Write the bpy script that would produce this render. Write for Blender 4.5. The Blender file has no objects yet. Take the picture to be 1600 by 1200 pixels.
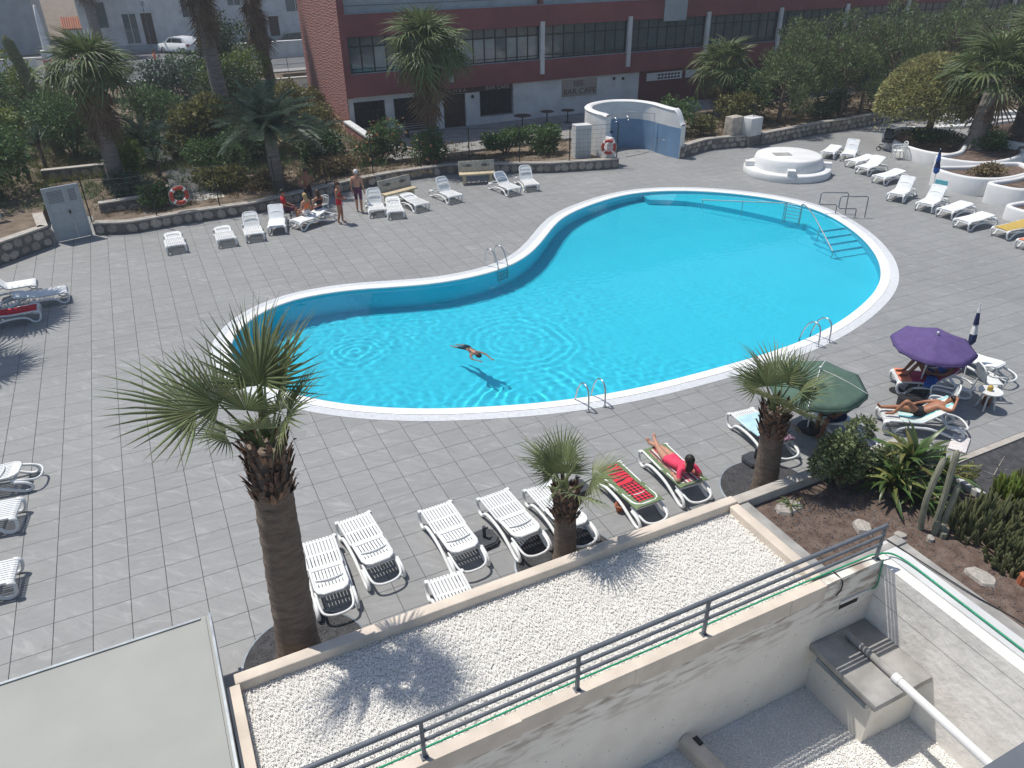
import bpy, bmesh, math, random
import numpy as np
from mathutils import Matrix, Vector, Euler
PI = math.pi
R = math.radians
SC = bpy.context.scene
COL = SC.collection
rnd = random.Random(7)
rng = np.random.default_rng(11)

# ---------------------------------------------------------------- camera
cam = bpy.data.cameras.new('camera')
cam.sensor_fit = 'HORIZONTAL'; cam.sensor_width = 36.0; cam.lens = 36.0 * 1181.22 / 1600.0
cam.clip_start = 0.05; cam.clip_end = 3000
camo = bpy.data.objects.new('camera', cam); COL.objects.link(camo)
camo.matrix_world = (Matrix.Translation((-2.2544, -15.711, 9.8327)) @ Matrix.Rotation(R(-25.4811), 4, 'Z')
                     @ Matrix.Rotation(R(59.6955), 4, 'X') @ Matrix.Rotation(R(-0.7958), 4, 'Z'))
SC.camera = camo
# ---------------------------------------------------------------- sky, sun, exposure
SUN_EL, SUN_AZ = R(66), R(-55)          # azimuth of the direction the shadows fall
w = bpy.data.worlds.new('World'); SC.world = w; w.use_nodes = True
bg = w.node_tree.nodes['Background']
sky = w.node_tree.nodes.new('ShaderNodeTexSky'); sky.sky_type = 'NISHITA'; sky.sun_disc = False
sky.sun_elevation = SUN_EL
sky.sun_rotation = math.atan2(-math.cos(SUN_AZ), -math.sin(SUN_AZ)) % (2 * PI)
w.node_tree.links.new(sky.outputs[0], bg.inputs[0]); bg.inputs[1].default_value = 0.115
sl = bpy.data.lights.new('sun', 'SUN'); sl.energy = 4.3; sl.angle = R(0.53); sl.color = (1, .955, .89)
sl.cycles.is_caustics_light = True
so = bpy.data.objects.new('sun', sl); COL.objects.link(so)
so.rotation_euler = Vector((math.cos(SUN_EL) * math.cos(SUN_AZ), math.cos(SUN_EL) * math.sin(SUN_AZ), -math.sin(SUN_EL))).to_track_quat('-Z', 'Y').to_euler()
SC.render.engine = 'CYCLES'
SC.cycles.use_denoising = True
SC.cycles.max_bounces = 5; SC.cycles.diffuse_bounces = 3; SC.cycles.glossy_bounces = 2; SC.cycles.transmission_bounces = 4; SC.cycles.volume_bounces = 0; SC.cycles.transparent_max_bounces = 6
SC.cycles.use_adaptive_sampling = True; SC.cycles.adaptive_threshold = .02
vs = SC.view_settings
vs.view_transform = 'Standard'; vs.look = 'None'; vs.gamma = 1; vs.use_curve_mapping = False; vs.exposure = 0.0

# ---------------------------------------------------------------- mesh helpers
def fast_mesh(name, V, faces):
    """faces: list of (M,k) int arrays"""
    me = bpy.data.meshes.new(name)
    V = np.asarray(V, dtype=np.float32)
    me.vertices.add(len(V)); me.vertices.foreach_set('co', V.ravel())
    faces = [np.asarray(f, dtype=np.int32) for f in faces if len(f)]
    nl = sum(f.size for f in faces); npoly = sum(len(f) for f in faces)
    me.loops.add(nl); me.polygons.add(npoly)
    me.loops.foreach_set('vertex_index', np.concatenate([f.ravel() for f in faces]))
    tot = np.concatenate([np.full(len(f), f.shape[1], np.int32) for f in faces])
    st = np.concatenate([[0], np.cumsum(tot)[:-1]]).astype(np.int32)
    me.polygons.foreach_set('loop_start', st)
    try: me.polygons.foreach_set('loop_total', tot)
    except Exception: pass
    me.polygons.foreach_set('use_smooth', np.zeros(npoly, bool)); me.update(calc_edges=True); me.validate()
    return me

class MB:
    """collects shapes into one mesh"""
    def __init__(s): s.v = []; s.f = []; s.m = []; s.sm = []
    def add(s, verts, faces, mi=0, smooth=False, M=None):
        b = len(s.v)
        for p in verts:
            p = Vector(p)
            s.v.append(tuple(M @ p) if M is not None else tuple(p))
        for f in faces: s.f.append(tuple(b + i for i in f)); s.m.append(mi); s.sm.append(smooth)
        return s
    def box(s, c, d, rz=0, mi=0, M=None, taper=1.0):
        hx, hy, hz = d[0] / 2, d[1] / 2, d[2] / 2
        vs_ = []
        for z in (-hz, hz):
            t = taper if z > 0 else 1
            for x, y in ((-hx, -hy), (hx, -hy), (hx, hy), (-hx, hy)):
                x *= t; y *= t
                vs_.append((c[0] + x * math.cos(rz) - y * math.sin(rz), c[1] + x * math.sin(rz) + y * math.cos(rz), c[2] + z))
        return s.add(vs_, [(3, 2, 1, 0), (4, 5, 6, 7), (0, 1, 5, 4), (1, 2, 6, 5), (2, 3, 7, 6), (3, 0, 4, 7)], mi, False, M)
    def bx(s, x0, x1, y0, y1, z0, z1, mi=0, M=None):
        return s.box(((x0 + x1) / 2, (y0 + y1) / 2, (z0 + z1) / 2), (x1 - x0, y1 - y0, z1 - z0), 0, mi, M)
    def bevbox(s, x0, x1, y0, y1, z0, z1, b, mi=0, M=None):
        bm = bmesh.new(); bmesh.ops.create_cube(bm, size=1)
        bmesh.ops.scale(bm, vec=(x1 - x0, y1 - y0, z1 - z0), verts=bm.verts)
        bmesh.ops.bevel(bm, geom=list(bm.edges), offset=b, segments=2, profile=.5, affect='EDGES')
        bmesh.ops.translate(bm, vec=((x0 + x1) / 2, (y0 + y1) / 2, (z0 + z1) / 2), verts=bm.verts)
        bm.verts.index_update()
        s.add([v.co for v in bm.verts], [[v.index for v in f.verts] for f in bm.faces], mi, True, M); bm.free(); return s
    def tube(s, pts, r, n=8, mi=0, M=None, cap=True, closed=False, flat=1.0):
        pts = [Vector(p) for p in pts]; k = len(pts)
        rr = r if isinstance(r, (list, tuple)) else [r] * k
        T = []
        for i in range(k):
            a = pts[i - 1] if (i > 0 or closed) else pts[i]; b = pts[(i + 1) % k] if (i < k - 1 or closed) else pts[i]
            d = (b - a); T.append(d.normalized() if d.length > 1e-9 else Vector((0, 0, 1)))
        u = T[0].cross(Vector((0, 0, 1)))
        if u.length < 1e-3: u = T[0].cross(Vector((1, 0, 0)))
        u.normalize(); vs_ = []; prev = T[0]
        for i in range(k):
            ax = prev.cross(T[i])
            if ax.length > 1e-7: u = Matrix.Rotation(prev.angle(T[i]), 3, ax.normalized()) @ u
            prev = T[i]; wv = T[i].cross(u)
            for j in range(n):
                a = 2 * PI * j / n
                vs_.append(pts[i] + rr[i] * (math.cos(a) * u + flat * math.sin(a) * wv))
        fs = []
        for i in range(k if closed else k - 1):
            for j in range(n):
                a, b = i * n + j, i * n + (j + 1) % n; c, d = ((i + 1) % k) * n + (j + 1) % n, ((i + 1) % k) * n + j
                fs.append((a, b, c, d))
        s.add(vs_, fs, mi, True, M)
        if cap and not closed:
            s.add(vs_[:n], [tuple(range(n))[::-1]], mi, False, M); s.add(vs_[-n:], [tuple(range(n))], mi, False, M)
        return s
    def cyl(s, c, r, z0, z1, n=20, mi=0, r2=None, M=None, smooth=True):
        r2 = r if r2 is None else r2
        vs_ = [(c[0] + r * math.cos(2 * PI * j / n), c[1] + r * math.sin(2 * PI * j / n), z0) for j in range(n)]
        vs_ += [(c[0] + r2 * math.cos(2 * PI * j / n), c[1] + r2 * math.sin(2 * PI * j / n), z1) for j in range(n)]
        s.add(vs_, [(j, (j + 1) % n, n + (j + 1) % n, n + j) for j in range(n)], mi, smooth, M)
        s.add(vs_[:n], [tuple(range(n))[::-1]], mi, False, M); s.add(vs_[n:], [tuple(range(n))], mi, False, M); return s
    def lathe(s, prof, n=24, c=(0, 0), mi=0, M=None, smooth=True):
        vs_ = [(c[0] + r * math.cos(2 * PI * j / n), c[1] + r * math.sin(2 * PI * j / n), z) for r, z in prof for j in range(n)]
        s.add(vs_, [(i * n + j, i * n + (j + 1) % n, (i + 1) * n + (j + 1) % n, (i + 1) * n + j) for i in range(len(prof) - 1) for j in range(n)], mi, smooth, M)
        return s
    def prism(s, poly, z0, z1, mi=0, M=None):
        n = len(poly)
        vs_ = [(x, y, z0) for x, y in poly] + [(x, y, z1) for x, y in poly]
        return s.add(vs_, [tuple(range(n))[::-1], tuple(range(n, 2 * n))] + [(j, (j + 1) % n, n + (j + 1) % n, n + j) for j in range(n)], mi, False, M)
    def strip(s, A, B, mi=0, smooth=True, closed=False, M=None):
        """quad strip between two polylines of equal length"""
        n = len(A)
        s.add(list(A) + list(B), [(j, (j + 1) % n, n + (j + 1) % n, n + j) for j in range(n if closed else n - 1)], mi, smooth, M); return s
    def grid(s, rows, closed=False, mi=0, smooth=True, M=None):
        n = len(rows[0]); k = len(rows)
        s.add([p for r_ in rows for p in r_], [(i * n + j, i * n + (j + 1) % n, (i + 1) * n + (j + 1) % n, (i + 1) * n + j) for i in range(k - 1) for j in range(n if closed else n - 1)], mi, smooth, M); return s
    def sphere(s, c, r, nu=12, nv=8, mi=0, M=None, sc=(1, 1, 1)):
        vs_ = [(c[0] + r * sc[0] * math.sin(PI * i / nv) * math.cos(2 * PI * j / nu), c[1] + r * sc[1] * math.sin(PI * i / nv) * math.sin(2 * PI * j / nu), c[2] + r * sc[2] * math.cos(PI * i / nv)) for i in range(nv + 1) for j in range(nu)]
        return s.add(vs_, [(i * nu + j, (i + 1) * nu + j, (i + 1) * nu + (j + 1) % nu, i * nu + (j + 1) % nu) for i in range(nv) for j in range(nu)], mi, True, M)
    def mesh(s, name, mats):
        me = bpy.data.meshes.new(name); me.from_pydata(s.v, [], s.f)
        for m in (mats if isinstance(mats, (list, tuple)) else [mats]): me.materials.append(m)
        me.polygons.foreach_set('material_index', s.m); me.polygons.foreach_set('use_smooth', s.sm)
        me.validate(); me.update(); return me
    def build(s, name, mats, parent=None, *a, **kw):
        return link(name, s.mesh(name, mats), parent, *a, **kw)

def link(name, me, parent=None, loc=None, rot=None, scale=None, label=None, cat=None, group=None, kind=None):
    o = bpy.data.objects.new(name, me); COL.objects.link(o)
    if parent is not None: o.parent = parent
    if loc is not None: o.location = loc
    if rot is not None: o.rotation_euler = rot
    if scale is not None: o.scale = scale if hasattr(scale, '__len__') else (scale,) * 3
    return tag(o, label, cat, group, kind)
def tag(o, label=None, cat=None, group=None, kind=None):
    if label: o['label'] = label
    if cat: o['category'] = cat
    if group: o['group'] = group
    if kind: o['kind'] = kind
    return o
def thing(name, label, cat, loc=(0, 0, 0), rz=0, group=None, kind=None):
    return link(name, None, None, loc, (0, 0, rz), None, label, cat, group, kind)
def copy_tree(root, loc=None, rz=None, label=None, scale=None):
    def cp(o, par):
        c = o.copy(); COL.objects.link(c); c.parent = par
        for ch in list(kids.get(o, ())): cp(ch, c)
        return c
    kids = {}
    def walk(o):
        for ch in o.children: kids.setdefault(o, []).append(ch); walk(ch)
    walk(root)
    c = cp(root, None)
    if loc is not None: c.location = loc
    if rz is not None: c.rotation_euler = (0, 0, rz)
    if label: c['label'] = label
    if scale: c.scale = scale
    return c
def catmull(pts, n=8, closed=False):
    P = [np.array(p, float) for p in pts]; k = len(P); out = []
    for i in range(k if closed else k - 1):
        p0 = P[i - 1] if (i > 0 or closed) else P[i]; p1 = P[i]; p2 = P[(i + 1) % k]; p3 = P[(i + 2) % k] if (i + 2 < k or closed) else P[(i + 1) % k]
        for t in np.arange(n) / n:
            out.append(.5 * (2 * p1 + (p2 - p0) * t + (2 * p0 - 5 * p1 + 4 * p2 - p3) * t * t + (3 * p1 - p0 - 3 * p2 + p3) * t ** 3))
    if not closed: out.append(P[-1])
    return [tuple(float(q) for q in o) for o in out]
def inside(poly, X, Y):
    poly = np.asarray(poly); r = np.zeros(np.shape(X), bool); n = len(poly)
    for i in range(n):
        x0, y0 = poly[i]; x1, y1 = poly[i - 1]
        if y0 == y1: continue
        c = ((y0 > Y) != (y1 > Y)) & (X < (x1 - x0) * (Y - y0) / (y1 - y0) + x0); r ^= c
    return r
def offset(poly, d):
    """offset a closed counter-clockwise polyline outwards by d"""
    P = np.asarray(poly); T = np.roll(P, -1, 0) - np.roll(P, 1, 0); T /= np.linalg.norm(T, axis=1)[:, None]
    return P + d * np.stack([T[:, 1], -T[:, 0]], 1)

# ---------------------------------------------------------------- materials
MATS = {}
def newmat(name):
    m = bpy.data.materials.new(name); m.use_nodes = True; MATS[name] = m
    nt = m.node_tree; return m, nt, nt.nodes['Principled BSDF'], nt.nodes.new, nt.links.new
def setspec(b, v):
    b.inputs['Specular IOR Level'].default_value = v
def pm(name, col, rough=.6, var=.12, scale=6.0, bump=0.0, bscale=40.0, metal=0.0, spec=.4, col2=None, detail=4.0, island=0.0, coord='Object', thr=(.35, .65), stretch=None, objrand=0.0):
    """procedural material: two tones mixed by noise, optional bump, optional variation per piece"""
    m, nt, b, N, Lk = newmat(name)
    b.inputs['Roughness'].default_value = rough; b.inputs['Metallic'].default_value = metal; setspec(b, spec)
    tc = N('ShaderNodeTexCoord'); vec = tc.outputs[coord] if coord != 'World' else N('ShaderNodeNewGeometry').outputs['Position']
    if stretch:
        mp = N('ShaderNodeMapping'); mp.inputs['Scale'].default_value = stretch; Lk(vec, mp.inputs[0]); vec = mp.outputs[0]
    nz = N('ShaderNodeTexNoise'); nz.inputs['Scale'].default_value = scale; nz.inputs['Detail'].default_value = detail; Lk(vec, nz.inputs['Vector'])
    rp = N('ShaderNodeMapRange'); rp.inputs[1].default_value = thr[0]; rp.inputs[2].default_value = thr[1]; Lk(nz.outputs['Fac'], rp.inputs[0])
    mx = N('ShaderNodeMix'); mx.data_type = 'RGBA'; Lk(rp.outputs[0], mx.inputs['Factor'])
    if col2 is None:
        c1 = [max(0, c * (1 - var)) for c in col]; c2 = [min(1, c * (1 + var)) for c in col]
    else: c1, c2 = col, col2
    mx.inputs['A'].default_value = (*c1, 1); mx.inputs['B'].default_value = (*c2, 1)
    out = mx.outputs['Result']
    if island or objrand:
        src = N('ShaderNodeNewGeometry').outputs['Random Per Island'] if island else N('ShaderNodeObjectInfo').outputs['Random']
        r2 = N('ShaderNodeMapRange'); r2.inputs[3].default_value = 1 - (island or objrand); r2.inputs[4].default_value = 1 + (island or objrand); Lk(src, r2.inputs[0])
        hs = N('ShaderNodeHueSaturation'); Lk(out, hs.inputs['Color']); Lk(r2.outputs[0], hs.inputs['Value']); out = hs.outputs[0]
    Lk(out, b.inputs['Base Color'])
    if bump:
        n2 = N('ShaderNodeTexNoise'); n2.inputs['Scale'].default_value = bscale; n2.inputs['Detail'].default_value = 5; Lk(vec, n2.inputs['Vector'])
        bp = N('ShaderNodeBump'); bp.inputs['Strength'].default_value = min(1, bump * 4); bp.inputs['Distance'].default_value = bump * .05; Lk(n2.outputs['Fac'], bp.inputs['Height']); Lk(bp.outputs[0], b.inputs['Normal'])
    return m
def leafmat(name, col, var=.35, trans=.3, rough=.5, spec=.3, hue=.02):
    m, nt, b, N, Lk = newmat(name)
    b.inputs['Roughness'].default_value = rough; setspec(b, spec)
    g = N('ShaderNodeNewGeometry'); oi = N('ShaderNodeObjectInfo')
    ad = N('ShaderNodeMath'); ad.operation = 'ADD'; Lk(g.outputs['Random Per Island'], ad.inputs[0]); Lk(oi.outputs['Random'], ad.inputs[1])
    fr = N('ShaderNodeMath'); fr.operation = 'FRACT'; Lk(ad.outputs[0], fr.inputs[0])
    r2 = N('ShaderNodeMapRange'); r2.inputs[3].default_value = 1 - var; r2.inputs[4].default_value = 1 + var; Lk(fr.outputs[0], r2.inputs[0])
    r3 = N('ShaderNodeMapRange'); r3.inputs[3].default_value = .5 - hue; r3.inputs[4].default_value = .5 + hue; Lk(fr.outputs[0], r3.inputs[0])
    nz = N('ShaderNodeTexNoise'); nz.inputs['Scale'].default_value = 2.0; Lk(g.outputs['Position'], nz.inputs['Vector'])
    r4 = N('ShaderNodeMapRange'); r4.inputs[1].default_value = .3; r4.inputs[2].default_value = .7; r4.inputs[3].default_value = .8; r4.inputs[4].default_value = 1.2; Lk(nz.outputs['Fac'], r4.inputs[0])
    ml = N('ShaderNodeMath'); ml.operation = 'MULTIPLY'; Lk(r2.outputs[0], ml.inputs[0]); Lk(r4.outputs[0], ml.inputs[1])
    hs = N('ShaderNodeHueSaturation'); hs.inputs['Color'].default_value = (*col, 1); Lk(ml.outputs[0], hs.inputs['Value']); Lk(r3.outputs[0], hs.inputs['Hue'])
    Lk(hs.outputs[0], b.inputs['Base Color'])
    tr = N('ShaderNodeBsdfTranslucent'); Lk(hs.outputs[0], tr.inputs['Color'])
    mx = N('ShaderNodeMixShader'); mx.inputs[0].default_value = trans; Lk(b.outputs[0], mx.inputs[1]); Lk(tr.outputs[0], mx.inputs[2])
    Lk(mx.outputs[0], nt.nodes['Material Output'].inputs[0])
    return m
def tilemat():
    m, nt, b, N, Lk = newmat('deck_tile'); b.inputs['Roughness'].default_value = .55; setspec(b, .35)
    g = N('ShaderNodeNewGeometry')
    def vm(op, a, v=None):
        n = N('ShaderNodeVectorMath'); n.operation = op; Lk(a, n.inputs[0])
        if v is not None: n.inputs[1].default_value = v
        return n.outputs[0]
    cell = vm('FLOOR', vm('MULTIPLY', g.outputs['Position'], (1 / .6, 1 / .6, 0)))
    wn = N('ShaderNodeTexWhiteNoise'); wn.noise_dimensions = '3D'; Lk(cell, wn.inputs['Vector'])
    rot = N('ShaderNodeVectorRotate'); rot.rotation_type = 'Z_AXIS'; Lk(g.outputs['Position'], rot.inputs['Vector'])
    an = N('ShaderNodeMath'); an.operation = 'MULTIPLY'; an.inputs[1].default_value = 1.1; Lk(wn.outputs['Value'], an.inputs[0]); Lk(an.outputs[0], rot.inputs['Angle'])
    st = vm('MULTIPLY', rot.outputs[0], (1.8, 7.0, 1))
    of = N('ShaderNodeVectorMath'); of.operation = 'MULTIPLY_ADD'; Lk(wn.outputs['Color'], of.inputs[0]); of.inputs[1].default_value = (37, 53, 11); Lk(st, of.inputs[2])
    nz = N('ShaderNodeTexNoise'); nz.inputs['Scale'].default_value = 1.0; nz.inputs['Detail'].default_value = 5; nz.inputs['Distortion'].default_value = .8; Lk(of.outputs[0], nz.inputs['Vector'])
    rp = N('ShaderNodeValToRGB'); e = rp.color_ramp.elements
    e[0].position = .34; e[0].color = (.240, .243, .241, 1); e[1].position = .74; e[1].color = (.325, .328, .325, 1)
    q = rp.color_ramp.elements.new(.58); q.color = (.266, .269, .266, 1); Lk(nz.outputs['Fac'], rp.inputs[0])
    big = N('ShaderNodeTexNoise'); big.inputs['Scale'].default_value = .22; big.inputs['Detail'].default_value = 3; Lk(g.outputs['Position'], big.inputs['Vector'])
    r1 = N('ShaderNodeMapRange'); r1.inputs[1].default_value = .3; r1.inputs[2].default_value = .7; r1.inputs[3].default_value = .93; r1.inputs[4].default_value = 1.07; Lk(big.outputs['Fac'], r1.inputs[0])
    r2 = N('ShaderNodeMapRange'); r2.inputs[3].default_value = .965; r2.inputs[4].default_value = 1.035; Lk(wn.outputs['Value'], r2.inputs[0])
    ml = N('ShaderNodeMath'); ml.operation = 'MULTIPLY'; Lk(r1.outputs[0], ml.inputs[0]); Lk(r2.outputs[0], ml.inputs[1])
    # fine dirt speckle, stains with a shape of their own
    dz = N('ShaderNodeTexNoise'); dz.inputs['Scale'].default_value = 9; dz.inputs['Detail'].default_value = 6; Lk(g.outputs['Position'], dz.inputs['Vector'])
    r3 = N('ShaderNodeMapRange'); r3.inputs[1].default_value = .58; r3.inputs[2].default_value = .75; r3.inputs[3].default_value = 1.0; r3.inputs[4].default_value = .86; Lk(dz.outputs['Fac'], r3.inputs[0])
    m2 = N('ShaderNodeMath'); m2.operation = 'MULTIPLY'; Lk(ml.outputs[0], m2.inputs[0]); Lk(r3.outputs[0], m2.inputs[1])
    hs = N('ShaderNodeHueSaturation'); Lk(rp.outputs[0], hs.inputs['Color']); Lk(m2.outputs[0], hs.inputs['Value']); Lk(hs.outputs[0], b.inputs['Base Color'])
    return m
def glassmat(name, col, rough=.04, spec=.9):
    m, nt, b, N, Lk = newmat(name); b.inputs['Roughness'].default_value = rough; setspec(b, spec)
    g = N('ShaderNodeTexCoord'); nz = N('ShaderNodeTexNoise'); nz.inputs['Scale'].default_value = 1.2; Lk(g.outputs['Object'], nz.inputs['Vector'])
    mx = N('ShaderNodeMix'); mx.data_type = 'RGBA'; Lk(nz.outputs['Fac'], mx.inputs['Factor']); mx.inputs['A'].default_value = (*[c * .6 for c in col], 1); mx.inputs['B'].default_value = (*[c * 1.4 for c in col], 1); Lk(mx.outputs['Result'], b.inputs['Base Color'])
    bp = N('ShaderNodeBump'); bp.inputs['Strength'].default_value = .05; bp.inputs['Distance'].default_value = .02; Lk(nz.outputs['Fac'], bp.inputs['Height']); Lk(bp.outputs[0], b.inputs['Normal'])
    return m
M = MATS
tilemat()
pm('grout', (.095, .096, .095), .9, .3, 3)
pm('rim_white', (.80, .80, .79), .45, .05, 5, .02, 60)
pm('rim_mosaic', (.66, .68, .70), .4, .05, 8, .02, 90, island=.05)
pm('pool_paint', (.018, .62, .79), .6, .04, .8, col2=(.022, .645, .81))
pm('white_plastic', (.74, .75, .74), .38, .04, 4, objrand=.05)
pm('white_plastic_old', (.66, .67, .65), .45, .08, 5, objrand=.06)
pm('white_pad', (.72, .74, .75), .8, .05, 6, .05, 30)
pm('steel', (.50, .51, .52), .34, .1, 20, metal=.95)
pm('steel_dull', (.30, .32, .34), .5, .1, 20, metal=.3)
pm('dark_base', (.045, .05, .056), .6, .2, 9)
pm('terracotta', (.42, .13, .06), .75, .12, 14, .03)
pm('beige_wall', (.63, .55, .46), .85, .10, 2.2, .10, 22, detail=7, coord='World')
pm('wall_render', (.73, .705, .65), .9, .13, 1.4, .14, 14, detail=8, col2=(.58, .55, .49), coord='World', thr=(.45, .8))
def plaster():
    m = pm('yard_plaster', (.79, .745, .66), .9, .1, 1.4, .14, 14, detail=8, col2=(.67, .62, .54), coord='World', thr=(.45, .8))
    nt = m.node_tree; N = nt.nodes.new; Lk = nt.links.new; b = nt.nodes['Principled BSDF']; src = b.inputs['Base Color'].links[0].from_socket
    g = N('ShaderNodeNewGeometry'); mp = N('ShaderNodeMapping'); mp.inputs['Scale'].default_value = (1.1, 1, 5); Lk(g.outputs['Position'], mp.inputs[0])
    nz = N('ShaderNodeTexNoise'); nz.inputs['Scale'].default_value = 2.2; nz.inputs['Detail'].default_value = 8; Lk(mp.outputs[0], nz.inputs['Vector'])
    r1 = N('ShaderNodeMapRange'); r1.inputs[1].default_value = .47; r1.inputs[2].default_value = .64; Lk(nz.outputs['Fac'], r1.inputs[0])
    sx = N('ShaderNodeSeparateXYZ'); Lk(g.outputs['Position'], sx.inputs[0])
    r2 = N('ShaderNodeMapRange'); r2.inputs[1].default_value = -.35; r2.inputs[2].default_value = .38; Lk(sx.outputs['Z'], r2.inputs[0])
    vo = N('ShaderNodeTexVoronoi'); vo.inputs['Scale'].default_value = 5.5; Lk(g.outputs['Position'], vo.inputs['Vector']); r3 = N('ShaderNodeMapRange'); r3.inputs[1].default_value = .10; r3.inputs[2].default_value = .05; Lk(vo.outputs['Distance'], r3.inputs[0])
    m1 = N('ShaderNodeMath'); m1.operation = 'MULTIPLY'; Lk(r1.outputs[0], m1.inputs[0]); Lk(r2.outputs[0], m1.inputs[1])
    m2 = N('ShaderNodeMath'); m2.operation = 'MAXIMUM'; Lk(m1.outputs[0], m2.inputs[0]); Lk(r3.outputs[0], m2.inputs[1])
    m3 = N('ShaderNodeMath'); m3.operation = 'MULTIPLY'; m3.inputs[1].default_value = .78; Lk(m2.outputs[0], m3.inputs[0])
    mx = N('ShaderNodeMix'); mx.data_type = 'RGBA'; Lk(m3.outputs[0], mx.inputs['Factor']); Lk(src, mx.inputs['A']); mx.inputs['B'].default_value = (.26, .20, .15, 1); Lk(mx.outputs['Result'], b.inputs['Base Color'])
plaster()
pm('wall_white_rough', (.84, .80, .735), .9, .1, 2.5, .30, 9, detail=8, coord='World')
pm('concrete', (.33, .32, .30), .9, .2, 2.5, .12, 20, coord='World')
pm('gravel_white', (.88, .85, .79), .85, .02, 3, island=.10, coord='World')
pm('gravel_bed', (.74, .73, .70), .9, .1, 20, .2, 60, coord='World')
pm('rail_grey', (.125, .14, .16), .5, .1, 8, objrand=.03)
pm('hose_green', (.02, .30, .15), .5, .15, 9)
pm('rubber', (.02, .02, .022), .7, .2, 9)
pm('roof_membrane', (.345, .35, .325), .7, .09, .9, .02, 10, detail=7, col2=(.31, .315, .29), coord='World')
pm('metal_edge', (.33, .36, .38), .4, .15, 5, metal=.5)
pm('soil', (.095, .062, .047), .95, .25, 5, .5, 30, detail=8, col2=(.17, .125, .10), coord='World')
pm('soil_dark', (.062, .062, .066), .95, .25, 6, .4, 50, detail=8, coord='World')
pm('garden_soil', (.11, .082, .058), .95, .3, 1.6, .5, 14, detail=8, col2=(.22, .175, .13), coord='World')
pm('pebble_dark', (.10, .10, .105), .8, .2, 5, island=.4)
pm('rock', (.38, .35, .31), .85, .2, 4, .25, 12, objrand=.2)
pm('stone', (.27, .235, .20), .85, .22, 5, .2, 18, col2=(.40, .36, .31), objrand=.28)
pm('mortar', (.15, .14, .13), .95, .15, 7, .2, 30, coord='World')
pm('coping', (.40, .37, .33), .85, .12, 4, .1, 22, coord='World')
pm('trunk_palm', (.145, .108, .084), .9, .2, 4, .6, 26, col2=(.215, .168, .132), stretch=(1, 1, 3))
pm('trunk_old', (.16, .135, .12), .9, .2, 2, .4, 10, col2=(.25, .22, .20), stretch=(1, 1, 6))
pm('boot_brown', (.085, .05, .036), .85, .3, 6, .3, 20, col2=(.20, .12, .08), island=.5)
pm('bark', (.15, .11, .085), .9, .25, 6, .4, 20)
leafmat('frond', (.185, .215, .10), .3, .28, .45, .4)
leafmat('frond_dry', (.30, .23, .13), .3, .2, .7, .2)
leafmat('frond_far', (.118, .152, .062), .35, .25, .5, .3)
leafmat('skirt', (.19, .135, .095), .35, .15, .8, .1)
pm('petiole', (.16, .20, .08), .5, .2, 9)
leafmat('leaf_dark', (.050, .090, .034), .4, .2)
leafmat('leaf_mid', (.092, .155, .052), .4, .25)
leafmat('leaf_lime', (.165, .21, .045), .35, .3)
leafmat('leaf_blue', (.080, .120, .082), .35, .2)
leafmat('leaf_olive', (.175, .168, .06), .35, .25)
leafmat('leaf_dome', (.34, .325, .14), .3, .25)
leafmat('leaf_pine', (.125, .165, .068), .4, .2)
leafmat('leaf_jade', (.155, .185, .085), .4, .2)
leafmat('leaf_yellow', (.21, .215, .07), .3, .3, .4)
leafmat('leaf_strap', (.078, .125, .034), .4, .25, .35, .45, hue=.03)
leafmat('leaf_dry', (.20, .15, .08), .4, .15)
leafmat('flower', (.45, .20, .12), .4, .2)
pm('cactus', (.20, .20, .145), .7, .15, 5, .1, 30, col2=(.29, .285, .215), stretch=(1, 1, 1))
pm('cactus_green', (.115, .125, .055), .6, .25, 6, .1, 30, island=.35)
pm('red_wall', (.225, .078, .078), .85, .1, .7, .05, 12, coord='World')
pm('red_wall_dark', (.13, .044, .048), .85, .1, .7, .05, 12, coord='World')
def stucco():
    m = pm('pink_stucco', (.33, .155, .135), .9, .1, 3, coord='World')
    nt = m.node_tree; N = nt.nodes.new; Lk = nt.links.new; b = nt.nodes['Principled BSDF']
    g = N('ShaderNodeNewGeometry'); wv = N('ShaderNodeTexWave'); wv.inputs['Scale'].default_value = 1.9; wv.inputs['Distortion'].default_value = 9; wv.inputs['Detail'].default_value = 3; wv.inputs['Detail Scale'].default_value = 1.3
    wv.bands_direction = 'Z'; Lk(g.outputs['Position'], wv.inputs['Vector'])
    bp = N('ShaderNodeBump'); bp.inputs['Strength'].default_value = .4; bp.inputs['Distance'].default_value = .04; Lk(wv.outputs['Fac'], bp.inputs['Height']); Lk(bp.outputs[0], b.inputs['Normal'])
stucco()
pm('white_paint', (.70, .70, .69), .7, .06, 1.5, .04, 18, coord='World')
pm('white_paint_old', (.58, .585, .58), .8, .1, 1.2, .06, 12, coord='World')
pm('grey_paint', (.35, .38, .40), .7, .1, 1.2, coord='World')
pm('blue_paint', (.17, .285, .43), .6, .08, 1.1, .03, 14, coord='World')
pm('dark_frame', (.022, .025, .028), .5, .2, 5)
pm('dark_void', (.016, .013, .013), .8, .3, 3)
pm('wood_dark', (.05, .028, .022), .6, .3, 6)
glassmat('glass', (.085, .11, .12)); glassmat('glass_car', (.02, .028, .03))
def curtain(name, c):
    return glassmat(name, c, .12, .6)
curtain('glass_curtain', (.26, .28, .28))
pm('asphalt', (.115, .118, .122), .9, .15, 1.5, .15, 40, detail=8, coord='World')
pm('pavement', (.26, .255, .245), .9, .12, 2, .1, 30, coord='World')
pm('path_white', (.50, .48, .44), .9, .15, 5, .2, 40, coord='World')
pm('marking', (.62, .62, .60), .8, .15, 6, coord='World')
pm('roof_tile', (.33, .135, .085), .8, .15, 6, objrand=.15)
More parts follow.
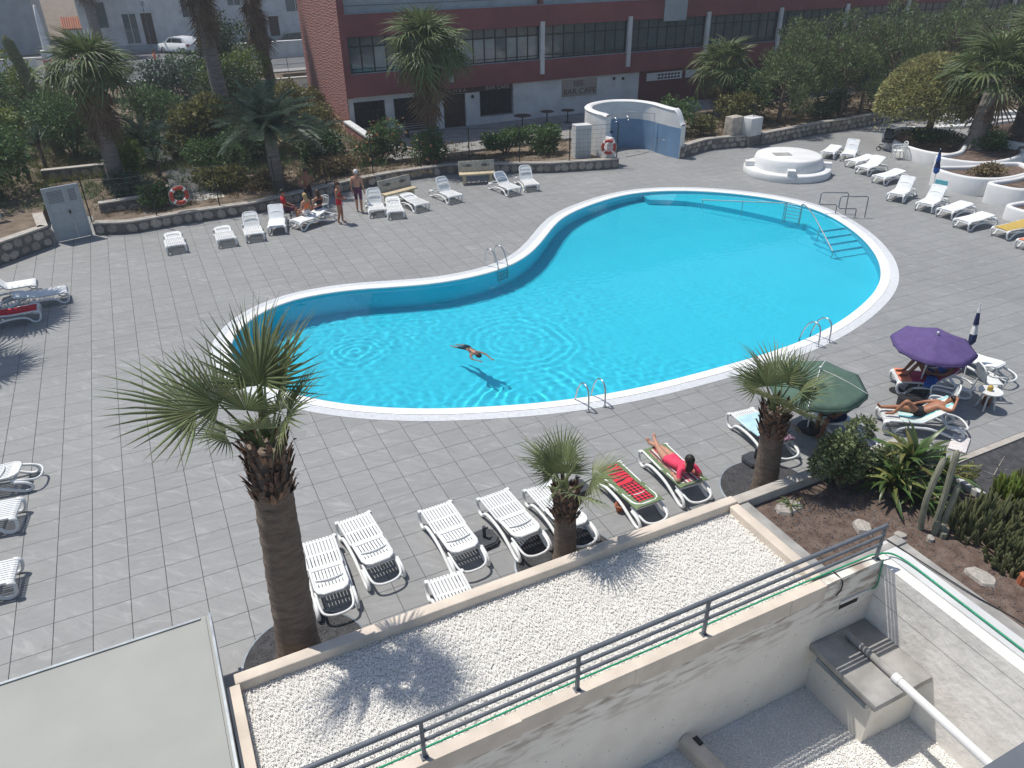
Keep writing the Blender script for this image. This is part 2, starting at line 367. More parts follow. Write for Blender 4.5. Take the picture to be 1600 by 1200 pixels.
pm('car_white', (.70, .72, .73), .25, .02, 2, spec=.6); pm('car_dark', (.03, .045, .045), .2, .1, 2, spec=.6)
pm('lamp_red', (.35, .02, .02), .3, .1, 5); pm('tyre', (.02, .02, .02), .8, .2, 8)
pm('skin', (.47, .25, .165), .55, .07, 9); pm('skin_tan', (.36, .165, .095), .5, .07, 9); pm('skin_dark', (.21, .095, .06), .5, .07, 9); pm('skin_pale', (.50, .33, .25), .55, .07, 9)
pm('hair_dark', (.018, .014, .012), .6, .3, 30); pm('hair_white', (.62, .60, .57), .7, .1, 30); pm('hair_blond', (.42, .30, .14), .6, .2, 30); pm('hair_brown', (.07, .035, .02), .6, .2, 30)
for n_, c_ in dict(c_pink=(.72, .055, .12), c_red=(.50, .02, .03), c_purple=(.11, .04, .085), c_black=(.015, .015, .018), c_orange=(.70, .18, .06), c_navy=(.02, .03, .09), c_grey=(.22, .27, .33), c_green=(.20, .27, .13), c_greencover=(.145, .20, .10), c_aqua=(.16, .52, .58), c_sky=(.42, .62, .68), c_blue=(.03, .10, .34), c_rose=(.42, .055, .11), c_coral=(.80, .26, .15), c_towelred=(.62, .03, .055), c_white=(.72, .71, .69), c_violet=(.105, .07, .20), c_umbgreen=(.085, .145, .11), c_mauve=(.16, .07, .10), c_yellow=(.48, .34, .09)).items():
    pm(n_, c_, .85, .09, 7, .05, 60)
pm('bench_stone', (.40, .37, .31), .85, .12, 5, .1, 25); pm('bench_motif', (.13, .13, .12), .9, .1, 9)
pm('bench_seat', (.50, .42, .28), .8, .1, 5, .1, 25)
pm('buoy_red', (.42, .055, .035), .5, .1, 7); pm('gate_grey', (.36, .395, .42), .5, .06, 4); pm('wire_green', (.02, .03, .025), .5, .1, 5)
pm('label_text', (.13, .08, .075), .8, .1, 5); pm('sign_beige', (.33, .29, .25), .8, .08, 4)
pm('rust', (.20, .09, .05), .8, .3, 7)
# ================================================================ POOL AND DECK
POOL = [(-1.25, 4.07), (-0.99, 3.0), (-0.5, 2.0), (0.18, 1.12), (0.99, 0.36), (1.9, -0.28), (2.88, -0.81), (3.9, -1.24), (4.95, -1.61), (6.03, -1.9), (7.12, -2.1), (8.23, -2.21), (9.34, -2.25), (10.45, -2.26), (11.56, -2.24), (12.68, -2.17), (13.78, -2.02), (14.86, -1.77), (15.92, -1.43), (16.95, -1.02), (17.95, -0.53), (18.89, 0.07), (19.73, 0.79), (20.48, 1.61), (21.13, 2.51), (21.69, 3.47), (22.15, 4.49), (22.5, 5.54), (22.67, 6.64), (22.57, 7.74), (22.18, 8.78), (21.58, 9.72), (20.86, 10.56), (20.01, 11.28), (19.05, 11.84), (18.0, 12.2), (16.9, 12.28), (15.8, 12.09), (14.74, 11.75), (13.72, 11.31), (12.77, 10.73), (11.94, 9.99), (11.18, 9.18), (10.41, 8.37), (9.59, 7.63), (8.65, 7.04), (7.59, 6.7), (6.48, 6.62), (5.38, 6.73), (4.31, 7.02), (3.24, 7.35), (2.15, 7.53), (1.04, 7.46), (0.04, 6.99), (-0.72, 6.19), (-1.18, 5.18)]
PIN = np.array(catmull(POOL, 5, True))
PMID, POUT = offset(PIN, .27), offset(PIN, .54)
PCUT = offset(PIN, .30)
DX0, DX1, DY0, DY1 = -15.0, 43.2, -7.8, 20.4
TS = .6
def cells_outside(x0, x1, y0, y1, step, poly):
    xs = np.arange(x0, x1 - 1e-6, step); ys = np.arange(y0, y1 - 1e-6, step)
    X, Y = np.meshgrid(xs, ys, indexing='ij')
    keep = ~inside(poly, X + step / 2, Y + step / 2)
    return X[keep], Y[keep]
# slab below the tiles
gx, gy = cells_outside(DX0, DX1, DY0, DY1, .2, PCUT)
n = len(gx); V = np.zeros((n, 4, 3)); V[:, :, 2] = -.014
V[:, :, 0] = gx[:, None] + np.array([0, .2, .2, 0]); V[:, :, 1] = gy[:, None] + np.array([0, 0, .2, .2])
me = fast_mesh('pool_deck', V.reshape(-1, 3), [np.arange(n * 4).reshape(n, 4)]); me.materials.append(M['grout'])
deck = link('pool_deck', me, kind='structure')
# tiles
GX, GY = .0042, .0024          # half joint widths
def tile_verts(x0, x1, y0, y1):
    c = .004
    return [(x0 + c, y0 + c, 0), (x1 - c, y0 + c, 0), (x1 - c, y1 - c, 0), (x0 + c, y1 - c, 0), (x0, y0, -.005), (x1, y0, -.005), (x1, y1, -.005), (x0, y1, -.005), (x0, y0, -.02), (x1, y0, -.02), (x1, y1, -.02), (x0, y1, -.02)]
TF = [(0, 1, 2, 3), (4, 5, 1, 0), (5, 6, 2, 1), (6, 7, 3, 2), (7, 4, 0, 3), (8, 9, 5, 4), (9, 10, 6, 5), (10, 11, 7, 6), (11, 8, 4, 7)]
tmesh = bpy.data.meshes.new('tile'); tmesh.from_pydata(tile_verts(-.3 + GX, .3 - GX, -.3 + GY, .3 - GY), [], TF); tmesh.materials.append(M['deck_tile']); tmesh.update()
camx, camy, camz = camo.matrix_world.translation
CI = camo.matrix_world.inverted()
def in_view(x, y, z=0, mx=.98):
    p = CI @ Vector((x, y, z))
    if p.z > -.1: return False
    u, v = p.x / -p.z * 1181.22, p.y / -p.z * 1181.22
    return abs(u) < 800 * mx and abs(v) < 600 * mx
nx = int(round((DX1 - DX0) / TS)); ny = int(round((DY1 - DY0) / TS))
allt = [(DX0 + TS * i, DY0 + TS * j) for i in range(nx) for j in range(ny)]
full, part_ = [], []
AT = np.array(allt); KK = np.stack([inside(PCUT, AT[:, 0] + dx, AT[:, 1] + dy) for dx, dy in ((0, 0), (TS, 0), (0, TS), (TS, TS), (TS / 2, TS / 2))], 1)
for t_, k in zip(allt, KK):
    if k.all(): continue
    (part_ if k.any() else full).append(t_)
near = sorted([t for t in full if in_view(t[0] + .3, t[1] + .3) and t[1] > -7.0], key=lambda t: (t[0] - camx) ** 2 + (t[1] - camy) ** 2)[:300]
ns = set(near)
for (x, y) in near:
    link('tile', tmesh, deck, (x + .3, y + .3, rnd.uniform(-.0012, .0012)), (rnd.uniform(-.0012, .0012), rnd.uniform(-.0012, .0012), 0))
tv = np.array(tile_verts(GX, TS - GX, GY, TS - GY)); tf = np.array(TF)
rest = np.array([t for t in full if t not in ns])
V = tv[None] + np.concatenate([rest, np.zeros((len(rest), 1))], 1)[:, None, :]; V[:, :, 2] += rng.uniform(-.001, .001, (len(rest), 1))
F = tf[None] + 12 * np.arange(len(rest))[:, None, None]
V = V.reshape(-1, 3); F = F.reshape(-1, 4)
ev, ef = [], []
q = 12; st = TS / q                    # tiles cut by the pool edge
for (x, y) in part_:
    X, Y = np.meshgrid(x + st * np.arange(q), y + st * np.arange(q), indexing='ij')
    keep = ~inside(PCUT, X + st / 2, Y + st / 2)
    for a, b in zip(X[keep], Y[keep]):
        x0, x1, y0, y1 = max(a, x + GX), min(a + st, x + TS - GX), max(b, y + GY), min(b + st, y + TS - GY)
        k = len(ev); ev += [(x0, y0, 0), (x1, y0, 0), (x1, y1, 0), (x0, y1, 0)]; ef.append((k, k + 1, k + 2, k + 3))
me = fast_mesh('tiles', np.concatenate([V, np.array(ev)]), [np.concatenate([F, np.array(ef) + len(V)])]); me.materials.append(M['deck_tile'])
link('far_tiles', me, deck, kind='stuff')

# pool basin: floor slopes from the deep left end to the shallow right end
def pool_depth(x, y): return 1.75 - .8 * np.clip((x - 6) / 13, 0, 1)
basin = thing('swimming_pool', None, None, kind='structure')
mb = MB()
P_ = [tuple(p) for p in PIN]
top = [(x, y, -.006) for x, y in P_]; bot = [(x, y, -float(pool_depth(x, y))) for x, y in P_]
mb.strip(top, bot, closed=True)
wallo = mb.build('pool_wall', M['pool_paint'], basin)
st = .5; fx, fy = np.meshgrid(np.arange(-2, 24, st), np.arange(-3, 13.5, st), indexing='ij'); kp = inside(offset(PIN, .8), fx + st / 2, fy + st / 2); fx, fy = fx[kp], fy[kp]
V = np.stack([fx[:, None] + np.array([0, st, st, 0]), fy[:, None] + np.array([0, 0, st, st])], -1); V = np.concatenate([V, -pool_depth(V[..., 0], V[..., 1])[..., None]], -1).reshape(-1, 3)
me = fast_mesh('pool_floor', V, [np.arange(len(V)).reshape(-1, 4)]); me.materials.append(M['pool_paint'])
flo = link('pool_floor', me, basin)
# coping ring: inner white stone band with a small lip, outer mosaic band
mb = MB(); inn = offset(PIN, -.03); lip = offset(PIN, -.012); r2 = offset(PIN, .03); mid = offset(PIN, .262)
ring = lambda P, z: [(float(x), float(y), z) for x, y in P]
mb.grid([ring(lip, -.05), ring(inn, -.03), ring(lip, .012), ring(r2, .02), ring(mid, .016)], True); mb.strip(ring(mid, .016), ring(mid, -.01), closed=True)
mb.build('coping_ring', M['rim_white'], basin)
mb = MB(); m0, m1 = offset(PIN, .268), offset(PIN, .54); nn = len(m0)
rows = 5
# mosaic pieces, each a small raised quad row by row
for k in range(rows):
    a = m0 + (m1 - m0) * (k / rows + .012); b = m0 + (m1 - m0) * ((k + 1) / rows - .012)
    Aa = np.concatenate([a + (np.roll(a, -1, 0) - a) * t for t in (0,)], 0)
    for i in range(nn):
        a0, a1, b0, b1 = a[i], a[(i + 1) % nn], b[i], b[(i + 1) % nn]
        L_ = np.linalg.norm(a1 - a0); c = max(1, int(L_ / .055))
        for t in range(c):
            s0, s1 = (t + .03) / c, (t + .97) / c
            mb.add([(*(a0 + (a1 - a0) * s0), .008), (*(a0 + (a1 - a0) * s1), .008), (*(b0 + (b1 - b0) * s1), .008), (*(b0 + (b1 - b0) * s0), .008)], [(3, 2, 1, 0)])
mb.build('mosaic_band', M['rim_mosaic'], basin, kind='stuff')
mb = MB(); mb.strip(ring(m0, .004), ring(m1, .004), closed=True); mb.strip(ring(m1, .004), ring(m1, -.01), closed=True)
mb.build('mosaic_bed', M['rim_white'], basin)
# submerged steps and bench ledge at the right end
stx = [(21.05, 5.44, 22.6), (20.81, 4.90, 22.4), (20.50, 4.36, 22.1), (20.15, 3.86, 21.8), (19.80, 3.38, 21.5), (19.40, 2.90, 21.2)]
for k, (x0, y, x1) in enumerate(stx):
    zt = -.22 - .16 * k; y2 = stx[k + 1][1] if k < 5 else 2.4
    pl = [(x0, y2 - .02), (x1 + .6, y2 - .28), (x1 + .6, y + .25 - .02), (x0 + .1, y + .5)]
    mb = MB(); mb.prism(pl, -1.3, zt); mb.build('pool_step', M['pool_paint'], basin)
mb = MB(); led = catmull([(17.6, 11.6), (18.9, 10.6), (19.9, 9.0), (20.55, 7.5), (20.95, 6.2), (21.1, 5.7)], 5)
outl = [(23.4, 5.4), (23.4, 9), (21.5, 12), (18, 13)]
mb.prism(led + outl, -1.4, -.30); mb.build('pool_ledge', M['pool_paint'], basin)
for o in basin.children: o.cycles.is_caustics_receiver = True
# water surface with ripples
wm, nt, b, N, Lk = newmat('water'); b.inputs['Base Color'].default_value = (.97, .995, 1, 1); b.inputs['Roughness'].default_value = 0; b.inputs['Transmission Weight'].default_value = 1; b.inputs['IOR'].default_value = 1.33
st = .045
wx = np.arange(-1.5, 23.0, st); wy = np.arange(-2.6, 12.6, st); X, Y = np.meshgrid(wx, wy, indexing='ij')
Z = np.zeros_like(X); wr = np.random.default_rng(5)
def waves(n, l0, l1, amp, a0=0, a1=2 * PI):
    z = np.zeros_like(X)
    for _ in range(n):
        lam = np.exp(wr.uniform(np.log(l0), np.log(l1))); k = 2 * PI / lam; a = wr.uniform(a0, a1); z += lam * np.sin(k * (X * np.cos(a) + Y * np.sin(a)) + wr.uniform(0, 2 * PI))
    return z * amp / math.sqrt(n)
dsw = np.hypot(X - 5.0, Y - .9)
act = .22 + .95 * np.exp(-(dsw / 5.5) ** 2) + .5 * np.exp(-(np.hypot(X - 1.85, Y - 5.1) / 1.6) ** 2)
mod = .5 + .5 * np.clip(np.sin(X * .9 + 1.3 * np.sin(Y * .7)) + np.sin(Y * 1.1 + X * .3), -1, 1)
Z += act * (.35 + .65 * mod) * (waves(26, .22, .6, .0042) + waves(14, .5, 1.4, .0034))
Z += (.55 + .45 * mod) * waves(26, .18, .36, .0026)
Xw, Yw = X, Y
def rings(cx, cy, lam, amp, sig, r0=0.):
    d = np.hypot(Xw - cx, Yw - cy); return amp * np.cos(2 * PI * (d - r0) / lam) * np.exp(-((d - r0) / sig) ** 2)
Xw, Yw = X + .10 * np.sin(Y * 2.1 + 1) + .07 * np.sin(X * 3.3 + Y * 1.7), Y + .10 * np.sin(X * 1.9) + .07 * np.sin(Y * 3.7 - X)
ang = np.arctan2(Y - .3, X - 5.35)
Z += (.6 + .4 * np.sin(ang * 3 + 1)) * rings(5.35, .3, .34, .0030, 1.2, 1.0) + rings(1.85, 5.1, .26, .0014, .6, .4) + (.5 + .5 * np.sin(ang * 2)) * rings(6.5, 3.4, .34, .0018, 1.0, 1.2) + rings(2.1, 1.75, .40, .0008, .8, .6)
kp = inside(offset(PIN, .10), X[:-1, :-1] + st / 2, Y[:-1, :-1] + st / 2)
idx = np.arange(X.size).reshape(X.shape)
F = np.stack([idx[:-1, :-1], idx[1:, :-1], idx[1:, 1:], idx[:-1, 1:]], -1)[kp]
used, inv = np.unique(F, return_inverse=True); F = inv.reshape(-1, 4)
V = np.stack([X, Y, Z - .075], -1).reshape(-1, 3)[used]
me = fast_mesh('pool_water', V, [F]); me.materials.append(wm); me.polygons.foreach_set('use_smooth', np.ones(len(me.polygons), bool))
wat = link('pool_water', me, kind='structure'); wat.cycles.is_caustics_caster = True

# ================================================================ GROUND
def terr(x, y):
    if y < -7.79: return -2.0
    if y < 20.5: return .30 if x > DX1 or x < DX0 else 0
    if y > 50: return 1.0
    a = min(1, max(0, (y - 22) / 26))
    g = .38 + .5 * a if x < 9.3 else .02 + .2 * max(0, min(1, (y - 40) / 10))
    return g
def sheet(name, xs, ys, fz, mat, skip=None):
    xs, ys = list(xs), list(ys); vv = [(x, y, fz(x, y)) for x in xs for y in ys]; ff = []
    for i in range(len(xs) - 1):
        for j in range(len(ys) - 1):
            cx, cy = (xs[i] + xs[i + 1]) / 2, (ys[j] + ys[j + 1]) / 2
            if skip and skip(cx, cy): continue
            ff.append((i * len(ys) + j, (i + 1) * len(ys) + j, (i + 1) * len(ys) + j + 1, i * len(ys) + j + 1))
    me = bpy.data.meshes.new(name); me.from_pydata(vv, [], ff); me.materials.append(mat); me.validate(); me.update()
    return link(name, me, kind='structure')
xs = [-900, -300, -100, -40] + [DX0 - 12 + .0] + [DX0, -8, -4, 0, 4, 8, 9.2, 9.4, 14, 20, 30, 40, DX1, DX1 + .1, 60, 100, 300, 900]
ys = [-400, -60, -20, -12, -7.8, -7.78, 0, 10, 20.39, 20.41, 24, 28, 32, 38, 44, 49.9, 50.1, 60, 80, 120, 300, 1200]
sheet('ground', xs, ys, lambda x, y: terr(x, y) + (0 if not (DX0 <= x <= DX1 and -7.79 < y < 20.5) else -.5), M['garden_soil'], skip=lambda x, y: DX0 < x < DX1 and -7.79 < y < 20.4)
# bed of soil between the stone wall and the building (behind the deck wall)
# ================================================================ FOREGROUND ROOFS AND YARD
ZR = .65
rf = thing('gravel_roof', 'low flat roof covered in white gravel with beige parapet below the railing', 'roof', (-2.75, -7.4, 0))
def at(o, x, y, z=0): return (x - o.location.x, y - o.location.y, z - o.location.z)
def W(root):            # matrix that brings world points into the local space of a root
    return (Matrix.Translation(root.location) @ root.rotation_euler.to_matrix().to_4x4()).inverted()
mb = MB(); mb.bx(-2.72, 6.02, -9.68, -7.60, -1.9, ZR - .03); mb.build('roof_slab', M['gravel_bed'], rf).matrix_parent_inverse = W(rf)
mb = MB(); mb.bevbox(-2.78, 6.22, -7.60, -7.405, -1.9, .84, .018); mb.build('parapet', M['beige_wall'], rf).matrix_parent_inverse = W(rf)
mb = MB(); mb.bevbox(6.02, 6.22, -9.66, -7.605, -1.9, .80, .018); mb.build('parapet', M['beige_wall'], rf).matrix_parent_inverse = W(rf)
mb = MB(); mb.bx(-2.9, -2.725, -14.5, -7.605, -1.9, .83); mb.build('parapet', M['beige_wall'], rf).matrix_parent_inverse = W(rf)
def pebbles(name, x0, x1, y0, y1, z, cnt, s0, s1, mat, parent=None, skip=None, **kw):
    P = np.stack([rng.uniform(x0, x1, cnt), rng.uniform(y0, y1, cnt), np.full(cnt, z) + rng.uniform(-.4, .9, cnt) * s0], 1)
    if skip is not None: P = P[~skip(P)]
    cnt = len(P)
    base = np.array([(1, 0, 0), (-1, 0, 0), (0, 1, 0), (0, -1, 0), (0, 0, 1), (0, 0, -1)], float)
    V = base[None] * rng.uniform(.6, 1.2, (cnt, 6, 1)) * (rng.uniform(s0, s1, (cnt, 1, 1)) * rng.uniform(.6, 1.1, (cnt, 1, 3)))
    q = rng.normal(size=(cnt, 4)); q /= np.linalg.norm(q, axis=1)[:, None]; a, b, c, d = q.T
    Rm = np.stack([np.stack([1 - 2 * (c * c + d * d), 2 * (b * c - a * d), 2 * (b * d + a * c)], -1), np.stack([2 * (b * c + a * d), 1 - 2 * (b * b + d * d), 2 * (c * d - a * b)], -1), np.stack([2 * (b * d - a * c), 2 * (c * d + a * b), 1 - 2 * (b * b + c * c)], -1)], 1)
    V = np.einsum('nij,nkj->nki', Rm, V) + P[:, None]
    f = np.array([(0, 2, 4), (2, 1, 4), (1, 3, 4), (3, 0, 4), (2, 0, 5), (1, 2, 5), (3, 1, 5), (0, 3, 5)])
    F = (f[None] + 6 * np.arange(cnt)[:, None, None]).reshape(-1, 3)
    me = fast_mesh(name, V.reshape(-1, 3), [F]); me.materials.append(mat)
    o = link(name, me, parent, **kw)
    if parent is not None: o.matrix_parent_inverse = W(parent)
    return o
pebbles('white_gravel', -2.72, 6.02, -9.69, -7.60, ZR, 60000, .009, .019, M['gravel_white'], kind='stuff', label='white marble chippings covering the flat roof behind the railing', cat='gravel')
# wall that carries the railing; looks down into the yard
YW0, YW1, ZT, ZF = -9.845, -9.69, .75, -1.78
rw = thing('yard_wall', 'rendered white wall under the grey railing, stained along its top', 'wall', (2, -9.77, ZF))
mb = MB(); mb.bx(-2.72, 6.15, YW0, YW1, ZF - .1, ZT); mb.bx(6.15, 7.42, YW0, YW1, ZF - .1, ZT + .02); mb.build('wall_body', M['yard_plaster'], rw).matrix_parent_inverse = W(rw)
mb = MB()
x = -2.72
while x < 6.1:                          # uneven bands of mortar along the top edge
    L_ = rnd.uniform(.9, 2.2); mb.bx(x, min(x + L_, 6.14), YW0 - .012 - rnd.uniform(0, .012), YW1 - .003, ZT - rnd.uniform(.28, .36), ZT + rnd.uniform(.012, .03)); x += L_
mb.build('mortar_cap', M['beige_wall'], rw).matrix_parent_inverse = W(rw)
mb = MB(); mb.bx(6.62, 7.05, YW0 - .004, YW0 + .03, -.02, .12); mb.build('slot', M['dark_void'], rw).matrix_parent_inverse = W(rw)
mb = MB(); mb.bx(6.6, 7.3, YW0 - .03, YW0 - .002, .125, .19); mb.build('lintel', M['wall_render'], rw).matrix_parent_inverse = W(rw)
sw = thing('side_wall', 'rough white wall with board marks beside the yard, hose along its top', 'wall', (7.6, -11, ZF))
mb = MB(); mb.bx(7.42, 7.62, -16, YW1, ZF - .1, .70); mb.build('wall_body', M['wall_white_rough'], sw).matrix_parent_inverse = W(sw)
mb = MB()
for i, z in enumerate((.45, -.02)):
    mb.bx(7.416, 7.425, -16, YW0 - .005, z, z + .008)
mb.build('board_mark', M['concrete'], sw).matrix_parent_inverse = W(sw)
mb = MB(); mb.prism([(7.62, -16), (7.95, -16), (7.95, -9.5), (7.62, -9.5)], .3, .735); mb.build('ledge', M['white_paint_old'], sw).matrix_parent_inverse = W(sw)
mb = MB(); mb.prism([(7.95, -16), (8.2, -16), (8.2, -9.45), (7.95, -9.45)], .2, .70); mb.build('grey_kerb', M['concrete'], sw).matrix_parent_inverse = W(sw)
# yard floor
mb = MB(); mb.bx(-2.7, 7.42, -16, YW0, ZF - .2, ZF - .02); yf = mb.build('yard_floor', M['gravel_bed'], kind='structure')
pebbles('yard_gravel', 2.2, 7.42, -13.2, YW0, ZF - .005, 36000, .010, .020, M['gravel_white'], kind='stuff', label='white gravel lying on the sunken yard floor', cat='gravel')
# concrete step box in the corner of the yard
bxs = thing('concrete_box', 'whitewashed concrete tank with dark stained top in the yard corner', 'concrete box', (6.8, -10.5, ZF))
mb = MB(); mb.prism([(6.30, YW0 - .003), (6.30, -11.10), (7.415, -11.12), (7.415, YW0 - .003)], ZF - .05, -.74); mb.build('body', M['yard_plaster'], bxs).matrix_parent_inverse = W(bxs)
mb = MB(); mb.bevbox(6.13, 7.412, -11.24, YW0 - .004, -.74, -.60, .012); mb.build('lid', M['concrete'], bxs).matrix_parent_inverse = W(bxs)
mb = MB(); mb.bx(6.17, 6.29, -11.05, -10.0, -.90, -.80); mb.build('metal_channel', M['metal_edge'], bxs).matrix_parent_inverse = W(bxs)
pp = thing('drain_pipe', 'thick white plastic drain pipe running over the concrete tank', 'pipe', (6.8, -11, -.5))
mb = MB(); mb.tube([(6.80, -10.02, -.535), (6.80, -11.05, -.535)], .062, 12); mb.build('old_section', M['concrete'], pp).matrix_parent_inverse = W(pp)
mb = MB(); mb.tube([(6.80, -11.0, -.535), (6.80, -15.5, -.60)], .072, 12); mb.tube([(6.80, -10.98, -.535), (6.80, -11.1, -.536)], .082, 12); mb.build('new_section', M['white_paint'], pp).matrix_parent_inverse = W(pp)
lw = thing('divider_wall', 'low rounded divider wall on the yard floor', 'wall', (3.7, -10.8, ZF))
mb = MB(); mb.tube([(3.62, YW0 - .002, -1.56), (3.75, -10.6, -1.56), (3.98, -11.6, -1.56), (4.4, -13.5, -1.56)], .125, 12); mb.prism([(3.5, YW0 - .002), (3.63, -10.6), (3.86, -11.6), (4.28, -13.5), (4.52, -13.5), (4.1, -11.6), (3.87, -10.6), (3.74, YW0 - .002)][::-1], ZF - .03, -1.55); mb.build('wall_body', M['beige_wall'], lw).matrix_parent_inverse = W(lw)
mb = MB(); mb.box((3.71, -10.05, -1.435), (.09, .16, .03), .1); mb.build('dark_plate', M['dark_frame'], lw).matrix_parent_inverse = W(lw)
# railing
rl = thing('railing', 'grey three bar metal railing on the rendered wall', 'railing', (2, -9.76, ZT))
yr = -9.775
for z, r in ((1.50, .036), (1.29, .027), (1.10, .027)):
    mb = MB(); mb.tube([(-2.4, yr, z - .004), (7.36, yr, z)], r, 10); mb.build('rail_bar', M['rail_grey'], rl).matrix_parent_inverse = W(rl)
for x in (-.75, 1.52, 3.72, 7.33):
    mb = MB(); mb.box((x, yr + .001, 1.125), (.05, .042, .745)); mb.build('post', M['rail_grey'], rl).matrix_parent_inverse = W(rl)
    mb = MB(); mb.box((x, yr, ZT + .032), (.10, .10, .012)); mb.build('base_plate', M['rail_grey'], rl).matrix_parent_inverse = W(rl)
# hoses and cables
hs = catmull([(-1.5, -9.66, .76), (0, -9.655, .77), (1.5, -9.66, .80), (3.2, -9.66, .79), (5.2, -9.66, .80), (6.9, -9.7, .82), (7.38, -9.75, .84), (7.72, -9.95, .78), (7.74, -11, .77), (7.72, -12.5, .77), (7.74, -15, .77)], 6)
mb = MB(); mb.tube(hs, .016, 6); mb.build('garden_hose', M['hose_green'], label='green garden hose lying along the wall top and round the corner', cat='hose')
mb = MB(); mb.tube(catmull([(7.40, -9.86, .80), (7.39, -9.88, .55), (7.40, -9.88, .22), (7.25, -9.865, .16), (6.95, -9.865, .12)], 6), .012, 6); mb.build('hanging_hose', M['hose_green'], label='short green hose hanging down the wall corner', cat='hose')
mb = MB(); mb.tube(catmull([(6.45, -9.66, .80), (6.47, -9.865, .74), (6.50, -9.875, .55), (6.42, -9.87, .42)], 6), .012, 6); mb.build('loose_cable', M['rubber'], label='loose dark cable hanging over the wall edge', cat='cable')
mb = MB(); mb.tube(catmull([(7.9, -9.5, .76), (8.0, -10.2, .74), (8.1, -11, .73), (8.3, -12, .70), (8.25, -14, .7)], 6), .011, 6); mb.build('black_cable', M['rubber'], label='black cable lying along the planted bed edge', cat='cable')
# flat grey roof at the lower left
fr = thing('flat_roof', 'pale grey flat membrane roof with thin metal edge, lower left corner', 'roof', (-5.5, -10, 0))
mb = MB(); mb.bx(-12, -2.95, -16, -6.28, .9, 1.02); mb.build('membrane', M['roof_membrane'], fr).matrix_parent_inverse = W(fr)
mb = MB(); mb.bx(-12, -3.06, -6.33, -6.29, 1.021, 1.045); mb.build('front_lip', M['metal_edge'], fr).matrix_parent_inverse = W(fr)
mb = MB(); mb.bx(-3.06, -2.99, -16, -6.285, 1.021, 1.035); mb.build('side_trim', M['roof_membrane'], fr).matrix_parent_inverse = W(fr)
mb = MB(); mb.bx(-2.949, -2.915, -16, -6.25, .80, 1.04); mb.build('gutter', M['metal_edge'], fr).matrix_parent_inverse = W(fr)
mb = MB()
for x in (-11.5, -7.5, -3.3):
    mb.bx(x, x + .12, -6.6, -6.48, -.01, .9); mb.bx(x, x + .12, -15.6, -15.48, -2, .9)
mb.build('support_posts', M['rail_grey'], fr).matrix_parent_inverse = W(fr)
# dark balcony ledge just below the photographer
mb = MB(); mb.bevbox(-7, 4, -15.62, -15.257, 8.16, 8.30, .01); mb.build('balcony_ledge', M['rail_grey'], label='dark grey balcony ledge cutting the lower right corner', cat='balcony ledge')
# planted bed right of the gravel roof
bed = thing('planted_bed', 'raised planted bed of brown soil with grey kerb beside the gravel roof', 'planter', (8.3, -8.6, 0))
mb = MB(); mb.prism([(6.45, -9.66), (6.45, -7.62), (10.55, -7.62), (10.55, -9.4), (12.6, -9.4), (12.6, -15.5), (8.2, -15.5), (8.2, -9.66)][::-1], -1.9, .60)
mb.build('soil_fill', M['soil'], bed).matrix_parent_inverse = W(bed)
mb = MB(); mb.bevbox(6.225, 10.55, -7.62, -7.40, -.1, .80, .015); mb.build('front_kerb', M['coping'], bed).matrix_parent_inverse = W(bed)
mb = MB(); mb.bevbox(6.225, 6.45, -9.66, -7.625, .0, .76, .012); mb.build('side_kerb', M['concrete'], bed).matrix_parent_inverse = W(bed)
mb = MB(); mb.bevbox(6.46, 8.19, -9.685, -9.56, .3, .74, .01); mb.build('back_kerb', M['concrete'], bed).matrix_parent_inverse = W(bed)
mb = MB(); mb.prism([(10.55, -9.40), (10.66, -9.40), (10.66, -7.40), (10.55, -7.40)], -.1, .72); mb.build('end_wall', M['white_paint_old'], bed).matrix_parent_inverse = W(bed)
pebbles('bed_pebbles', 6.5, 10.5, -9.6, -7.65, .602, 2600, .008, .022, M['pebble_dark'], kind='stuff', label='small dark pebbles strewn over the bed soil', cat='pebbles')
pebbles('bed_crumbs', 8.2, 12.5, -13, -9.5, .602, 3000, .008, .022, M['pebble_dark'], kind='stuff', label='small dark pebbles strewn under the cacti', cat='pebbles')
def rockmesh(seed):
    r_ = random.Random(seed); k = 9; mb = MB()
    pl = [(math.cos(2 * PI * i / k) * r_.uniform(.75, 1.1), math.sin(2 * PI * i / k) * r_.uniform(.7, 1.1)) for i in range(k)]
    lo = [(x, y, 0) for x, y in pl]; hi = [(x * .88, y * .88, .8 + r_.uniform(-.1, .2)) for x, y in pl]
    mb.add(lo + hi + [(0, 0, 1.0)], [(j, (j + 1) % k, k + (j + 1) % k, k + j) for j in range(k)] + [(k + j, k + (j + 1) % k, 2 * k) for j in range(k)])
    return mb.mesh('rock', M['rock'])
ROCKS = [rockmesh(i) for i in range(5)]
for i, (x, y, z, sx, sy, sz, lab) in enumerate([(7.15, -7.95, .6, .30, .22, .05, 'flat grey flagstone beneath the fallen yellow leaves'), (7.92, -9.0, .6, .24, .17, .10, 'pale angular stone in the middle of the bed soil'), (8.35, -9.45, .6, .12, .09, .07, 'small pale stone lying near the railing corner'), (8.75, -9.75, .6, .10, .08, .07, 'small rounded stone below the column cactus'), (8.72, -10.75, .6, .28, .20, .05, 'pale flat slab lying at the side wall kerb')]):
    link('stone', ROCKS[i], None, (x, y, z), (0, 0, i * 1.3), (sx, sy, sz), lab, 'stone', 'stones in the near bed')
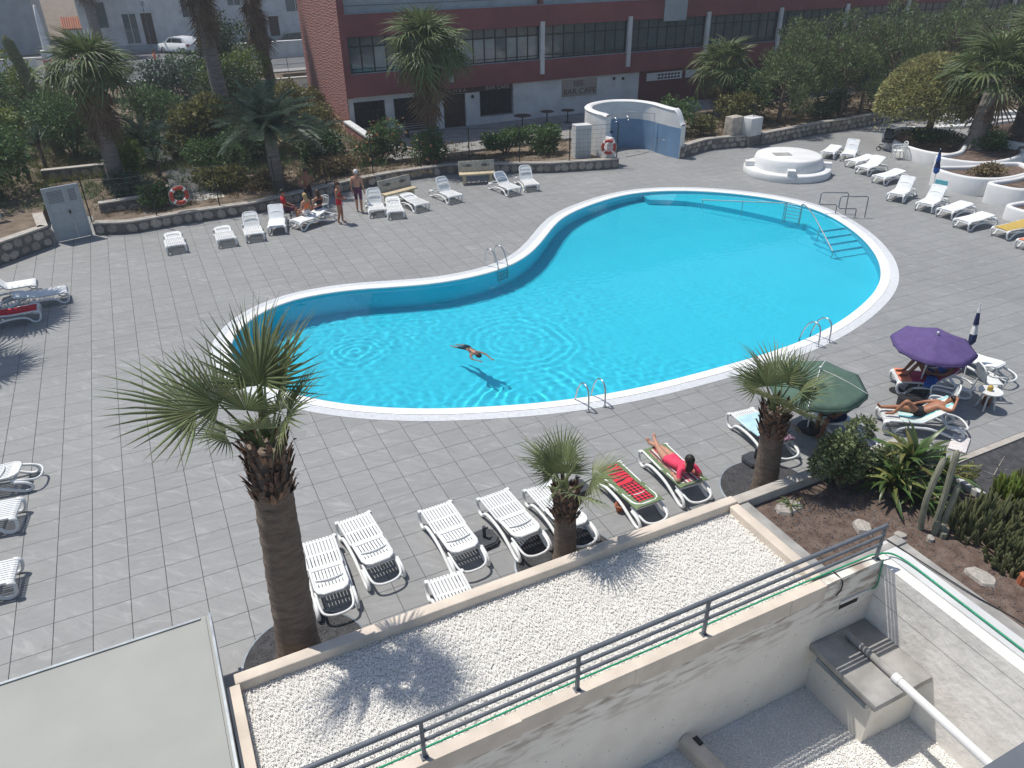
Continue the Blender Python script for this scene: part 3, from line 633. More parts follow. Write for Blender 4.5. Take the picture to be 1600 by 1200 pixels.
# dark ground right of the bed, edge of the deck
mb = MB(); mb.bx(10.67, 40, -14, -7.96, -.5, -.03); mb.build('dark_ground', M['soil_dark'], kind='structure')
mb = MB(); mb.bx(10.67, 40, -7.955, -7.81, -.3, .005); mb.build('deck_kerb', M['coping'], kind='structure')
for i, (x, y, r) in enumerate([(-1.72, -6.85, .98), (3.08, -6.85, .98), (7.82, -6.8, .95)]):
    mb = MB(); mb.cyl((x, y), r, -.3, .006, 40); mb.build('palm_pit', M['soil_dark'], kind='structure')
    mb = MB(); k = 40; mb.strip([(x + (r + .0) * math.cos(2 * PI * j / k), y + r * math.sin(2 * PI * j / k), .012) for j in range(k)], [(x + (r + .035) * math.cos(2 * PI * j / k), y + (r + .035) * math.sin(2 * PI * j / k), .003) for j in range(k)], closed=True); mb.build('pit_edge', M['metal_edge'], kind='structure')
    pebbles('pit_gravel', x - r, x + r, y - r, y + r, .008, 1800, .008, .018, M['pebble_dark'], skip=lambda P, x=x, y=y, r=r: np.hypot(P[:, 0] - x, P[:, 1] - y) > r - .02, kind='stuff', label=['dark gravel round the foot of the tall young palm', 'dark gravel round the foot of the short palm by the loungers', 'dark gravel round the foot of the palm beside the planted bed'][i], cat='gravel')
# ================================================================ SUN LOUNGERS
WL = .64                                   # width of the bed
def lounger_parts(ang):
    """list of (name, mesh); local +y runs from foot to head"""
    out = []; a = R(ang)
    rail = catmull([(.10, .335), (.03, .325), (-.005, .27), (.01, .15), (.06, .055), (.15, .026), (.24, .06), (.33, .165), (.50, .225), (.80, .235), (1.08, .20), (1.32, .115), (1.52, .035), (1.63, .027), (1.715, .07), (1.70, .165), (1.60, .235), (1.42, .27)], 4)
    mb = MB(); mb.tube([(0, y, z) for y, z in rail], .033, 8, flat=1.0); rm = mb.mesh('side_rail', M['white_plastic'])
    # seat: border and lengthwise slats, the foot edge rolled down
    mb = MB(); hw = WL / 2
    prof = [(.00, .295), (.012, .33), (.05, .352), (.12, .36), (.80, .36)]
    ns_ = 9; pitch = (WL - .09) / ns_
    def slats(mb, path, x0, cnt, pit, wd, th=.016):
        for k in range(cnt):
            xc = x0 + (k + .5) * pit
            A = [(xc - wd / 2, *p) for p in path]; B = [(xc + wd / 2, *p) for p in path]
            mb.strip(A, B, smooth=False)
            A2 = [(x, y, z - th) for x, y, z in A]; B2 = [(x, y, z - th) for x, y, z in B]
            mb.strip(A2, A, smooth=False); mb.strip(B, B2, smooth=False)
    slats(mb, prof, -hw + .045, ns_, pitch, pitch * .70)
    for s_ in (-1, 1): mb.tube([(s_ * (hw - .02), y, z - .012) for y, z in prof], .027, 6)
    mb.box((0, .80, .352), (WL - .02, .05, .03)); mb.box((0, .10, .338), (WL - .06, .05, .02)); mb.box((0, .45, .338), (WL - .06, .05, .02))
    out.append(('seat', mb.mesh('seat', M['white_plastic'])))
    # backrest, hinged at y=.83
    mb = MB(); bl = .66; T = Matrix.Translation((0, .835, .352)) @ Matrix.Rotation(a, 4, 'X')
    bp = [(.0, .0), (.25, .012), (.42, .02), (bl - .13, .024)]
    def bs(mb, path, cnt, wtot):
        pit = wtot / cnt
        for k in range(cnt):
            xc = -wtot / 2 + (k + .5) * pit; wd = pit * .72
            A = [(xc - wd / 2, *p) for p in path]; B = [(xc + wd / 2, *p) for p in path]
            mb.strip(A, B, smooth=False, M=T); mb.strip([(x, y, z - .016) for x, y, z in A], A, smooth=False, M=T); mb.strip(B, [(x, y, z - .016) for x, y, z in B], smooth=False, M=T)
    bs(mb, bp, 9, WL - .11)
    mb.box((0, .02, 0), (WL - .06, .05, .03), M=T); mb.box((0, .36, .0), (WL - .08, .05, .018), M=T)
    mb.tube([(-hw + .04, 0, 0), (-hw + .04, bl - .16, .02), (-hw + .075, bl - .06, .024), (-hw + .16, bl, .024), (hw - .16, bl, .024), (hw - .075, bl - .06, .024), (hw - .04, bl - .16, .02), (hw - .04, 0, 0)], .025, 8, M=T)
    mb.prism([(-hw + .06, bl - .17), (hw - .06, bl - .17), (hw - .09, bl - .05), (hw - .17, bl - .01), (-hw + .17, bl - .01), (-hw + .09, bl - .05)], .008, .03, M=T)
    out.append(('backrest', mb.mesh('backrest', M['white_plastic'])))
    # raised pillow bar across the backrest
    mb = MB(); arc = [(x, .30 + .06 * (1 - (x / (hw - .08)) ** 2), .028 + .015 * (1 - (x / (hw - .08)) ** 2)) for x in np.linspace(-hw + .08, hw - .08, 9)]
    mb.tube(arc, .016, 6, M=T); mb.build
    out.append(('pillow_bar', mb.mesh('pillow_bar', M['white_plastic'])))
    # rear frame: hoop that carries the wheels
    mb = MB(); mb.tube(catmull([(-hw + .03, 1.34, .31), (-hw + .035, 1.62, .27), (-hw + .07, 1.78, .23), (-hw + .18, 1.85, .21), (0, 1.865, .205), (hw - .18, 1.85, .21), (hw - .07, 1.78, .23), (hw - .035, 1.62, .27), (hw - .03, 1.34, .31)], 3), .024, 8)
    mb.box((0, 1.38, .25), (WL - .06, .06, .03)); out.append(('rear_hoop', mb.mesh('rear_hoop', M['white_plastic'])))
    return rm, out
_lp = {}
def lounger(foot, dirdeg, ang, label, group, mats=None):
    key = ang
    if key not in _lp: _lp[key] = lounger_parts(ang)
    rm, parts = _lp[key]
    t = thing('sun_lounger', label, 'sun lounger', (foot[0], foot[1], .004), R(dirdeg - 90), group)
    for s_ in (-1, 1): link('side_rail', rm, t, (s_ * (WL / 2 + .012), 0, 0))
    for n_, m_ in parts: link(n_, m_, t)
    return t
def pad(t, mat, ang, name='cover', y0=.0, y1=1.47, wd=.60, th=.035, x=0):
    """cloth that follows seat and backrest of a lounger; its own top-level thing placed with the lounger's transform"""
    a = R(ang); mb = MB()
    pts = []
    for y in np.linspace(y0, y1, 22):
        if y < .835: z = .362 - .05 * max(0, (.05 - y) / .05) ** 2; yy = y
        else: yy = .835 + (y - .835) * math.cos(a); z = .375 + (y - .835) * math.sin(a)
        pts.append((yy, z))
    r_ = random.Random(int(1000 * (y0 + wd) + 7 * t.location.x))
    xs_ = np.linspace(-wd / 2, wd / 2, 9)
    def row(dz, grow=0): return [[(x + xx * (1 + grow) , yy, z + dz - (.03 if abs(xx) > wd * .49 else 0) + r_.uniform(-.004, .004)) for xx in xs_] for yy, z in pts]
    T_ = row(th); nr, nc = len(T_), len(xs_)
    mb.add([p for r__ in T_ for p in r__], [(i * nc + j, i * nc + j + 1, (i + 1) * nc + j + 1, (i + 1) * nc + j) for i in range(nr - 1) for j in range(nc - 1)], 0, True)
    B_ = row(.006)
    for e in (0, nc - 1): mb.strip([T_[i][e] for i in range(nr)], [B_[i][e] for i in range(nr)])
    for e in (0, nr - 1): mb.strip(T_[e], B_[e])
    return mb
def cloth(t, mat, ang, nm, label, cat, **kw):
    o = pad(t, mat, ang, **kw).build(nm, mat, None, t.location, t.rotation_euler, None, label, cat); return o
GN = 'white loungers in the front row'
L_n1 = lounger((-.97, -4.50), -92, 0, 'white slatted lounger half hidden behind the tall palm trunk', GN)
L_n2 = lounger((-.20, -4.18), -86, 2, 'white slatted lounger just right of the tall palm trunk', GN)
L_n3 = lounger((1.33, -4.58), -88, 2, 'white slatted lounger standing just left of a dark umbrella base', GN)
L_n4 = lounger((2.50, -4.74), -87, 3, 'white slatted lounger standing just right of a dark umbrella base', GN)
L_n5 = lounger((3.44, -4.92), -88, 2, 'white slatted lounger behind the short palm trunk', GN)
L_n6 = lounger((.80, -6.42), -92, 0, 'white lounger of which only the foot end shows over the parapet', GN)
L_g1 = lounger((5.02, -4.98), -89, 4, 'white lounger under a green cover with a red checked towel', GN)
L_g2 = lounger((6.28, -4.86), -93, 5, 'white lounger with a green cover that carries the woman in pink', GN)
L_n9 = lounger((8.95, -4.55), -95, 4, 'white lounger behind the right palm trunk with towels on it', GN)
GL = 'loungers at the left edge'
lounger((-7.55, .62), -8, 2, 'white lounger at left edge with open head loop, topmost of three', GL)
lounger((-6.02, -.98), 172, 0, 'white lounger at left edge, middle of three cut by the frame', GL)
lounger((-5.93, -2.93), 175, 0, 'white lounger at left edge, lowest of three cut by the frame', GL)
l = lounger((-6.15, 9.75), 183, 4, 'white lounger with red towel in palm shade at left edge', GL)
cloth(l, M['c_red'], 4, 'red_towel', 'red patterned towel on the shaded lounger at left edge', 'towel', y0=.06, y1=1.2, wd=.5)
l = lounger((-5.42, 10.95), 185, 8, 'white lounger with pale pad reaching furthest right at left edge', GL)
cloth(l, M['white_pad'], 8, 'white_pad', 'pale pad on the shaded lounger reaching furthest right at left edge', 'lounger pad')
l = lounger((-6.35, 12.1), 182, 48, 'white lounger with raised back, topmost at left edge', GL)
cloth(l, M['white_pad'], 48, 'white_pad', 'pale pad on the raised back lounger at left edge', 'lounger pad')
GF = 'white loungers along the stone wall'
C = [((-1.88, 13.7), 90, 0, 'white slatted lounger alone below the lifebuoy on the fence'),
     ((-.10, 13.55), 89, 0, 'short looking flat white lounger between two others by the wall'),
     ((.94, 13.65), 86, 42, 'white lounger with raised slatted back next to the blue cushioned one'),
     ((1.85, 14.1), 78, 46, 'white lounger with raised back and blue cushion beside the seated group'),
     ((2.62, 14.35), 26, 14, 'long white padded lounger seen from its side, women sit on it'),
     ((6.02, 14.35), 80, 55, 'white lounger with tall raised back beside the standing man'),
     ((6.62, 13.75), 78, 14, 'white lounger with low back in front of the bench, left of two'),
     ((7.92, 14.2), 100, 6, 'white lounger with open handle in front of the tilted bench'),
     ((9.62, 14.65), 100, 55, 'white lounger with raised back standing between the two stone benches'),
     ((12.38, 14.45), 98, 40, 'white lounger with grey towel right of the shaded stone bench'),
     ((13.36, 14.65), 80, 55, 'white lounger with raised back, last before the shower wall')]
CL = []
for f_, d_, a_, lab in C: CL.append(lounger(f_, d_, a_, lab, GF))
cloth(CL[3], M['white_pad'], 46, 'white_pad', 'white pad on the lounger with the blue cushion', 'lounger pad', y0=.02)
cloth(CL[4], M['white_pad'], 14, 'white_pad', 'white pad on the long lounger where the women sit', 'lounger pad', y0=.02)
cloth(CL[9], M['c_grey'], 40, 'grey_towel', 'grey towel over the lounger right of the shaded bench', 'towel', y0=1.0, y1=1.49, wd=.52)
mb = MB(); mb.bevbox(-.2, .2, -.06, .06, -.14, .14, .05); mb.build('blue_cushion', M['c_blue'], None, (2.03, 15.35, .72), (R(-40), 0, R(-10)), None, 'dark blue cushion propped on the raised back lounger by the wall', 'cushion')
GR = 'white loungers along the curved planters'
D = [((29.35, 12.7), 28, 4, 'white lounger with head handle nearest the round white block'),
     ((29.85, 11.85), 34, 50, 'white lounger with upright back second from the round white block'),
     ((29.0, 10.85), 4, 6, 'flat white lounger third from the round white block'),
     ((28.5, 9.72), 10, 28, 'white lounger with half raised back near the plastic chair'),
     ((27.9, 8.22), 3, 8, 'flat white lounger left of the folded blue parasol'),
     ((26.3, 5.9), 22, 48, 'white lounger with upright back beside the folded blue parasol'),
     ((26.2, 4.4), 17, 50, 'white lounger with upright back and a turquoise cloth behind'),
     ((26.2, 3.45), 6, 4, 'flat white lounger below the lounger with turquoise cloth'),
     ((25.6, 2.25), 0, 4, 'flat white lounger in front of the small round planter'),
     ((26.0, .95), -4, 6, 'lounger with mustard yellow pad at the right edge'),
     ((25.5, -.35), -6, 4, 'lounger with pinkish pad at the right edge')]
DL = [lounger(f_, d_, a_, lab, GR) for f_, d_, a_, lab in D]
for i, o in enumerate(DL[:9]):
    cloth(o, M['white_pad'], D[i][2], 'white_pad', ['white pad on the lounger nearest the round white block', 'white pad on the upright lounger second from the round block', 'white pad on the flat lounger third from the round block', 'white pad on the half raised lounger near the plastic chair', 'white pad on the flat lounger left of the blue parasol', 'white pad on the upright lounger beside the blue parasol', 'white pad on the upright lounger with turquoise cloth', 'white pad on the flat lounger below the turquoise cloth', 'white pad on the flat lounger before the small round planter'][i], 'lounger pad', y0=.02, wd=.62)
cloth(DL[9], M['c_yellow'], 6, 'yellow_pad', 'mustard yellow pad on the lounger at the right edge', 'lounger pad', y0=.02, wd=.6)
cloth(DL[10], M['c_coral'], 4, 'pink_pad', 'pale pink pad on the lowest lounger at the right edge', 'lounger pad', y0=.02, wd=.6)
mb = MB(); mb.box((0, 0, 0), (.5, .05, .55)); mb.build('turquoise_cloth', M['c_aqua'], None, (28.05, 5.2, .62), (0, 0, R(105)), None, 'turquoise cloth hanging behind the upright lounger at right', 'cloth')
# covers and towels in the front row
cloth(L_g1, M['c_greencover'], 4, 'green_cover', 'green fabric cover on the lounger with the red checked towel', 'lounger cover', y0=-.01, y1=1.56, wd=.66, th=.02)
cloth(L_g2, M['c_greencover'], 5, 'green_cover', 'green fabric cover on the lounger of the woman in pink', 'lounger cover', y0=-.01, y1=1.56, wd=.66, th=.02)
def checktowel():
    m, nt, b, N, Lk = newmat('check_towel'); b.inputs['Roughness'].default_value = .9
    tc = N('ShaderNodeTexCoord'); mp = N('ShaderNodeMapping'); mp.inputs['Rotation'].default_value = (0, 0, R(45)); mp.inputs['Scale'].default_value = (1, 1, .001); Lk(tc.outputs['Object'], mp.inputs[0])
    ck = N('ShaderNodeTexChecker'); ck.inputs['Scale'].default_value = 16; Lk(mp.outputs[0], ck.inputs['Vector'])
    wv = N('ShaderNodeTexWave'); wv.bands_direction = 'Y'; wv.inputs['Scale'].default_value = 2.6; wv.inputs['Distortion'].default_value = 6; Lk(tc.outputs['Object'], wv.inputs['Vector'])
    gt = N('ShaderNodeMath'); gt.operation = 'GREATER_THAN'; gt.inputs[1].default_value = .8; Lk(wv.outputs['Fac'], gt.inputs[0])
    sx = N('ShaderNodeSeparateXYZ'); Lk(tc.outputs['Object'], sx.inputs[0]); g2 = N('ShaderNodeMath'); g2.operation = 'GREATER_THAN'; g2.inputs[1].default_value = .80; Lk(sx.outputs['Y'], g2.inputs[0])
    mf = N('ShaderNodeMix'); mf.data_type = 'FLOAT'; Lk(g2.outputs[0], mf.inputs['Factor']); Lk(gt.outputs[0], mf.inputs['A']); Lk(ck.outputs['Fac'], mf.inputs['B'])
    mx = N('ShaderNodeMix'); mx.data_type = 'RGBA'; Lk(mf.outputs['Result'], mx.inputs['Factor']); mx.inputs['A'].default_value = (.62, .03, .055, 1); mx.inputs['B'].default_value = (.03, .012, .016, 1); Lk(mx.outputs['Result'], b.inputs['Base Color']); return m
def spotted(name, c1, c2, sc=22, thr=.32):
    m, nt, b, N, Lk = newmat(name); b.inputs['Roughness'].default_value = .9
    tc = N('ShaderNodeTexCoord'); vo = N('ShaderNodeTexVoronoi'); vo.inputs['Scale'].default_value = sc; Lk(tc.outputs['Object'], vo.inputs['Vector'])
    lt = N('ShaderNodeMath'); lt.operation = 'LESS_THAN'; lt.inputs[1].default_value = thr; Lk(vo.outputs['Distance'], lt.inputs[0])
    mx = N('ShaderNodeMix'); mx.data_type = 'RGBA'; Lk(lt.outputs[0], mx.inputs['Factor']); mx.inputs['A'].default_value = (*c1, 1); mx.inputs['B'].default_value = (*c2, 1); Lk(mx.outputs['Result'], b.inputs['Base Color']); return m
def striped(name, cols, sc=3.2):
    m, nt, b, N, Lk = newmat(name); b.inputs['Roughness'].default_value = .9
    tc = N('ShaderNodeTexCoord'); sx = N('ShaderNodeSeparateXYZ'); Lk(tc.outputs['Object'], sx.inputs[0])
    ma = N('ShaderNodeMath'); ma.operation = 'MULTIPLY_ADD'; ma.inputs[1].default_value = sc; ma.inputs[2].default_value = 5; Lk(sx.outputs['X'], ma.inputs[0]); fr = N('ShaderNodeMath'); fr.operation = 'FRACT'; Lk(ma.outputs[0], fr.inputs[0])
    cr = N('ShaderNodeValToRGB'); cr.color_ramp.interpolation = 'CONSTANT'; e = cr.color_ramp.elements
    while len(e) < len(cols): e.new(.5)
    for i, c in enumerate(cols): e[i].position = i / len(cols); e[i].color = (*c, 1)
    Lk(fr.outputs[0], cr.inputs[0]); Lk(cr.outputs[0], b.inputs['Base Color']); return m
cloth(L_g1, checktowel(), 4, 'red_towel', 'red and black checked towel on the green covered lounger', 'towel', y0=.12, y1=1.42, wd=.46, th=.03, x=.0)
cloth(L_g2, striped('pink_stripes', [(.62, .52, .50), (.5, .07, .08), (.62, .55, .53), (.12, .06, .06), (.60, .30, .28)], 4.2), 5, 'striped_towel', 'pink and white patterned towel under the woman in pink', 'towel', y0=.15, y1=1.5, wd=.48, th=.03)
cloth(L_n9, M['c_sky'], 4, 'pale_towel', 'pale blue towel on the lounger behind the right palm', 'towel', y0=.30, y1=1.12, wd=.66, th=.03)
cloth(L_n9, spotted('floral', (.10, .045, .075), (.45, .33, .40), 26, .33), 4, 'floral_towel', 'mauve flowered towel on the lounger behind the right palm', 'towel', y0=1.13, y1=1.55, wd=.66, th=.03)
# ---- cluster under the purple parasol
L_e1 = lounger((13.45, -5.05), -36, 34, 'lounger with rose towel under the purple parasol', 'loungers by the parasols')
L_e2 = lounger((11.72, -6.15), -35, 36, 'white lounger below the purple parasol with the tanned sunbather', 'loungers by the parasols')
L_e3 = lounger((15.9, -4.55), -84, 6, 'white lounger standing behind the purple parasol at right', 'loungers by the parasols')
cloth(L_e1, M['c_rose'], 34, 'rose_towel', 'rose red towel on the lounger under the purple parasol', 'towel', y0=.12, y1=1.45, wd=.6)
mb = MB(); mb.bevbox(-.32, .32, -.02, .26, -.012, .012, .01); mb.build('coral_towel', M['c_coral'], None, (13.49, -5.09, .40), (0, 0, R(-126)), None, 'coral towel folded on the foot of the lounger under purple parasol', 'towel')
cloth(L_e2, striped('aqua_towel', [(.55, .66, .66), (.20, .52, .56), (.66, .68, .62), (.42, .62, .60)], 3.0), 36, 'aqua_towel', 'pale aqua towel under the tanned sunbather', 'towel', y0=.35, y1=1.52, wd=.56)
cloth(L_e3, M['white_pad'], 6, 'white_pad', 'white pad on the lounger behind the purple parasol', 'lounger pad', y0=.02)
mb = MB(); mb.box((0, 0, 0), (.62, .5, .03)); mb.build('aqua_towel', M['c_aqua'], None, (15.30, -4.55, .42), (R(-12), 0, R(-35)), None, 'turquoise towel seen between purple parasol and white lounger', 'towel')
L_e4 = lounger((10.72, -5.15), -97, 30, 'white lounger mostly hidden under the green parasol', 'loungers by the parasols')
# ================================================================ PARASOLS, BASES, CHAIRS, LADDERS AND OTHER DECK THINGS
def parasol(name, label, base, top, rad, drop, mat, nrib=8, rimdrop=.10, hubmat='white_plastic', ribs=None, pole='white_plastic', ribvis=()):
    t = thing(name, label, 'parasol', base)
    b = Vector((0, 0, 0)); tp = Vector(top) - Vector(base); ax = tp.normalized()
    mb = MB(); mb.tube([b, tp + ax * .06], .017, 10); mb.build('pole', M[pole], t)
    mb = MB(); mb.sphere(tp + ax * .06, .03); mb.build('finial', M[hubmat], t)
    Q = ax.to_track_quat('Z', 'Y').to_matrix().to_4x4(); T = Matrix.Translation(tp) @ Q
    k = nrib * 6; mb = MB(); rings_ = []
    for i, f in enumerate(np.linspace(0, 1, 9)):
        row = []
        for j in range(k):
            ph = 2 * PI * j / k; s_ = abs(math.sin(ph * nrib / 2))
            rr = rad * f * (1 - .055 * s_ * f); z = -drop * (f ** 1.35) - .045 * s_ * f * (1 - .3 * f)
            row.append((rr * math.cos(ph), rr * math.sin(ph), z))
        rings_.append(row)
    val = [(x * 1.005, y * 1.005, z - rimdrop * (.75 + .25 * math.cos(j * nrib * 2 * PI / k * 2))) for j, (x, y, z) in enumerate(rings_[-1])]
    mb.grid(rings_, True, M=T); mb.strip(rings_[-1], val, closed=True, M=T)
    c_ = mb.build('canopy', mat, t)
    sm = c_.modifiers.new('thickness', 'SOLIDIFY'); sm.thickness = .004; sm.offset = -1
    for q_ in range(nrib):
        ph = 2 * PI * q_ / nrib; mb = MB()
        mb.tube([(rad * f * math.cos(ph), rad * f * math.sin(ph), -drop * f ** 1.35 - .012) for f in np.linspace(.03, .99, 6)], .006, 5, M=T); mb.build('rib', M['white_plastic'], t)
    for ph, w_ in ribvis:                   # pale seam tapes sewn on the canopy
        mb = MB(); mb.tube([(rad * f * math.cos(ph), rad * f * math.sin(ph), -drop * f ** 1.35 + .008) for f in np.linspace(.02, .98, 8)], .009, 5, M=T); mb.build('seam', M['c_white'], t)
    return t
parasol('purple_parasol', 'open purple parasol tilted over the lounger with rose towel', (13.80, -5.49, 0), (13.78, -5.60, 1.66), .95, .28, M['c_violet'], rimdrop=.07)
t8 = [2 * PI * k / 8 for k in range(8)]
parasol('green_parasol', 'open dark green parasol with pale seams right of the palm', (10.12, -5.55, 0), (10.05, -5.60, 1.66), 1.06, .36, M['c_umbgreen'], rimdrop=.11, ribvis=[(t8[0], 1), (t8[2], 1), (t8[6], 1)])
def closed_parasol(label, base, top, r, mats):
    t = thing('folded_parasol', label, 'parasol', base); tp = Vector(top) - Vector(base); ax = tp.normalized(); T = Matrix.Translation((0, 0, 0)) @ ax.to_track_quat('Z', 'Y').to_matrix().to_4x4(); L_ = tp.length
    mb = MB(); mb.tube([(0, 0, 0), (0, 0, L_)], .015, 8, M=T); mb.build('pole', M['white_plastic'], t)
    mb = MB(); k = 16
    prof = [(L_ * .46, .35), (L_ * .50, .95), (L_ * .60, 1.0), (L_ * .72, .62), (L_ * .76, .75), (L_ * .88, .55), (L_ * .97, .2), (L_ * .985, .05)]
    rows = [[(r * f * (1 + .22 * math.cos(4 * 2 * PI * j / k + i)) * math.cos(2 * PI * j / k), r * f * (1 + .22 * math.cos(4 * 2 * PI * j / k + i)) * math.sin(2 * PI * j / k), z) for j in range(k)] for i, (z, f) in enumerate(prof)]
    for i in range(len(rows) - 1): mb.strip(rows[i], rows[i + 1], closed=True, M=T, mi=(0, 0, 1, 0, 0, 1, 0)[i] if len(mats) > 1 else 0)
    mb.build('folded_canopy', mats, t)
    mb = MB(); mb.tube([(r * .8 * math.cos(a), r * .8 * math.sin(a), L_ * .735) for a in np.linspace(0, 2 * PI, 14)[:-1]], .012, 6, M=T, closed=True); mb.build('tie_band', M['c_navy'], t)
    return t
closed_parasol('folded navy and white parasol leaning beside the purple parasol', (15.45, -5.56, 0), (15.58, -5.30, 1.98), .075, [M['c_navy'], M['c_white']])
closed_parasol('folded blue parasol standing among the loungers at the right planter', (28.7, 5.95, 0), (28.55, 6.0, 2.0), .11, [M['c_blue'], M['c_navy']])
def umb_base(x, y, rz, label):
    t = thing('parasol_base', label, 'parasol base', (x, y, .004), rz, 'dark square parasol bases')
    mb = MB(); pl = [(-.25, -.14), (-.14, -.25), (.14, -.25), (.25, -.14), (.25, .14), (.14, .25), (-.14, .25), (-.25, .14)]
    mb.prism(pl, 0, .075); mb.prism([(a * .9, b * .9) for a, b in pl], .075, .10); mb.build('block', M['dark_base'], t)
    mb = MB(); mb.cyl((0, 0), .034, .10, .36, 12); mb.build('socket', M['dark_base'], t)
    mb = MB(); mb.tube([(.03, 0, .30), (.085, 0, .30)], .018, 8); mb.build('clamp_knob', M['dark_base'], t)
umb_base(1.93, -5.62, .1, 'dark parasol base between two white loungers in the front row')
umb_base(4.27, -5.05, .1, 'dark parasol base just right of the short palm')
umb_base(8.22, -5.95, .1, 'dark parasol base beside the right palm trunk')
umb_base(13.86, -5.47, .4, 'dark parasol base under the purple parasol')
umb_base(10.20, -5.53, .3, 'dark parasol base under the green parasol')
t = thing('flower_pot', 'small empty terracotta pot beside the red towel lounger', 'pot', (4.69, -6.02, .004))
mb = MB(); mb.lathe([(0, 0), (.055, 0), (.085, .13), (.098, .13), (.098, .165), (.082, .165), (.05, .03), (0, .03)], 18); mb.build('pot_body', M['terracotta'], t)
mb = MB(); mb.cyl((0, 0), .068, .09, .115, 14); mb.build('pot_soil', M['soil'], t)
# plastic armchairs
def chair(x, y, rz, label, sc=1):
    t = thing('plastic_chair', label, 'chair', (x, y, .004), rz, 'white plastic chairs'); m = M['white_plastic_old']
    mb = MB(); mb.bevbox(-.22, .22, -.21, .20, .40, .43, .012); mb.build('seat', m, t)
    for sx, sy in ((-1, -1), (1, -1), (-1, 1), (1, 1)):
        mb = MB(); mb.tube([(sx * .20, sy * .18, .41), (sx * .25, sy * .24, 0)], .024, 6); mb.build('leg', m, t)
    for s_ in (-1, 1):
        mb = MB(); mb.tube(catmull([(s_ * .24, -.20, .38), (s_ * .26, -.22, .58), (s_ * .27, -.12, .645), (s_ * .27, .10, .65), (s_ * .235, .22, .68)], 4), .022, 6); mb.build('armrest', m, t)
    mb = MB()
    for k in range(5):
        xx = -.16 + .08 * k; mb.tube([(xx, .20, .43), (xx * 1.05, .26, .62), (xx * 1.08, .30, .80)], .019, 5)
    mb.tube(catmull([(-.21, .21, .43), (-.235, .27, .62), (-.21, .31, .80), (0, .335, .865), (.21, .31, .80), (.235, .27, .62), (.21, .21, .43)], 4), .023, 6)
    mb.build('backrest', m, t); return t
chair(13.30, -6.42, R(215), 'white plastic armchair in front of the purple parasol group')
chair(15.20, -6.35, R(60), 'white plastic chair by the side table behind the purple parasol')
chair(32.55, 11.1, R(-120), 'white plastic armchair standing by the right planter')
chair(4.05, 15.95, R(200), 'white plastic chair in the shade behind the woman in red')
t = thing('side_table', 'small round white plastic table with a yellow tin by the parasols', 'table', (14.62, -6.75, .004))
mb = MB(); mb.cyl((0, 0), .26, .47, .495, 24); mb.build('table_top', M['white_plastic_old'], t)
for a in range(4):
    mb = MB(); mb.tube([(.1 * math.cos(a * PI / 2 + .4), .1 * math.sin(a * PI / 2 + .4), .47), (.2 * math.cos(a * PI / 2 + .4), .2 * math.sin(a * PI / 2 + .4), 0)], .02, 6); mb.build('leg', M['white_plastic_old'], t)
mb = MB(); mb.lathe([(0, 0), (.06, 0), (.06, .10), (.045, .12), (0, .12)], 14); mb.build('yellow_tin', M['c_yellow'], None, (14.60, -6.73, .501), None, None, 'yellow tin standing on the small round table', 'tin')
mb = MB(); mb.bevbox(-.14, .14, -.09, .09, 0, .22, .04); mb.tube(catmull([(-.09, 0, .2), (-.06, 0, .34), (.06, 0, .34), (.09, 0, .2)], 4), .012, 6); mb.build('brown_bag', M['rust'], None, (14.85, -6.62, .004), (0, 0, .4), None, 'brown bag beside the small round table', 'bag')
mb = MB(); mb.bevbox(-.30, .30, -.16, .16, 0, .34, .06); mb.tube(catmull([(-.18, 0, .30), (-.12, .05, .48), (.12, .05, .48), (.18, 0, .30)], 4), .016, 6); mb.build('beach_bag', M['c_black'], None, (13.02, -5.95, .004), (0, 0, -.6), None, 'big black beach bag behind the tanned sunbather', 'bag')
mb = MB(); mb.lathe([(0, .10), (.06, .10), (.085, .04), (.17, .015), (.175, 0), (.08, 0)], 18); mb.build('sun_hat', M['c_black'], None, (13.42, -5.22, .006), None, None, 'dark sun hat lying on tiles near the purple parasol', 'hat')
mb = MB(); mb.bevbox(-.28, .28, -.12, .12, 0, .10, .04); mb.build('blue_towel', M['c_blue'], None, (13.75, -5.80, .42), (0, 0, .5), None, 'crumpled blue towel on the lounger under the purple parasol', 'towel')
mb = MB(); mb.bevbox(-.34, .34, -.18, .18, 0, .05, .02); mb.build('speckled_towel', spotted('speckle', (.66, .64, .62), (.30, .05, .06), 30, .25), None, (12.72, -7.5, .005), (0, 0, .5), None, 'white towel with red specks on the ground by the cactus tops', 'towel')
# pool ladders
def pool_ladder(p, inward, label, steps=True):
    """p = middle of the deck anchors, inward = unit vector to the water"""
    rz = math.atan2(inward[1], inward[0]) - PI / 2
    t = thing('pool_ladder', label, 'ladder', (p[0], p[1], .008), rz, 'stainless pool ladders')
    for s_ in (-1, 1):
        mb = MB(); x = s_ * .235
        mb.tube(catmull([(x, 0, 0), (x, .005, .34), (x, .05, .56), (x, .19, .655), (x, .36, .60), (x, .50, .40), (x, .59, .12), (x, .62, -.10), (x, .62, -.95)], 5), .021, 10); mb.build('handrail', M['steel'], t)
        mb = MB(); mb.lathe([(.0, .0), (.05, .0), (.05, .012), (.024, .03)], 14, c=(x, 0)); mb.build('flange', M['steel'], t)
    for k in range(4):
        mb = MB(); mb.bevbox(-.235, .235, .585, .655, -.26 - .22 * k, -.235 - .22 * k, .008); mb.build('rung', M['steel'], t)
    return t
pool_ladder((6.28, -2.56), (-.02, 1), 'stainless pool ladder at the near edge above the short palm')
pool_ladder((7.98, 7.42), (.38, -.92), 'stainless pool ladder on the far edge with rungs against blue wall')
pool_ladder((13.70, -2.52), (-.12, .99), 'stainless pool ladder between right palm and green parasol')
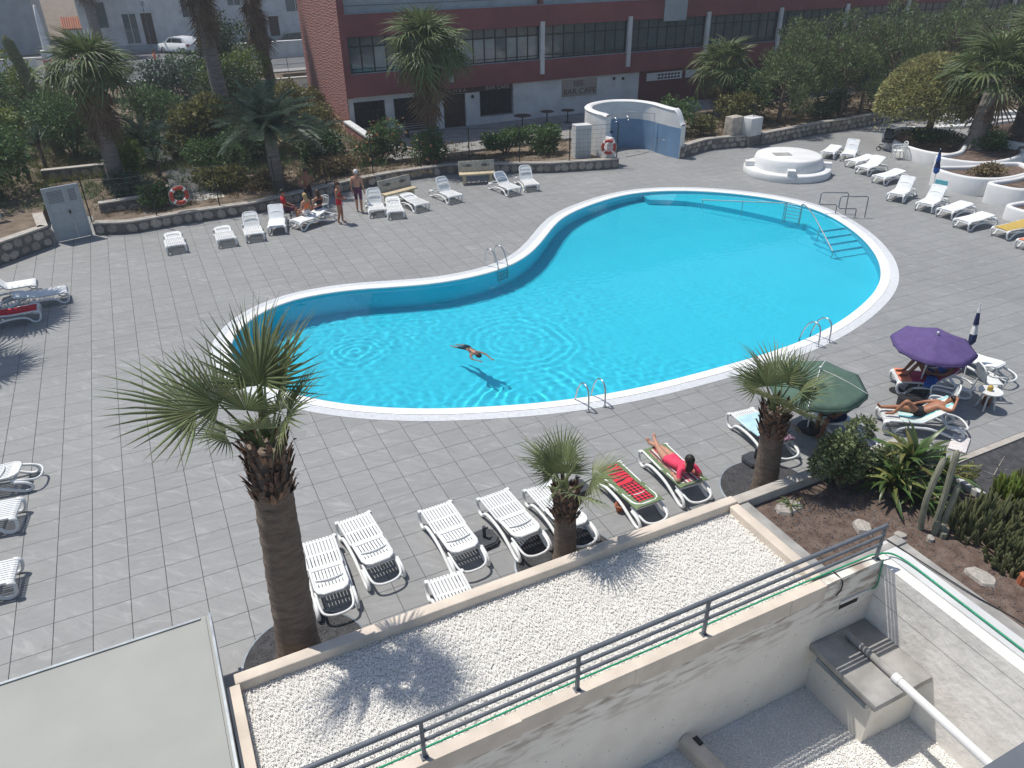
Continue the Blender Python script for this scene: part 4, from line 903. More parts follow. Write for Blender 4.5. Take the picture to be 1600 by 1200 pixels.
# stair handrails in the water and folded rails on the deck
t = thing('stair_handrail', 'sloping steel handrail down the submerged pool steps', 'handrail', (20.6, 5.2, 0)); iw = W(t)
mb = MB(); mb.tube(catmull([(20.98, 5.9, -.30), (20.98, 5.9, .55), (20.93, 5.78, .70), (20.6, 4.9, .55), (19.75, 2.95, -.10)], 5), .022, 8, M=iw); mb.tube([(20.35, 4.3, .38), (20.35, 4.3, -.5)], .018, 8, M=iw); mb.tube([(19.75, 2.95, -.08), (19.75, 2.95, -.9)], .018, 8, M=iw); mb.build('rail', M['steel'], t)
t = thing('ledge_handrail', 'long straight handrail over the shallow pool ledge', 'handrail', (20.2, 8, 0)); iw = W(t)
mb = MB(); mb.tube([(18.95, 9.6, .18), (20.70, 6.55, .60)], .020, 8, M=iw); mb.build('rail', M['steel_dull'], t)
for x, y, z in ((18.98, 9.55, .18), (19.85, 8.05, .40), (20.70, 6.55, .60)):
    mb = MB(); mb.tube([(x, y, z), (x, y, -.6)], .018, 8, M=iw); mb.build('post', M['steel'], t)
t = thing('pool_gate_ladder', 'wide steel grid ladder standing upright in the pool corner', 'ladder', (20.85, 6.25, 0)); iw = W(t)
for p in ((20.72, 6.48), (21.02, 5.98)):
    mb = MB(); mb.tube([(*p, -.5), (*p, .66)], .024, 8, M=iw); mb.build('post', M['steel'], t)
for k in range(7):
    z = .60 - .14 * k; mb = MB(); mb.tube([(20.72, 6.48, z), (21.02, 5.98, z)], .013, 6, M=iw); mb.build('rung', M['steel'], t)
for k in range(2):
    dx, dy = (0, 0) if k == 0 else (-.28, .75)
    t = thing('bent_handrail', ['bent grey steel handrail on deck, nearer of the pair by the steps', 'bent grey steel handrail on deck, farther of the pair by the steps'][k], 'handrail', (23.5 + dx, 5.1 + dy, 0), 0, 'bent handrails'); iw = W(t)
    p = lambda a, z: (23.60 + dx - .78 * a * .78, 5.02 + dy + .78 * a * .45, z)
    mb = MB(); mb.tube([p(0, 0), p(.03, .80), p(.10, .86), p(1.5, .86), p(1.58, .80), p(1.58, .42), p(1.5, .36), p(.62, .36), p(.56, .31), p(.56, 0)], .020, 8, M=iw); mb.build('bent_tube', M['rail_grey'], t)
# round white block (old fountain) on the deck
t = thing('round_block', 'round white stepped plinth with a grey hatch on the deck', 'plinth', (25.75, 11.75, .004))
mb = MB(); mb.lathe([(2.02, 0), (2.03, .05), (2.03, .29), (2.0, .325), (1.95, .34), (1.60, .345)], 56); mb.build('base_ring', M['white_paint'], t)
mb = MB(); mb.lathe([(1.64, .34), (1.60, .60), (1.53, .82), (1.50, .86), (1.44, .885), (0, .89)], 56); mb.build('drum', M['white_paint'], t)
mb = MB(); mb.box((-.35, .1, .897), (.82, .55, .02), -.45); mb.build('hatch', M['concrete'], t)
for a in (R(232), R(320), R(150)):
    mb = MB(); mb.box((1.74 * math.cos(a), 1.74 * math.sin(a), .42), (.52, .36, .30), a); mb.build('step_block', M['white_paint'], t)
# stone benches
def bench(x, y, rz, label):
    t = thing('stone_bench', label, 'bench', (x, y, .004), rz, 'stone benches with carved backs')
    mb = MB(); mb.bevbox(-.85, .85, -.22, .22, .42, .50, .015); mb.build('seat', M['bench_seat'], t)
    for s_ in (-1, 1):
        mb = MB(); mb.bevbox(s_ * .62 - .07, s_ * .62 + .07, -.20, .20, 0, .42, .015); mb.build('leg', M['bench_seat'], t)
    T = Matrix.Translation((0, .22, .50)) @ Matrix.Rotation(R(-10), 4, 'X')
    mb = MB(); mb.bevbox(-.85, .85, .0, .07, -.05, .50, .012, M=T); bk = mb.build('backrest', M['bench_stone'], t)
    for s_ in (-1, 1):                       # carved fish motif
        mb = MB(); sh = [(-.22, .02), (-.14, .07), (-.02, .10), (.06, .08), (.12, .02), (.20, .07), (.19, -.02), (.10, -.01), (.0, -.05), (-.12, -.03)]
        mb.add([(s_ * (.42 + a), -.006, .26 + b) for a, b in sh], [tuple(range(len(sh)))], M=T); mb.build('carved_motif', M['bench_motif'], bk)
    return t
bench(7.55, 16.1, R(18), 'stone bench with carved back, tilted, behind the front loungers')
bench(11.75, 17.15, R(-16), 'stone bench with carved back standing in shade by the wall')
# lifebuoys
def buoy(loc, rot, label):
    t = thing('lifebuoy', label, 'lifebuoy', loc, 0, 'lifebuoys'); t.rotation_euler = rot
    k = 32; mb = MB()
    for j in range(k):
        pass
    pts = [(.30 * math.cos(2 * PI * j / k), 0, .30 * math.sin(2 * PI * j / k)) for j in range(k)]
    mb.tube(pts, .075, 10, closed=True); mb.build('ring', M['buoy_red'], t)
    for a in range(4):
        aa = a * PI / 2 + PI / 4; mb = MB(); mb.tube([(.30 * math.cos(aa + d), 0, .30 * math.sin(aa + d)) for d in (-.14, 0, .14)], .079, 10); mb.build('band', M['c_white'], t)
    mb = MB()
    for a in range(4):
        a0, a1 = a * PI / 2 + PI / 4, (a + 1) * PI / 2 + PI / 4
        mb.tube([(rr * math.cos(a0 + (a1 - a0) * f), 0, rr * math.sin(a0 + (a1 - a0) * f)) for f, rr in ((0, .385), (.3, .41), (.7, .41), (1, .385))], .009, 5)
    mb.build('rope', M['c_white'], t); return t
buoy((18.70, 16.72, 1.0), (0, 0, R(-34)), 'red and white lifebuoy on the white shower wall post')
buoy((-1.25, 17.55, 1.12), (0, 0, R(8)), 'red and white lifebuoy hanging on the wire fence')
# ================================================================ PERIMETER WALLS, FENCE, GATE
def stone_mesh(seed):
    r_ = random.Random(seed); k = r_.choice((6, 7, 8)); mb = MB()
    pl = [(math.cos(2 * PI * i / k + r_.uniform(-.15, .15)) * r_.uniform(.42, .52), math.sin(2 * PI * i / k + r_.uniform(-.15, .15)) * r_.uniform(.40, .52)) for i in range(k)]
    lo = [(x, .0, y) for x, y in pl]; hi = [(x * .86, -1, y * .86) for x, y in pl]
    mb.add(lo + hi + [(0, -1.12, 0)], [(j, (j + 1) % k, k + (j + 1) % k, k + j)[::-1] for j in range(k)] + [(k + j, k + (j + 1) % k, 2 * k)[::-1] for j in range(k)])
    return mb.mesh('wall_stone', M['stone'])
STN = [stone_mesh(i) for i in range(8)]
def resample(path, step):
    P = np.array(path, float); d = np.r_[0, np.cumsum(np.hypot(*np.diff(P, axis=0).T))]; n = max(2, int(d[-1] / step) + 1); t = np.linspace(0, d[-1], n)
    return np.stack([np.interp(t, d, P[:, 0]), np.interp(t, d, P[:, 1])], 1)
def stone_wall(label, path, h, th=.32, z0=-.05, cap='coping', step=.42, side=1, rows=None, mortar='mortar', capth=.06):
    """path: front face line, the visible face lies on the right hand side when walking the path"""
    P = resample(path, .5); T = np.gradient(P, axis=0); T /= np.linalg.norm(T, axis=1)[:, None]; Nn = np.stack([T[:, 1], -T[:, 0]], 1) * side
    t = thing('stone_wall', label, 'wall', (float(P[len(P) // 2][0]), float(P[len(P) // 2][1]), 0)); iw = W(t); Bk = P - Nn * th
    mb = MB(); f3 = lambda A, z: [(float(a), float(b), z) for a, b in A]
    mb.strip(f3(P, z0), f3(P, h), M=iw); mb.strip(f3(P, h), f3(Bk, h), M=iw); mb.strip(f3(Bk, h), f3(Bk, z0), M=iw)
    for e in (0, -1): mb.add([(*P[e], z0), (*P[e], h), (*Bk[e], h), (*Bk[e], z0)], [(0, 1, 2, 3)], M=iw)
    mb.build('wall_body', M[mortar], t)
    mb = MB(); c0, c1 = P + Nn * .025, Bk - Nn * .02
    rows_ = [f3(c0, h + .002), f3(c0, h + capth), f3(c1, h + capth), f3(c1, h + .002)]
    for a, b in zip(rows_[:-1], rows_[1:]): mb.strip(a, b, M=iw, smooth=False)
    for e in (0, -1): mb.add([r__[e] for r__ in rows_], [(0, 1, 2, 3)], M=iw)
    mb.build('coping', M[cap], t)
    Q = resample(path, step); TQ = np.gradient(Q, axis=0); nr = rows or max(1, int(round((h - .02) / .34)))
    for r_ in range(nr):
        for i in range(len(Q) - 1):
            if rnd.random() < .06: continue
            f = rnd.uniform(.3, .7) + (.5 if r_ % 2 else 0); f = min(f, .98); p = Q[i] + (Q[i + 1] - Q[i]) * f; a = math.atan2(TQ[i][1], TQ[i][0]) + (0 if side > 0 else PI)
            zc = (r_ + .5) * h / nr + rnd.uniform(-.02, .02)
            link('stone', rnd.choice(STN), t, iw @ Vector((p[0], p[1], zc)), (0, rnd.uniform(-.5, .5), a), (step * rnd.uniform(.85, 1.2), rnd.uniform(.015, .035), min(h / nr, .46) * rnd.uniform(.86, 1.1)))
    return t
WA = [(-4.62, 17.55), (-3.4, 17.05), (-1.0, 17.35), (1.5, 17.35), (4.2, 18.2), (6.2, 18.85), (8.2, 19.25), (11.2, 19.3), (13.4, 18.3), (15.6, 17.2), (18.4, 16.45), (19.1, 16.35)]
stone_wall('low stone wall along the far edge of the deck below the fence', WA, .42)
stone_wall('stone wall of the small bed left of the grey gate', [(-15, 11.0), (-10.4, 13.7), (-7.75, 15.5), (-6.1, 16.95)], .72, rows=2, z0=-.05)
stone_wall('short stone return wall beside the grey gate', [(-6.08, 16.98), (-6.35, 19.0)], .72, rows=2)
WB = [(22.95, 16.35), (23.8, 16.75), (25.2, 17.2), (26.4, 17.1), (27.6, 16.85)]
stone_wall('curved stone wall right of the blue shower', WB, .55)
stone_wall('curved stone wall running behind the round plinth to the right', [(28.55, 16.65), (30.5, 16.9), (33, 17.2), (35.5, 17.3), (38, 17.5), (41, 17.6), (46, 17.2)], .60)
# soil behind the walls
mb = MB()
back = [(-4.62, 17.8), (-3.4, 17.34), (-1.0, 17.64), (1.4, 17.64), (4.1, 18.5), (6.1, 19.15), (8.2, 19.55), (11.3, 19.6), (13.5, 18.6), (15.7, 17.5), (18.5, 16.75), (19.0, 17.4), (19.0, 21.2), (9.3, 21.6), (9.3, 22.5), (-4.62, 22.5)]
mb.prism(back, -.3, .36); mb.build('garden_bed', M['garden_soil'], kind='structure')
mb = MB(); mb.prism([(-15, 11.3), (-10.5, 14.0), (-7.85, 15.8), (-6.4, 17.2), (-6.4, 22.5), (-15, 22.5)], -.3, .55); mb.build('side_bed', M['garden_soil'], kind='structure')
mb = MB(); mb.prism([(23.0, 16.7), (23.8, 17.1), (25.2, 17.5), (26.5, 17.4), (28.6, 17.0), (33, 17.55), (38, 17.85), (46, 17.6), (46, 24), (23.0, 24)], -.3, .5); mb.build('pine_bed', M['garden_soil'], kind='structure')
# wire fence on the wall
def wire_fence(label, path, z, h, step=2.4):
    P = resample(path, step); t = thing('wire_fence', label, 'fence', (float(P[0][0]), float(P[0][1]), z)); iw = W(t)
    for p in P:
        mb = MB(); mb.tube([(*p, z), (*p, z + h)], .026, 6, M=iw); mb.build('post', M['wire_green'], t)
    mb = MB(); Q = resample(path, .8)
    for k in range(9): mb.tube([(*q, z + .08 + (h - .12) * k / 8) for q in Q], .004 if 0 < k < 8 else .008, 4, M=iw)
    Q = resample(path, .22)
    for q in Q: mb.tube([(*q, z + .05), (*q, z + h - .03)], .0028, 3, M=iw, cap=False)
    mb.build('wire_mesh', M['wire_green'], t); return t
wire_fence('dark wire fence standing on the low far stone wall', [(x, y + .22) for x, y in WA], .40, 1.75)
wire_fence('dark wire fence behind the blue shower and the pines', [(23.2, 17.0), (26, 17.6), (28.5, 17.1), (33, 17.6), (38, 17.9), (46, 17.6)], .45, 1.7)
# grey metal gate
t = thing('metal_gate', 'closed grey metal double door with perforated top in the fence', 'gate', (-5.95, 17.22, 0), math.atan2(.33, 1.2))
gw, gh = 1.28, 2.08
for a, b, c, d in ((0, .06, 0, gh), (gw - .06, gw, 0, gh), (.061, gw - .061, gh - .06, gh)):
    mb = MB(); mb.bx(a, b, -.03, .03, c, d); mb.build('frame', M['gate_grey'], t)
for a, b in ((.065, .78), (.79, gw - .065)):
    mb = MB(); mb.bx(a, b, -.02, .02, .03, gh - .065); lf = mb.build('door_leaf', M['gate_grey'], t)
    mb = MB(); wd = b - a
    for z0, z1, m_ in ((.08, 1.05, 0), (1.12, 1.42, 0)): mb.bx(a + .07, b - .07, -.032, -.021, z0, z1)
    mb.build('panel', M['gate_grey'], lf)
    mb = MB(); nxx = int((wd - .14) / .045)
    for i in range(nxx):
        for j in range(9):
            mb.box((a + .09 + .045 * i, -.024, 1.50 + .052 * j), (.024, .004, .028))
    mb.build('perforation', M['dark_frame'], lf, kind='stuff')
mb = MB(); mb.box((.74, -.045, 1.08), (.05, .05, .14)); mb.build('lock', M['dark_frame'], t)
# sign board on legs behind the left bed
t = thing('notice_board', 'pale notice board on two legs behind the left bed', 'sign', (-8.1, 19.4, .5), R(20))
mb = MB(); mb.bx(-.32, .32, -.02, .02, .75, 1.45); mb.build('board', M['gate_grey'], t)
for s_ in (-1, 1):
    mb = MB(); mb.bx(s_ * .30 - .025, s_ * .30 + .025, .021, .06, 0, 1.45); mb.build('leg', M['gate_grey'], t)
# white block and stone pillar in the wall
t = thing('meter_box', 'whitewashed block built into the curved stone wall', 'masonry block', (28.05, 16.9, 0), R(8)); mb = MB(); mb.bevbox(-.46, .46, -.22, .55, .56, 1.50, .03); mb.build('block', M['white_paint_old'], t); mb = MB(); mb.bx(-.47, .47, -.22, .5, -.05, .56); mb.build('plinth', M['mortar'], t)
t = thing('stone_pillar', 'rough brown stone pillar beside the whitewashed block', 'pillar', (27.15, 17.45, 0), R(8)); mb = MB(); mb.bevbox(-.42, .42, -.3, .3, -.05, 1.55, .04); mb.build('shaft', M['stone'], t)
# ---------------------------------------------------------------- blue shower wall
t = thing('shower_wall', 'curved white and blue open air shower wall beside the pool', 'shower wall', (21.2, 18.5, 0)); iw = W(t)
cl = [(18.95, 17.25), (18.75, 18.1), (18.9, 19.1), (19.6, 19.95), (20.9, 20.35), (22.1, 19.95), (22.7, 19.0), (22.78, 17.9), (22.85, 17.1), (22.98, 16.45)]
cv = np.array(catmull(cl, 8)); n = len(cv); Tt = np.gradient(cv, axis=0); Tt /= np.linalg.norm(Tt, axis=1)[:, None]; Nn = np.stack([Tt[:, 1], -Tt[:, 0]], 1)
th = .17; ci, co = cv + Nn * th, cv - Nn * th          # inside lies to the right of the path
s_ = np.linspace(0, 1, n)
def toph(i):
    f = i / (n - 1)
    if f < .03: return 2.35
    if f > .90: return 2.36 - .72 * math.sin(PI / 2 * (f - .90) / .10) ** 2
    return 2.38 + .05 * math.sin(f * 5)
tp = [toph(i) for i in range(n)]; zb = 1.50
def bandh(i): return min(tp[i] - .02, 1.52)
f3 = lambda A, zf: [(float(a), float(b), zf(i)) for i, (a, b) in enumerate(A)]
mb = MB(); mb.strip(f3(ci, lambda i: 0), f3(ci, bandh), M=iw); mb.build('blue_band', M['blue_paint'], t)
mb = MB(); mb.strip(f3(ci, bandh), f3(ci, lambda i: tp[i]), M=iw); mb.build('white_band', M['white_paint'], t)
mb = MB(); mb.strip(f3(co, lambda i: tp[i]), f3(co, lambda i: -.02), M=iw)
for e in (0, n - 1): mb.add([(*ci[e], 0), (*ci[e], tp[e]), (*co[e], tp[e]), (*co[e], 0)], [(0, 1, 2, 3)], M=iw)
mb.build('outer_face', M['white_paint'], t)
mb = MB(); rr = [f3(cv + Nn * (th + .03) * c, lambda i, c=c: tp[i] + .07 * math.sqrt(max(0, 1 - c * c))) for c in (1, .7, .3, -.3, -.7, -1)]
mb.grid(rr, M=iw); mb.build('rounded_top', M['white_paint'], t)
mb = MB(); mb.bevbox(18.70, 19.22, 16.86, 17.30, -.02, 1.18, .06, M=iw); mb.tube([(18.96, 16.88, 1.2), (18.96, 17.22, 1.3), (18.95, 17.4, 1.7)], [.2, .2, .1], 12, M=iw); mb.build('end_pier', M['white_paint'], t)
mb = MB(); mb.tube([(22.50, 18.3, .05), (22.46, 18.3, 1.98), (21.7, 19.2, 2.0), (21.0, 19.62, 2.0)], .016, 6, M=iw); mb.build('water_pipe', M['steel'], t)
for x, y in ((20.75, 19.35), (21.55, 19.42)):
    mb = MB(); mb.tube([(x, y + .25, 1.72), (x, y + .02, 1.74), (x, y - .06, 1.62)], .018, 6, M=iw); mb.lathe([(.0, 1.60), (.05, 1.57), (.055, 1.56), (0, 1.56)], 10, c=(x, y - .07), M=iw); mb.build('shower_head', M['steel'], t)
mb = MB(); mb.tube([(22.42, 17.75, .35), (22.42, 17.75, .82), (22.44, 17.15, .82), (22.44, 17.15, .35)], .013, 6, M=iw); mb.build('grab_rail', M['steel'], t)
mb = MB()                                    # painted fish
for dx, dy, sx in ((0, 0, 1), (.75, -.12, .55)):
    sh = [(-.34, .0), (-.2, .12), (.02, .16), (.2, .06), (.36, .12), (.33, -.06), (.18, -.02), (0, -.10), (-.2, -.08)]
    ii = int(n * .40) + (4 if dx else 0); o = ci[ii] + Nn[ii] * .006; tt = Tt[ii]
    mb.add([(*(o + tt * (a * sx)), .95 + dy + b * sx) for a, b in sh], [tuple(range(len(sh)))], M=iw)
mb.build('painted_fish', M['c_navy'], t)
# slotted white pump housing behind the shower's left end
t = thing('slatted_cabinet', 'white slatted cabinet standing left of the shower wall', 'cabinet', (17.85, 17.95, .3), R(-10)); mb = MB(); mb.bx(-.42, .42, -.3, .3, 0, 1.65); mb.build('body', M['white_paint_old'], t); mb = MB()
for k in range(11): mb.box((-.36 + .072 * k, -.304, .8), (.012, .01, 1.4))
for k in range(12): mb.box((0, -.303, .14 + .12 * k), (.8, .008, .010))
mb.build('grille', M['grey_paint'], t)
mb = MB(); mb.tube([(20.6, 18.0, .008), (21.6, 18.15, .008), (22.4, 18.4, .008)], .012, 5); mb.build('floor_hose', M['rubber'], label='thin dark hose lying on the shower floor', cat='hose')
# ---------------------------------------------------------------- curved white planters on the right
def planter(label, pts, h, soil='soil', th=.22):
    P = np.array(catmull(pts, 6, True)); A = .5 * np.sum(P[:, 0] * np.roll(P[:, 1], -1) - np.roll(P[:, 0], -1) * P[:, 1])
    if A < 0: P = P[::-1]
    I = offset(P, -th); t = thing('white_planter', label, 'planter', (float(P[:, 0].mean()), float(P[:, 1].mean()), 0), 0, 'curved white planters'); iw = W(t); rg = lambda A_, z: [(float(a), float(b), z) for a, b in A_]
    mb = MB(); mb.grid([rg(P, -.02), rg(P, h - .08), rg(offset(P, -.03), h - .02), rg(offset(P, -th / 2), h), rg(offset(P, -th + .03), h - .02), rg(I, h - .08), rg(I, h - .35)], True, M=iw); mb.build('planter_wall', M['white_paint'], t)
    mb = MB(); mb.add(rg(offset(P, -th + .01), h - .16), [tuple(range(len(P)))], M=iw); mb.build('planter_soil', M['soil'], t); return t
planter('white curved planter with the rounded olive tree', [(33.6, 12.5), (32.9, 10.6), (33.1, 9.2), (34.3, 8.6), (36.5, 9.8), (38.2, 12.0), (37.2, 14.2), (35, 14.2)], .62)
planter('white curved planter with the leaning palm trunk', [(31.6, 8.3), (32.3, 6.6), (34.3, 6.3), (36.6, 7.2), (37.3, 9.3), (35.6, 9.6), (33.4, 8.5)], .85)
planter('white curved planter behind the folded blue parasol', [(30.1, 7.2), (29.7, 6.1), (30.0, 5.0), (31.2, 4.4), (33.2, 4.6), (34.2, 5.8), (33, 6.4), (31.6, 6.6)], .80)
planter('white curved planter with grassy soil at the right edge', [(29.75, 4.3), (29.6, 3.5), (30.0, 2.8), (31.5, 2.3), (34, 2.4), (36, 3.8), (34.5, 4.6), (31.5, 4.2)], .85)
planter('small white planter with red plants at the right edge', [(28.5, 2.5), (28.2, 1.8), (28.5, 1.0), (29.6, .6), (31.5, .9), (31.8, 1.9), (30, 2.4)], .55)
planter('white stepped planter high at right with two palms', [(36.5, 8.6), (37.4, 6.0), (40, 5.5), (43, 8), (42.5, 11), (39.5, 11.5), (37.6, 10.2)], 1.05)
mb = MB(); mb.prism([(38.8, 12.2), (46, 9.5), (52, 12), (52, 17), (40, 16.6), (38.6, 14.5)], -.1, .18); mb.build('terrace', M['pavement'], kind='structure')
t = thing('garden_steps', 'pale stepped kerb rising behind the right palms', 'steps', (44, 13, 0)); iw = W(t)
for k in range(3):
    mb = MB(); mb.prism([(39.5 + k, 14.2 + .5 * k), (47, 12.0 + .8 * k), (47.2, 12.5 + .8 * k), (39.7 + k, 14.7 + .5 * k)], .1, .32 + .16 * k, M=iw); mb.build('step', M['white_paint_old'], t)
# stacked pushchair by the planter
t = thing('pushchair', 'dark folded pushchair parked beside the right planter', 'pushchair', (33.55, 12.6, .004), R(30))
mb = MB(); mb.bevbox(-.26, .26, -.30, .30, .42, .62, .06); mb.build('seat', M['dark_base'], t)
mb = MB(); mb.grid([[(.27 * math.cos(a), .34 * f - .1, .72 + .42 * math.sin(a)) for a in np.linspace(0, PI, 9)] for f in (0, .5, 1)]); mb.build('hood', M['dark_base'], t)
mb = MB(); mb.tube(catmull([(-.25, -.45, 1.05), (-.25, -.1, .7), (-.25, .35, .12)], 4), .016, 6); mb.tube(catmull([(.25, -.45, 1.05), (.25, -.1, .7), (.25, .35, .12)], 4), .016, 6); mb.tube([(-.25, -.45, 1.05), (.25, -.45, 1.05)], .018, 6); mb.tube([(-.25, -.3, .12), (-.25, .1, .6)], .014, 6); mb.tube([(.25, -.3, .12), (.25, .1, .6)], .014, 6); mb.build('frame', M['rail_grey'], t)
for sx in (-1, 1):
    for y in (-.3, .35):
        mb = MB(); mb.tube([(sx * .29, y + .11 * math.cos(a), .115 + .11 * math.sin(a)) for a in np.linspace(0, 2 * PI, 17)[:-1]], .02, 6, closed=True); mb.build('wheel', M['tyre'], t)
mb = MB(); mb.tube([(37.1, 16.05, 0), (37.1, 16.05, 1.6)], .025, 6); mb.build('thin_post', M['grey_paint'], label='thin grey post in front of the pine hedge', cat='post')
# ================================================================ RED APARTMENT BUILDING WITH THE BAR
YF = 29.12
bld = thing('apartment_building', 'dark red apartment building with white ground floor bar and window bands', 'building', (9, YF, 0))
iw = W(bld)
def P(name, mb, mat, parent=None):
    o = mb.build(name, mat, parent or bld); return o
X0, X1 = 9.0, 74.0
mb = MB(); mb.bx(X0 + .02, X1, YF + .35, 39.2, -.4, 12, M=iw); P('core_wall', mb, M['grey_paint'])
mb = MB(); mb.bx(X0 - .03, X0 + .02, YF - .02, 39.2, -.4, 12, M=iw); P('side_wall', mb, M['pink_stucco'])
mb = MB(); mb.bx(X0 - .028, X0 + .35, YF - .05, YF + .349, 2.25, 12, M=iw); P('corner_pier', mb, M['red_wall'])
for z0, z1 in ((2.28, 3.50), (5.42, 6.55), (8.55, 9.7)):
    mb = MB(); mb.bx(X0 + .351, X1, YF - .04, YF + .349, z0, z1, M=iw); P('balcony_band', mb, M['red_wall'])
    mb = MB(); mb.bx(X0 + .36, X1, YF + .02, YF + .345, z1, z1 + .03, M=iw); P('band_cap', mb, M['grey_paint'])
# ground floor: white bar front from 9 to 29, then dark red
def gf(x0, x1, z0, z1, mat='white_paint_old', y=0.0): mb = MB(); mb.bx(x0, x1, YF + .12 + y, YF + .349, z0, z1, M=iw); return P('bar_wall', mb, M[mat])
op = [(9.35, 11.2, .50, 2.0, 'w'), (11.75, 13.85, .50, 2.0, 'w'), (14.85, 16.3, -.3, 1.95, 'd'), (17.25, 19.5, .50, 1.98, 'w')]
x = 9.0
for a, b, c, d, k in op:
    gf(x, a, -.3, 2.28)
    if c > 0: gf(a, b, -.3, c)
    gf(a, b, d, 2.28)
    mb = MB(); mb.bx(a, b, YF + .30, YF + .345, c, d, M=iw); P('window_pane' if k == 'w' else 'bar_door', mb, M['dark_void'] if k == 'w' else M['wood_dark'])
    mb = MB()
    if k == 'w':
        for i in range(int((b - a) / .16) + 1): mb.tube([(a + .16 * i, YF + .05, c - .02), (a + .16 * i, YF + .05, d + .02)], .010, 4, M=iw)
        for z in np.linspace(c, d, 4): mb.tube([(a - .03, YF + .05, z), (b + .03, YF + .05, z)], .012, 4, M=iw)
        P('window_grille', mb, M['dark_frame'])
    else:
        for i in range(4): mb.bx(a + .06 + i * .35, a + .36 + i * .35, YF + .27, YF + .299, c + .15, d - .12, M=iw)
        P('door_panel', mb, M['wood_dark'])
    x = b
gf(x, 28.9, -.3, 2.28)
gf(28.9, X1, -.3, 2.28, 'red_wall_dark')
mb = MB(); mb.bx(14.3, 17.3, YF + .02, YF + .119, 1.98, 2.26, M=iw); sg = P('sign_board', mb, M['wood_dark'])
def lettering(txt, x, z, size, parent, mat, y=YF - .0, name='lettering', sx=1.0):
    c = bpy.data.curves.new(name, 'FONT'); c.body = txt; c.size = size; c.extrude = .008; c.align_x = 'CENTER'; c.align_y = 'CENTER'; c.materials.append(mat)
    tmp = bpy.data.objects.new('tmp', c); COL.objects.link(tmp); bpy.context.view_layer.update(); me = bpy.data.meshes.new_from_object(tmp.evaluated_get(bpy.context.evaluated_depsgraph_get())); bpy.data.objects.remove(tmp); me.name = name
    o = bpy.data.objects.new(name, me); COL.objects.link(o); o.parent = parent; o.location = iw @ Vector((x, y, z)); o.rotation_euler = (R(90), 0, 0); o.scale = (sx, 1, 1); o['kind'] = 'stuff'; return o
lettering('B A M B A', 15.6, 2.13, .26, sg, M['sign_beige'], YF + .008, sx=1.3)
mb = MB(); mb.bx(17.35, 19.45, YF + .02, YF + .119, 2.0, 2.27, M=iw); sg = P('sign_board', mb, M['wood_dark'])
lettering('BAR CAFE', 18.4, 2.14, .30, sg, M['sign_beige'], YF + .008, sx=1.2)
mb = MB(); mb.bx(23.0, 25.6, YF + .07, YF + .118, 1.15, 2.16, M=iw); sg = P('sign_board', mb, M['sign_beige'])
lettering('ISIS', 24.2, 1.90, .48, sg, M['label_text'], YF + .055, sx=1.1); lettering('BAR CAFE', 24.3, 1.42, .48, sg, M['label_text'], YF + .055, sx=1.15)
for a, b in ((29.5, 32.4), (32.7, 35.3)):
    mb = MB(); mb.bx(a, b, YF + .07, YF + .118, 1.62, 2.12, M=iw); v = P('vent_block', mb, M['white_paint_old']); mb = MB()
    for i in range(7):
        for j in range(2): mb.bx(a + .9 + .27 * i, a + 1.08 + .27 * i, YF + .062, YF + .069, 1.70 + .2 * j, 1.82 + .2 * j, M=iw)
    mb.build('vent_hole', M['dark_void'], v, kind='stuff')
for x, z in ((14.5, 1.7), (16.75, 1.72), (26.9, 2.0), (27.6, 1.95)):
    mb = MB(); mb.sphere((x, YF + .06, z), .10, 8, 6, M=iw); P('wall_lamp', mb, M['dark_frame'])
# first floor window band
pil = [15.35, 21.45, 27.8, 34.05, 40.4, 46.7, 53, 59.3, 65.6, 72]
prev = 9.4
for bi, px in enumerate(pil):
    a, b = prev, px - .14
    mb = MB(); mb.bx(px - .14, px + .14, YF - .16, YF + .03, 2.68, 5.66, M=iw); P('white_pilaster', mb, M['white_paint_old'])
    n = 8; wd = (b - a) / n
    mb = MB(); mb.bx(a, b, YF + .28, YF + .347, 3.53, 5.42, M=iw); P('window_reveal', mb, M['dark_void'])
    for k in range(n):
        u0, u1 = a + k * wd, a + (k + 1) * wd
        kind = 'glass_curtain' if (bi == 1 or (bi == 0 and k in (0, 2))) else 'glass'
        mb = MB(); mb.bx(u0 + .04, u1 - .04, YF + .20, YF + .22, 3.60, 4.86, M=iw); P('window_pane', mb, M[kind if (k + bi) % 5 else 'glass'])
        mb = MB(); mb.bx(u0 + .04, u1 - .04, YF + .20, YF + .22, 4.94, 5.38, M=iw); P('window_pane', mb, M['glass'])
    mb = MB()
    for k in range(n + 1): mb.bx(a + k * wd - .03, a + k * wd + .03, YF + .17, YF + .25, 3.53, 5.42, M=iw)
    mb.bx(a, b, YF + .172, YF + .248, 3.535, 3.60, M=iw); mb.bx(a, b, YF + .172, YF + .248, 4.86, 4.94, M=iw); mb.bx(a, b, YF + .165, YF + .2, 3.72, 3.76, M=iw)
    P('window_frame', mb, M['dark_frame'])
    prev = px + .14
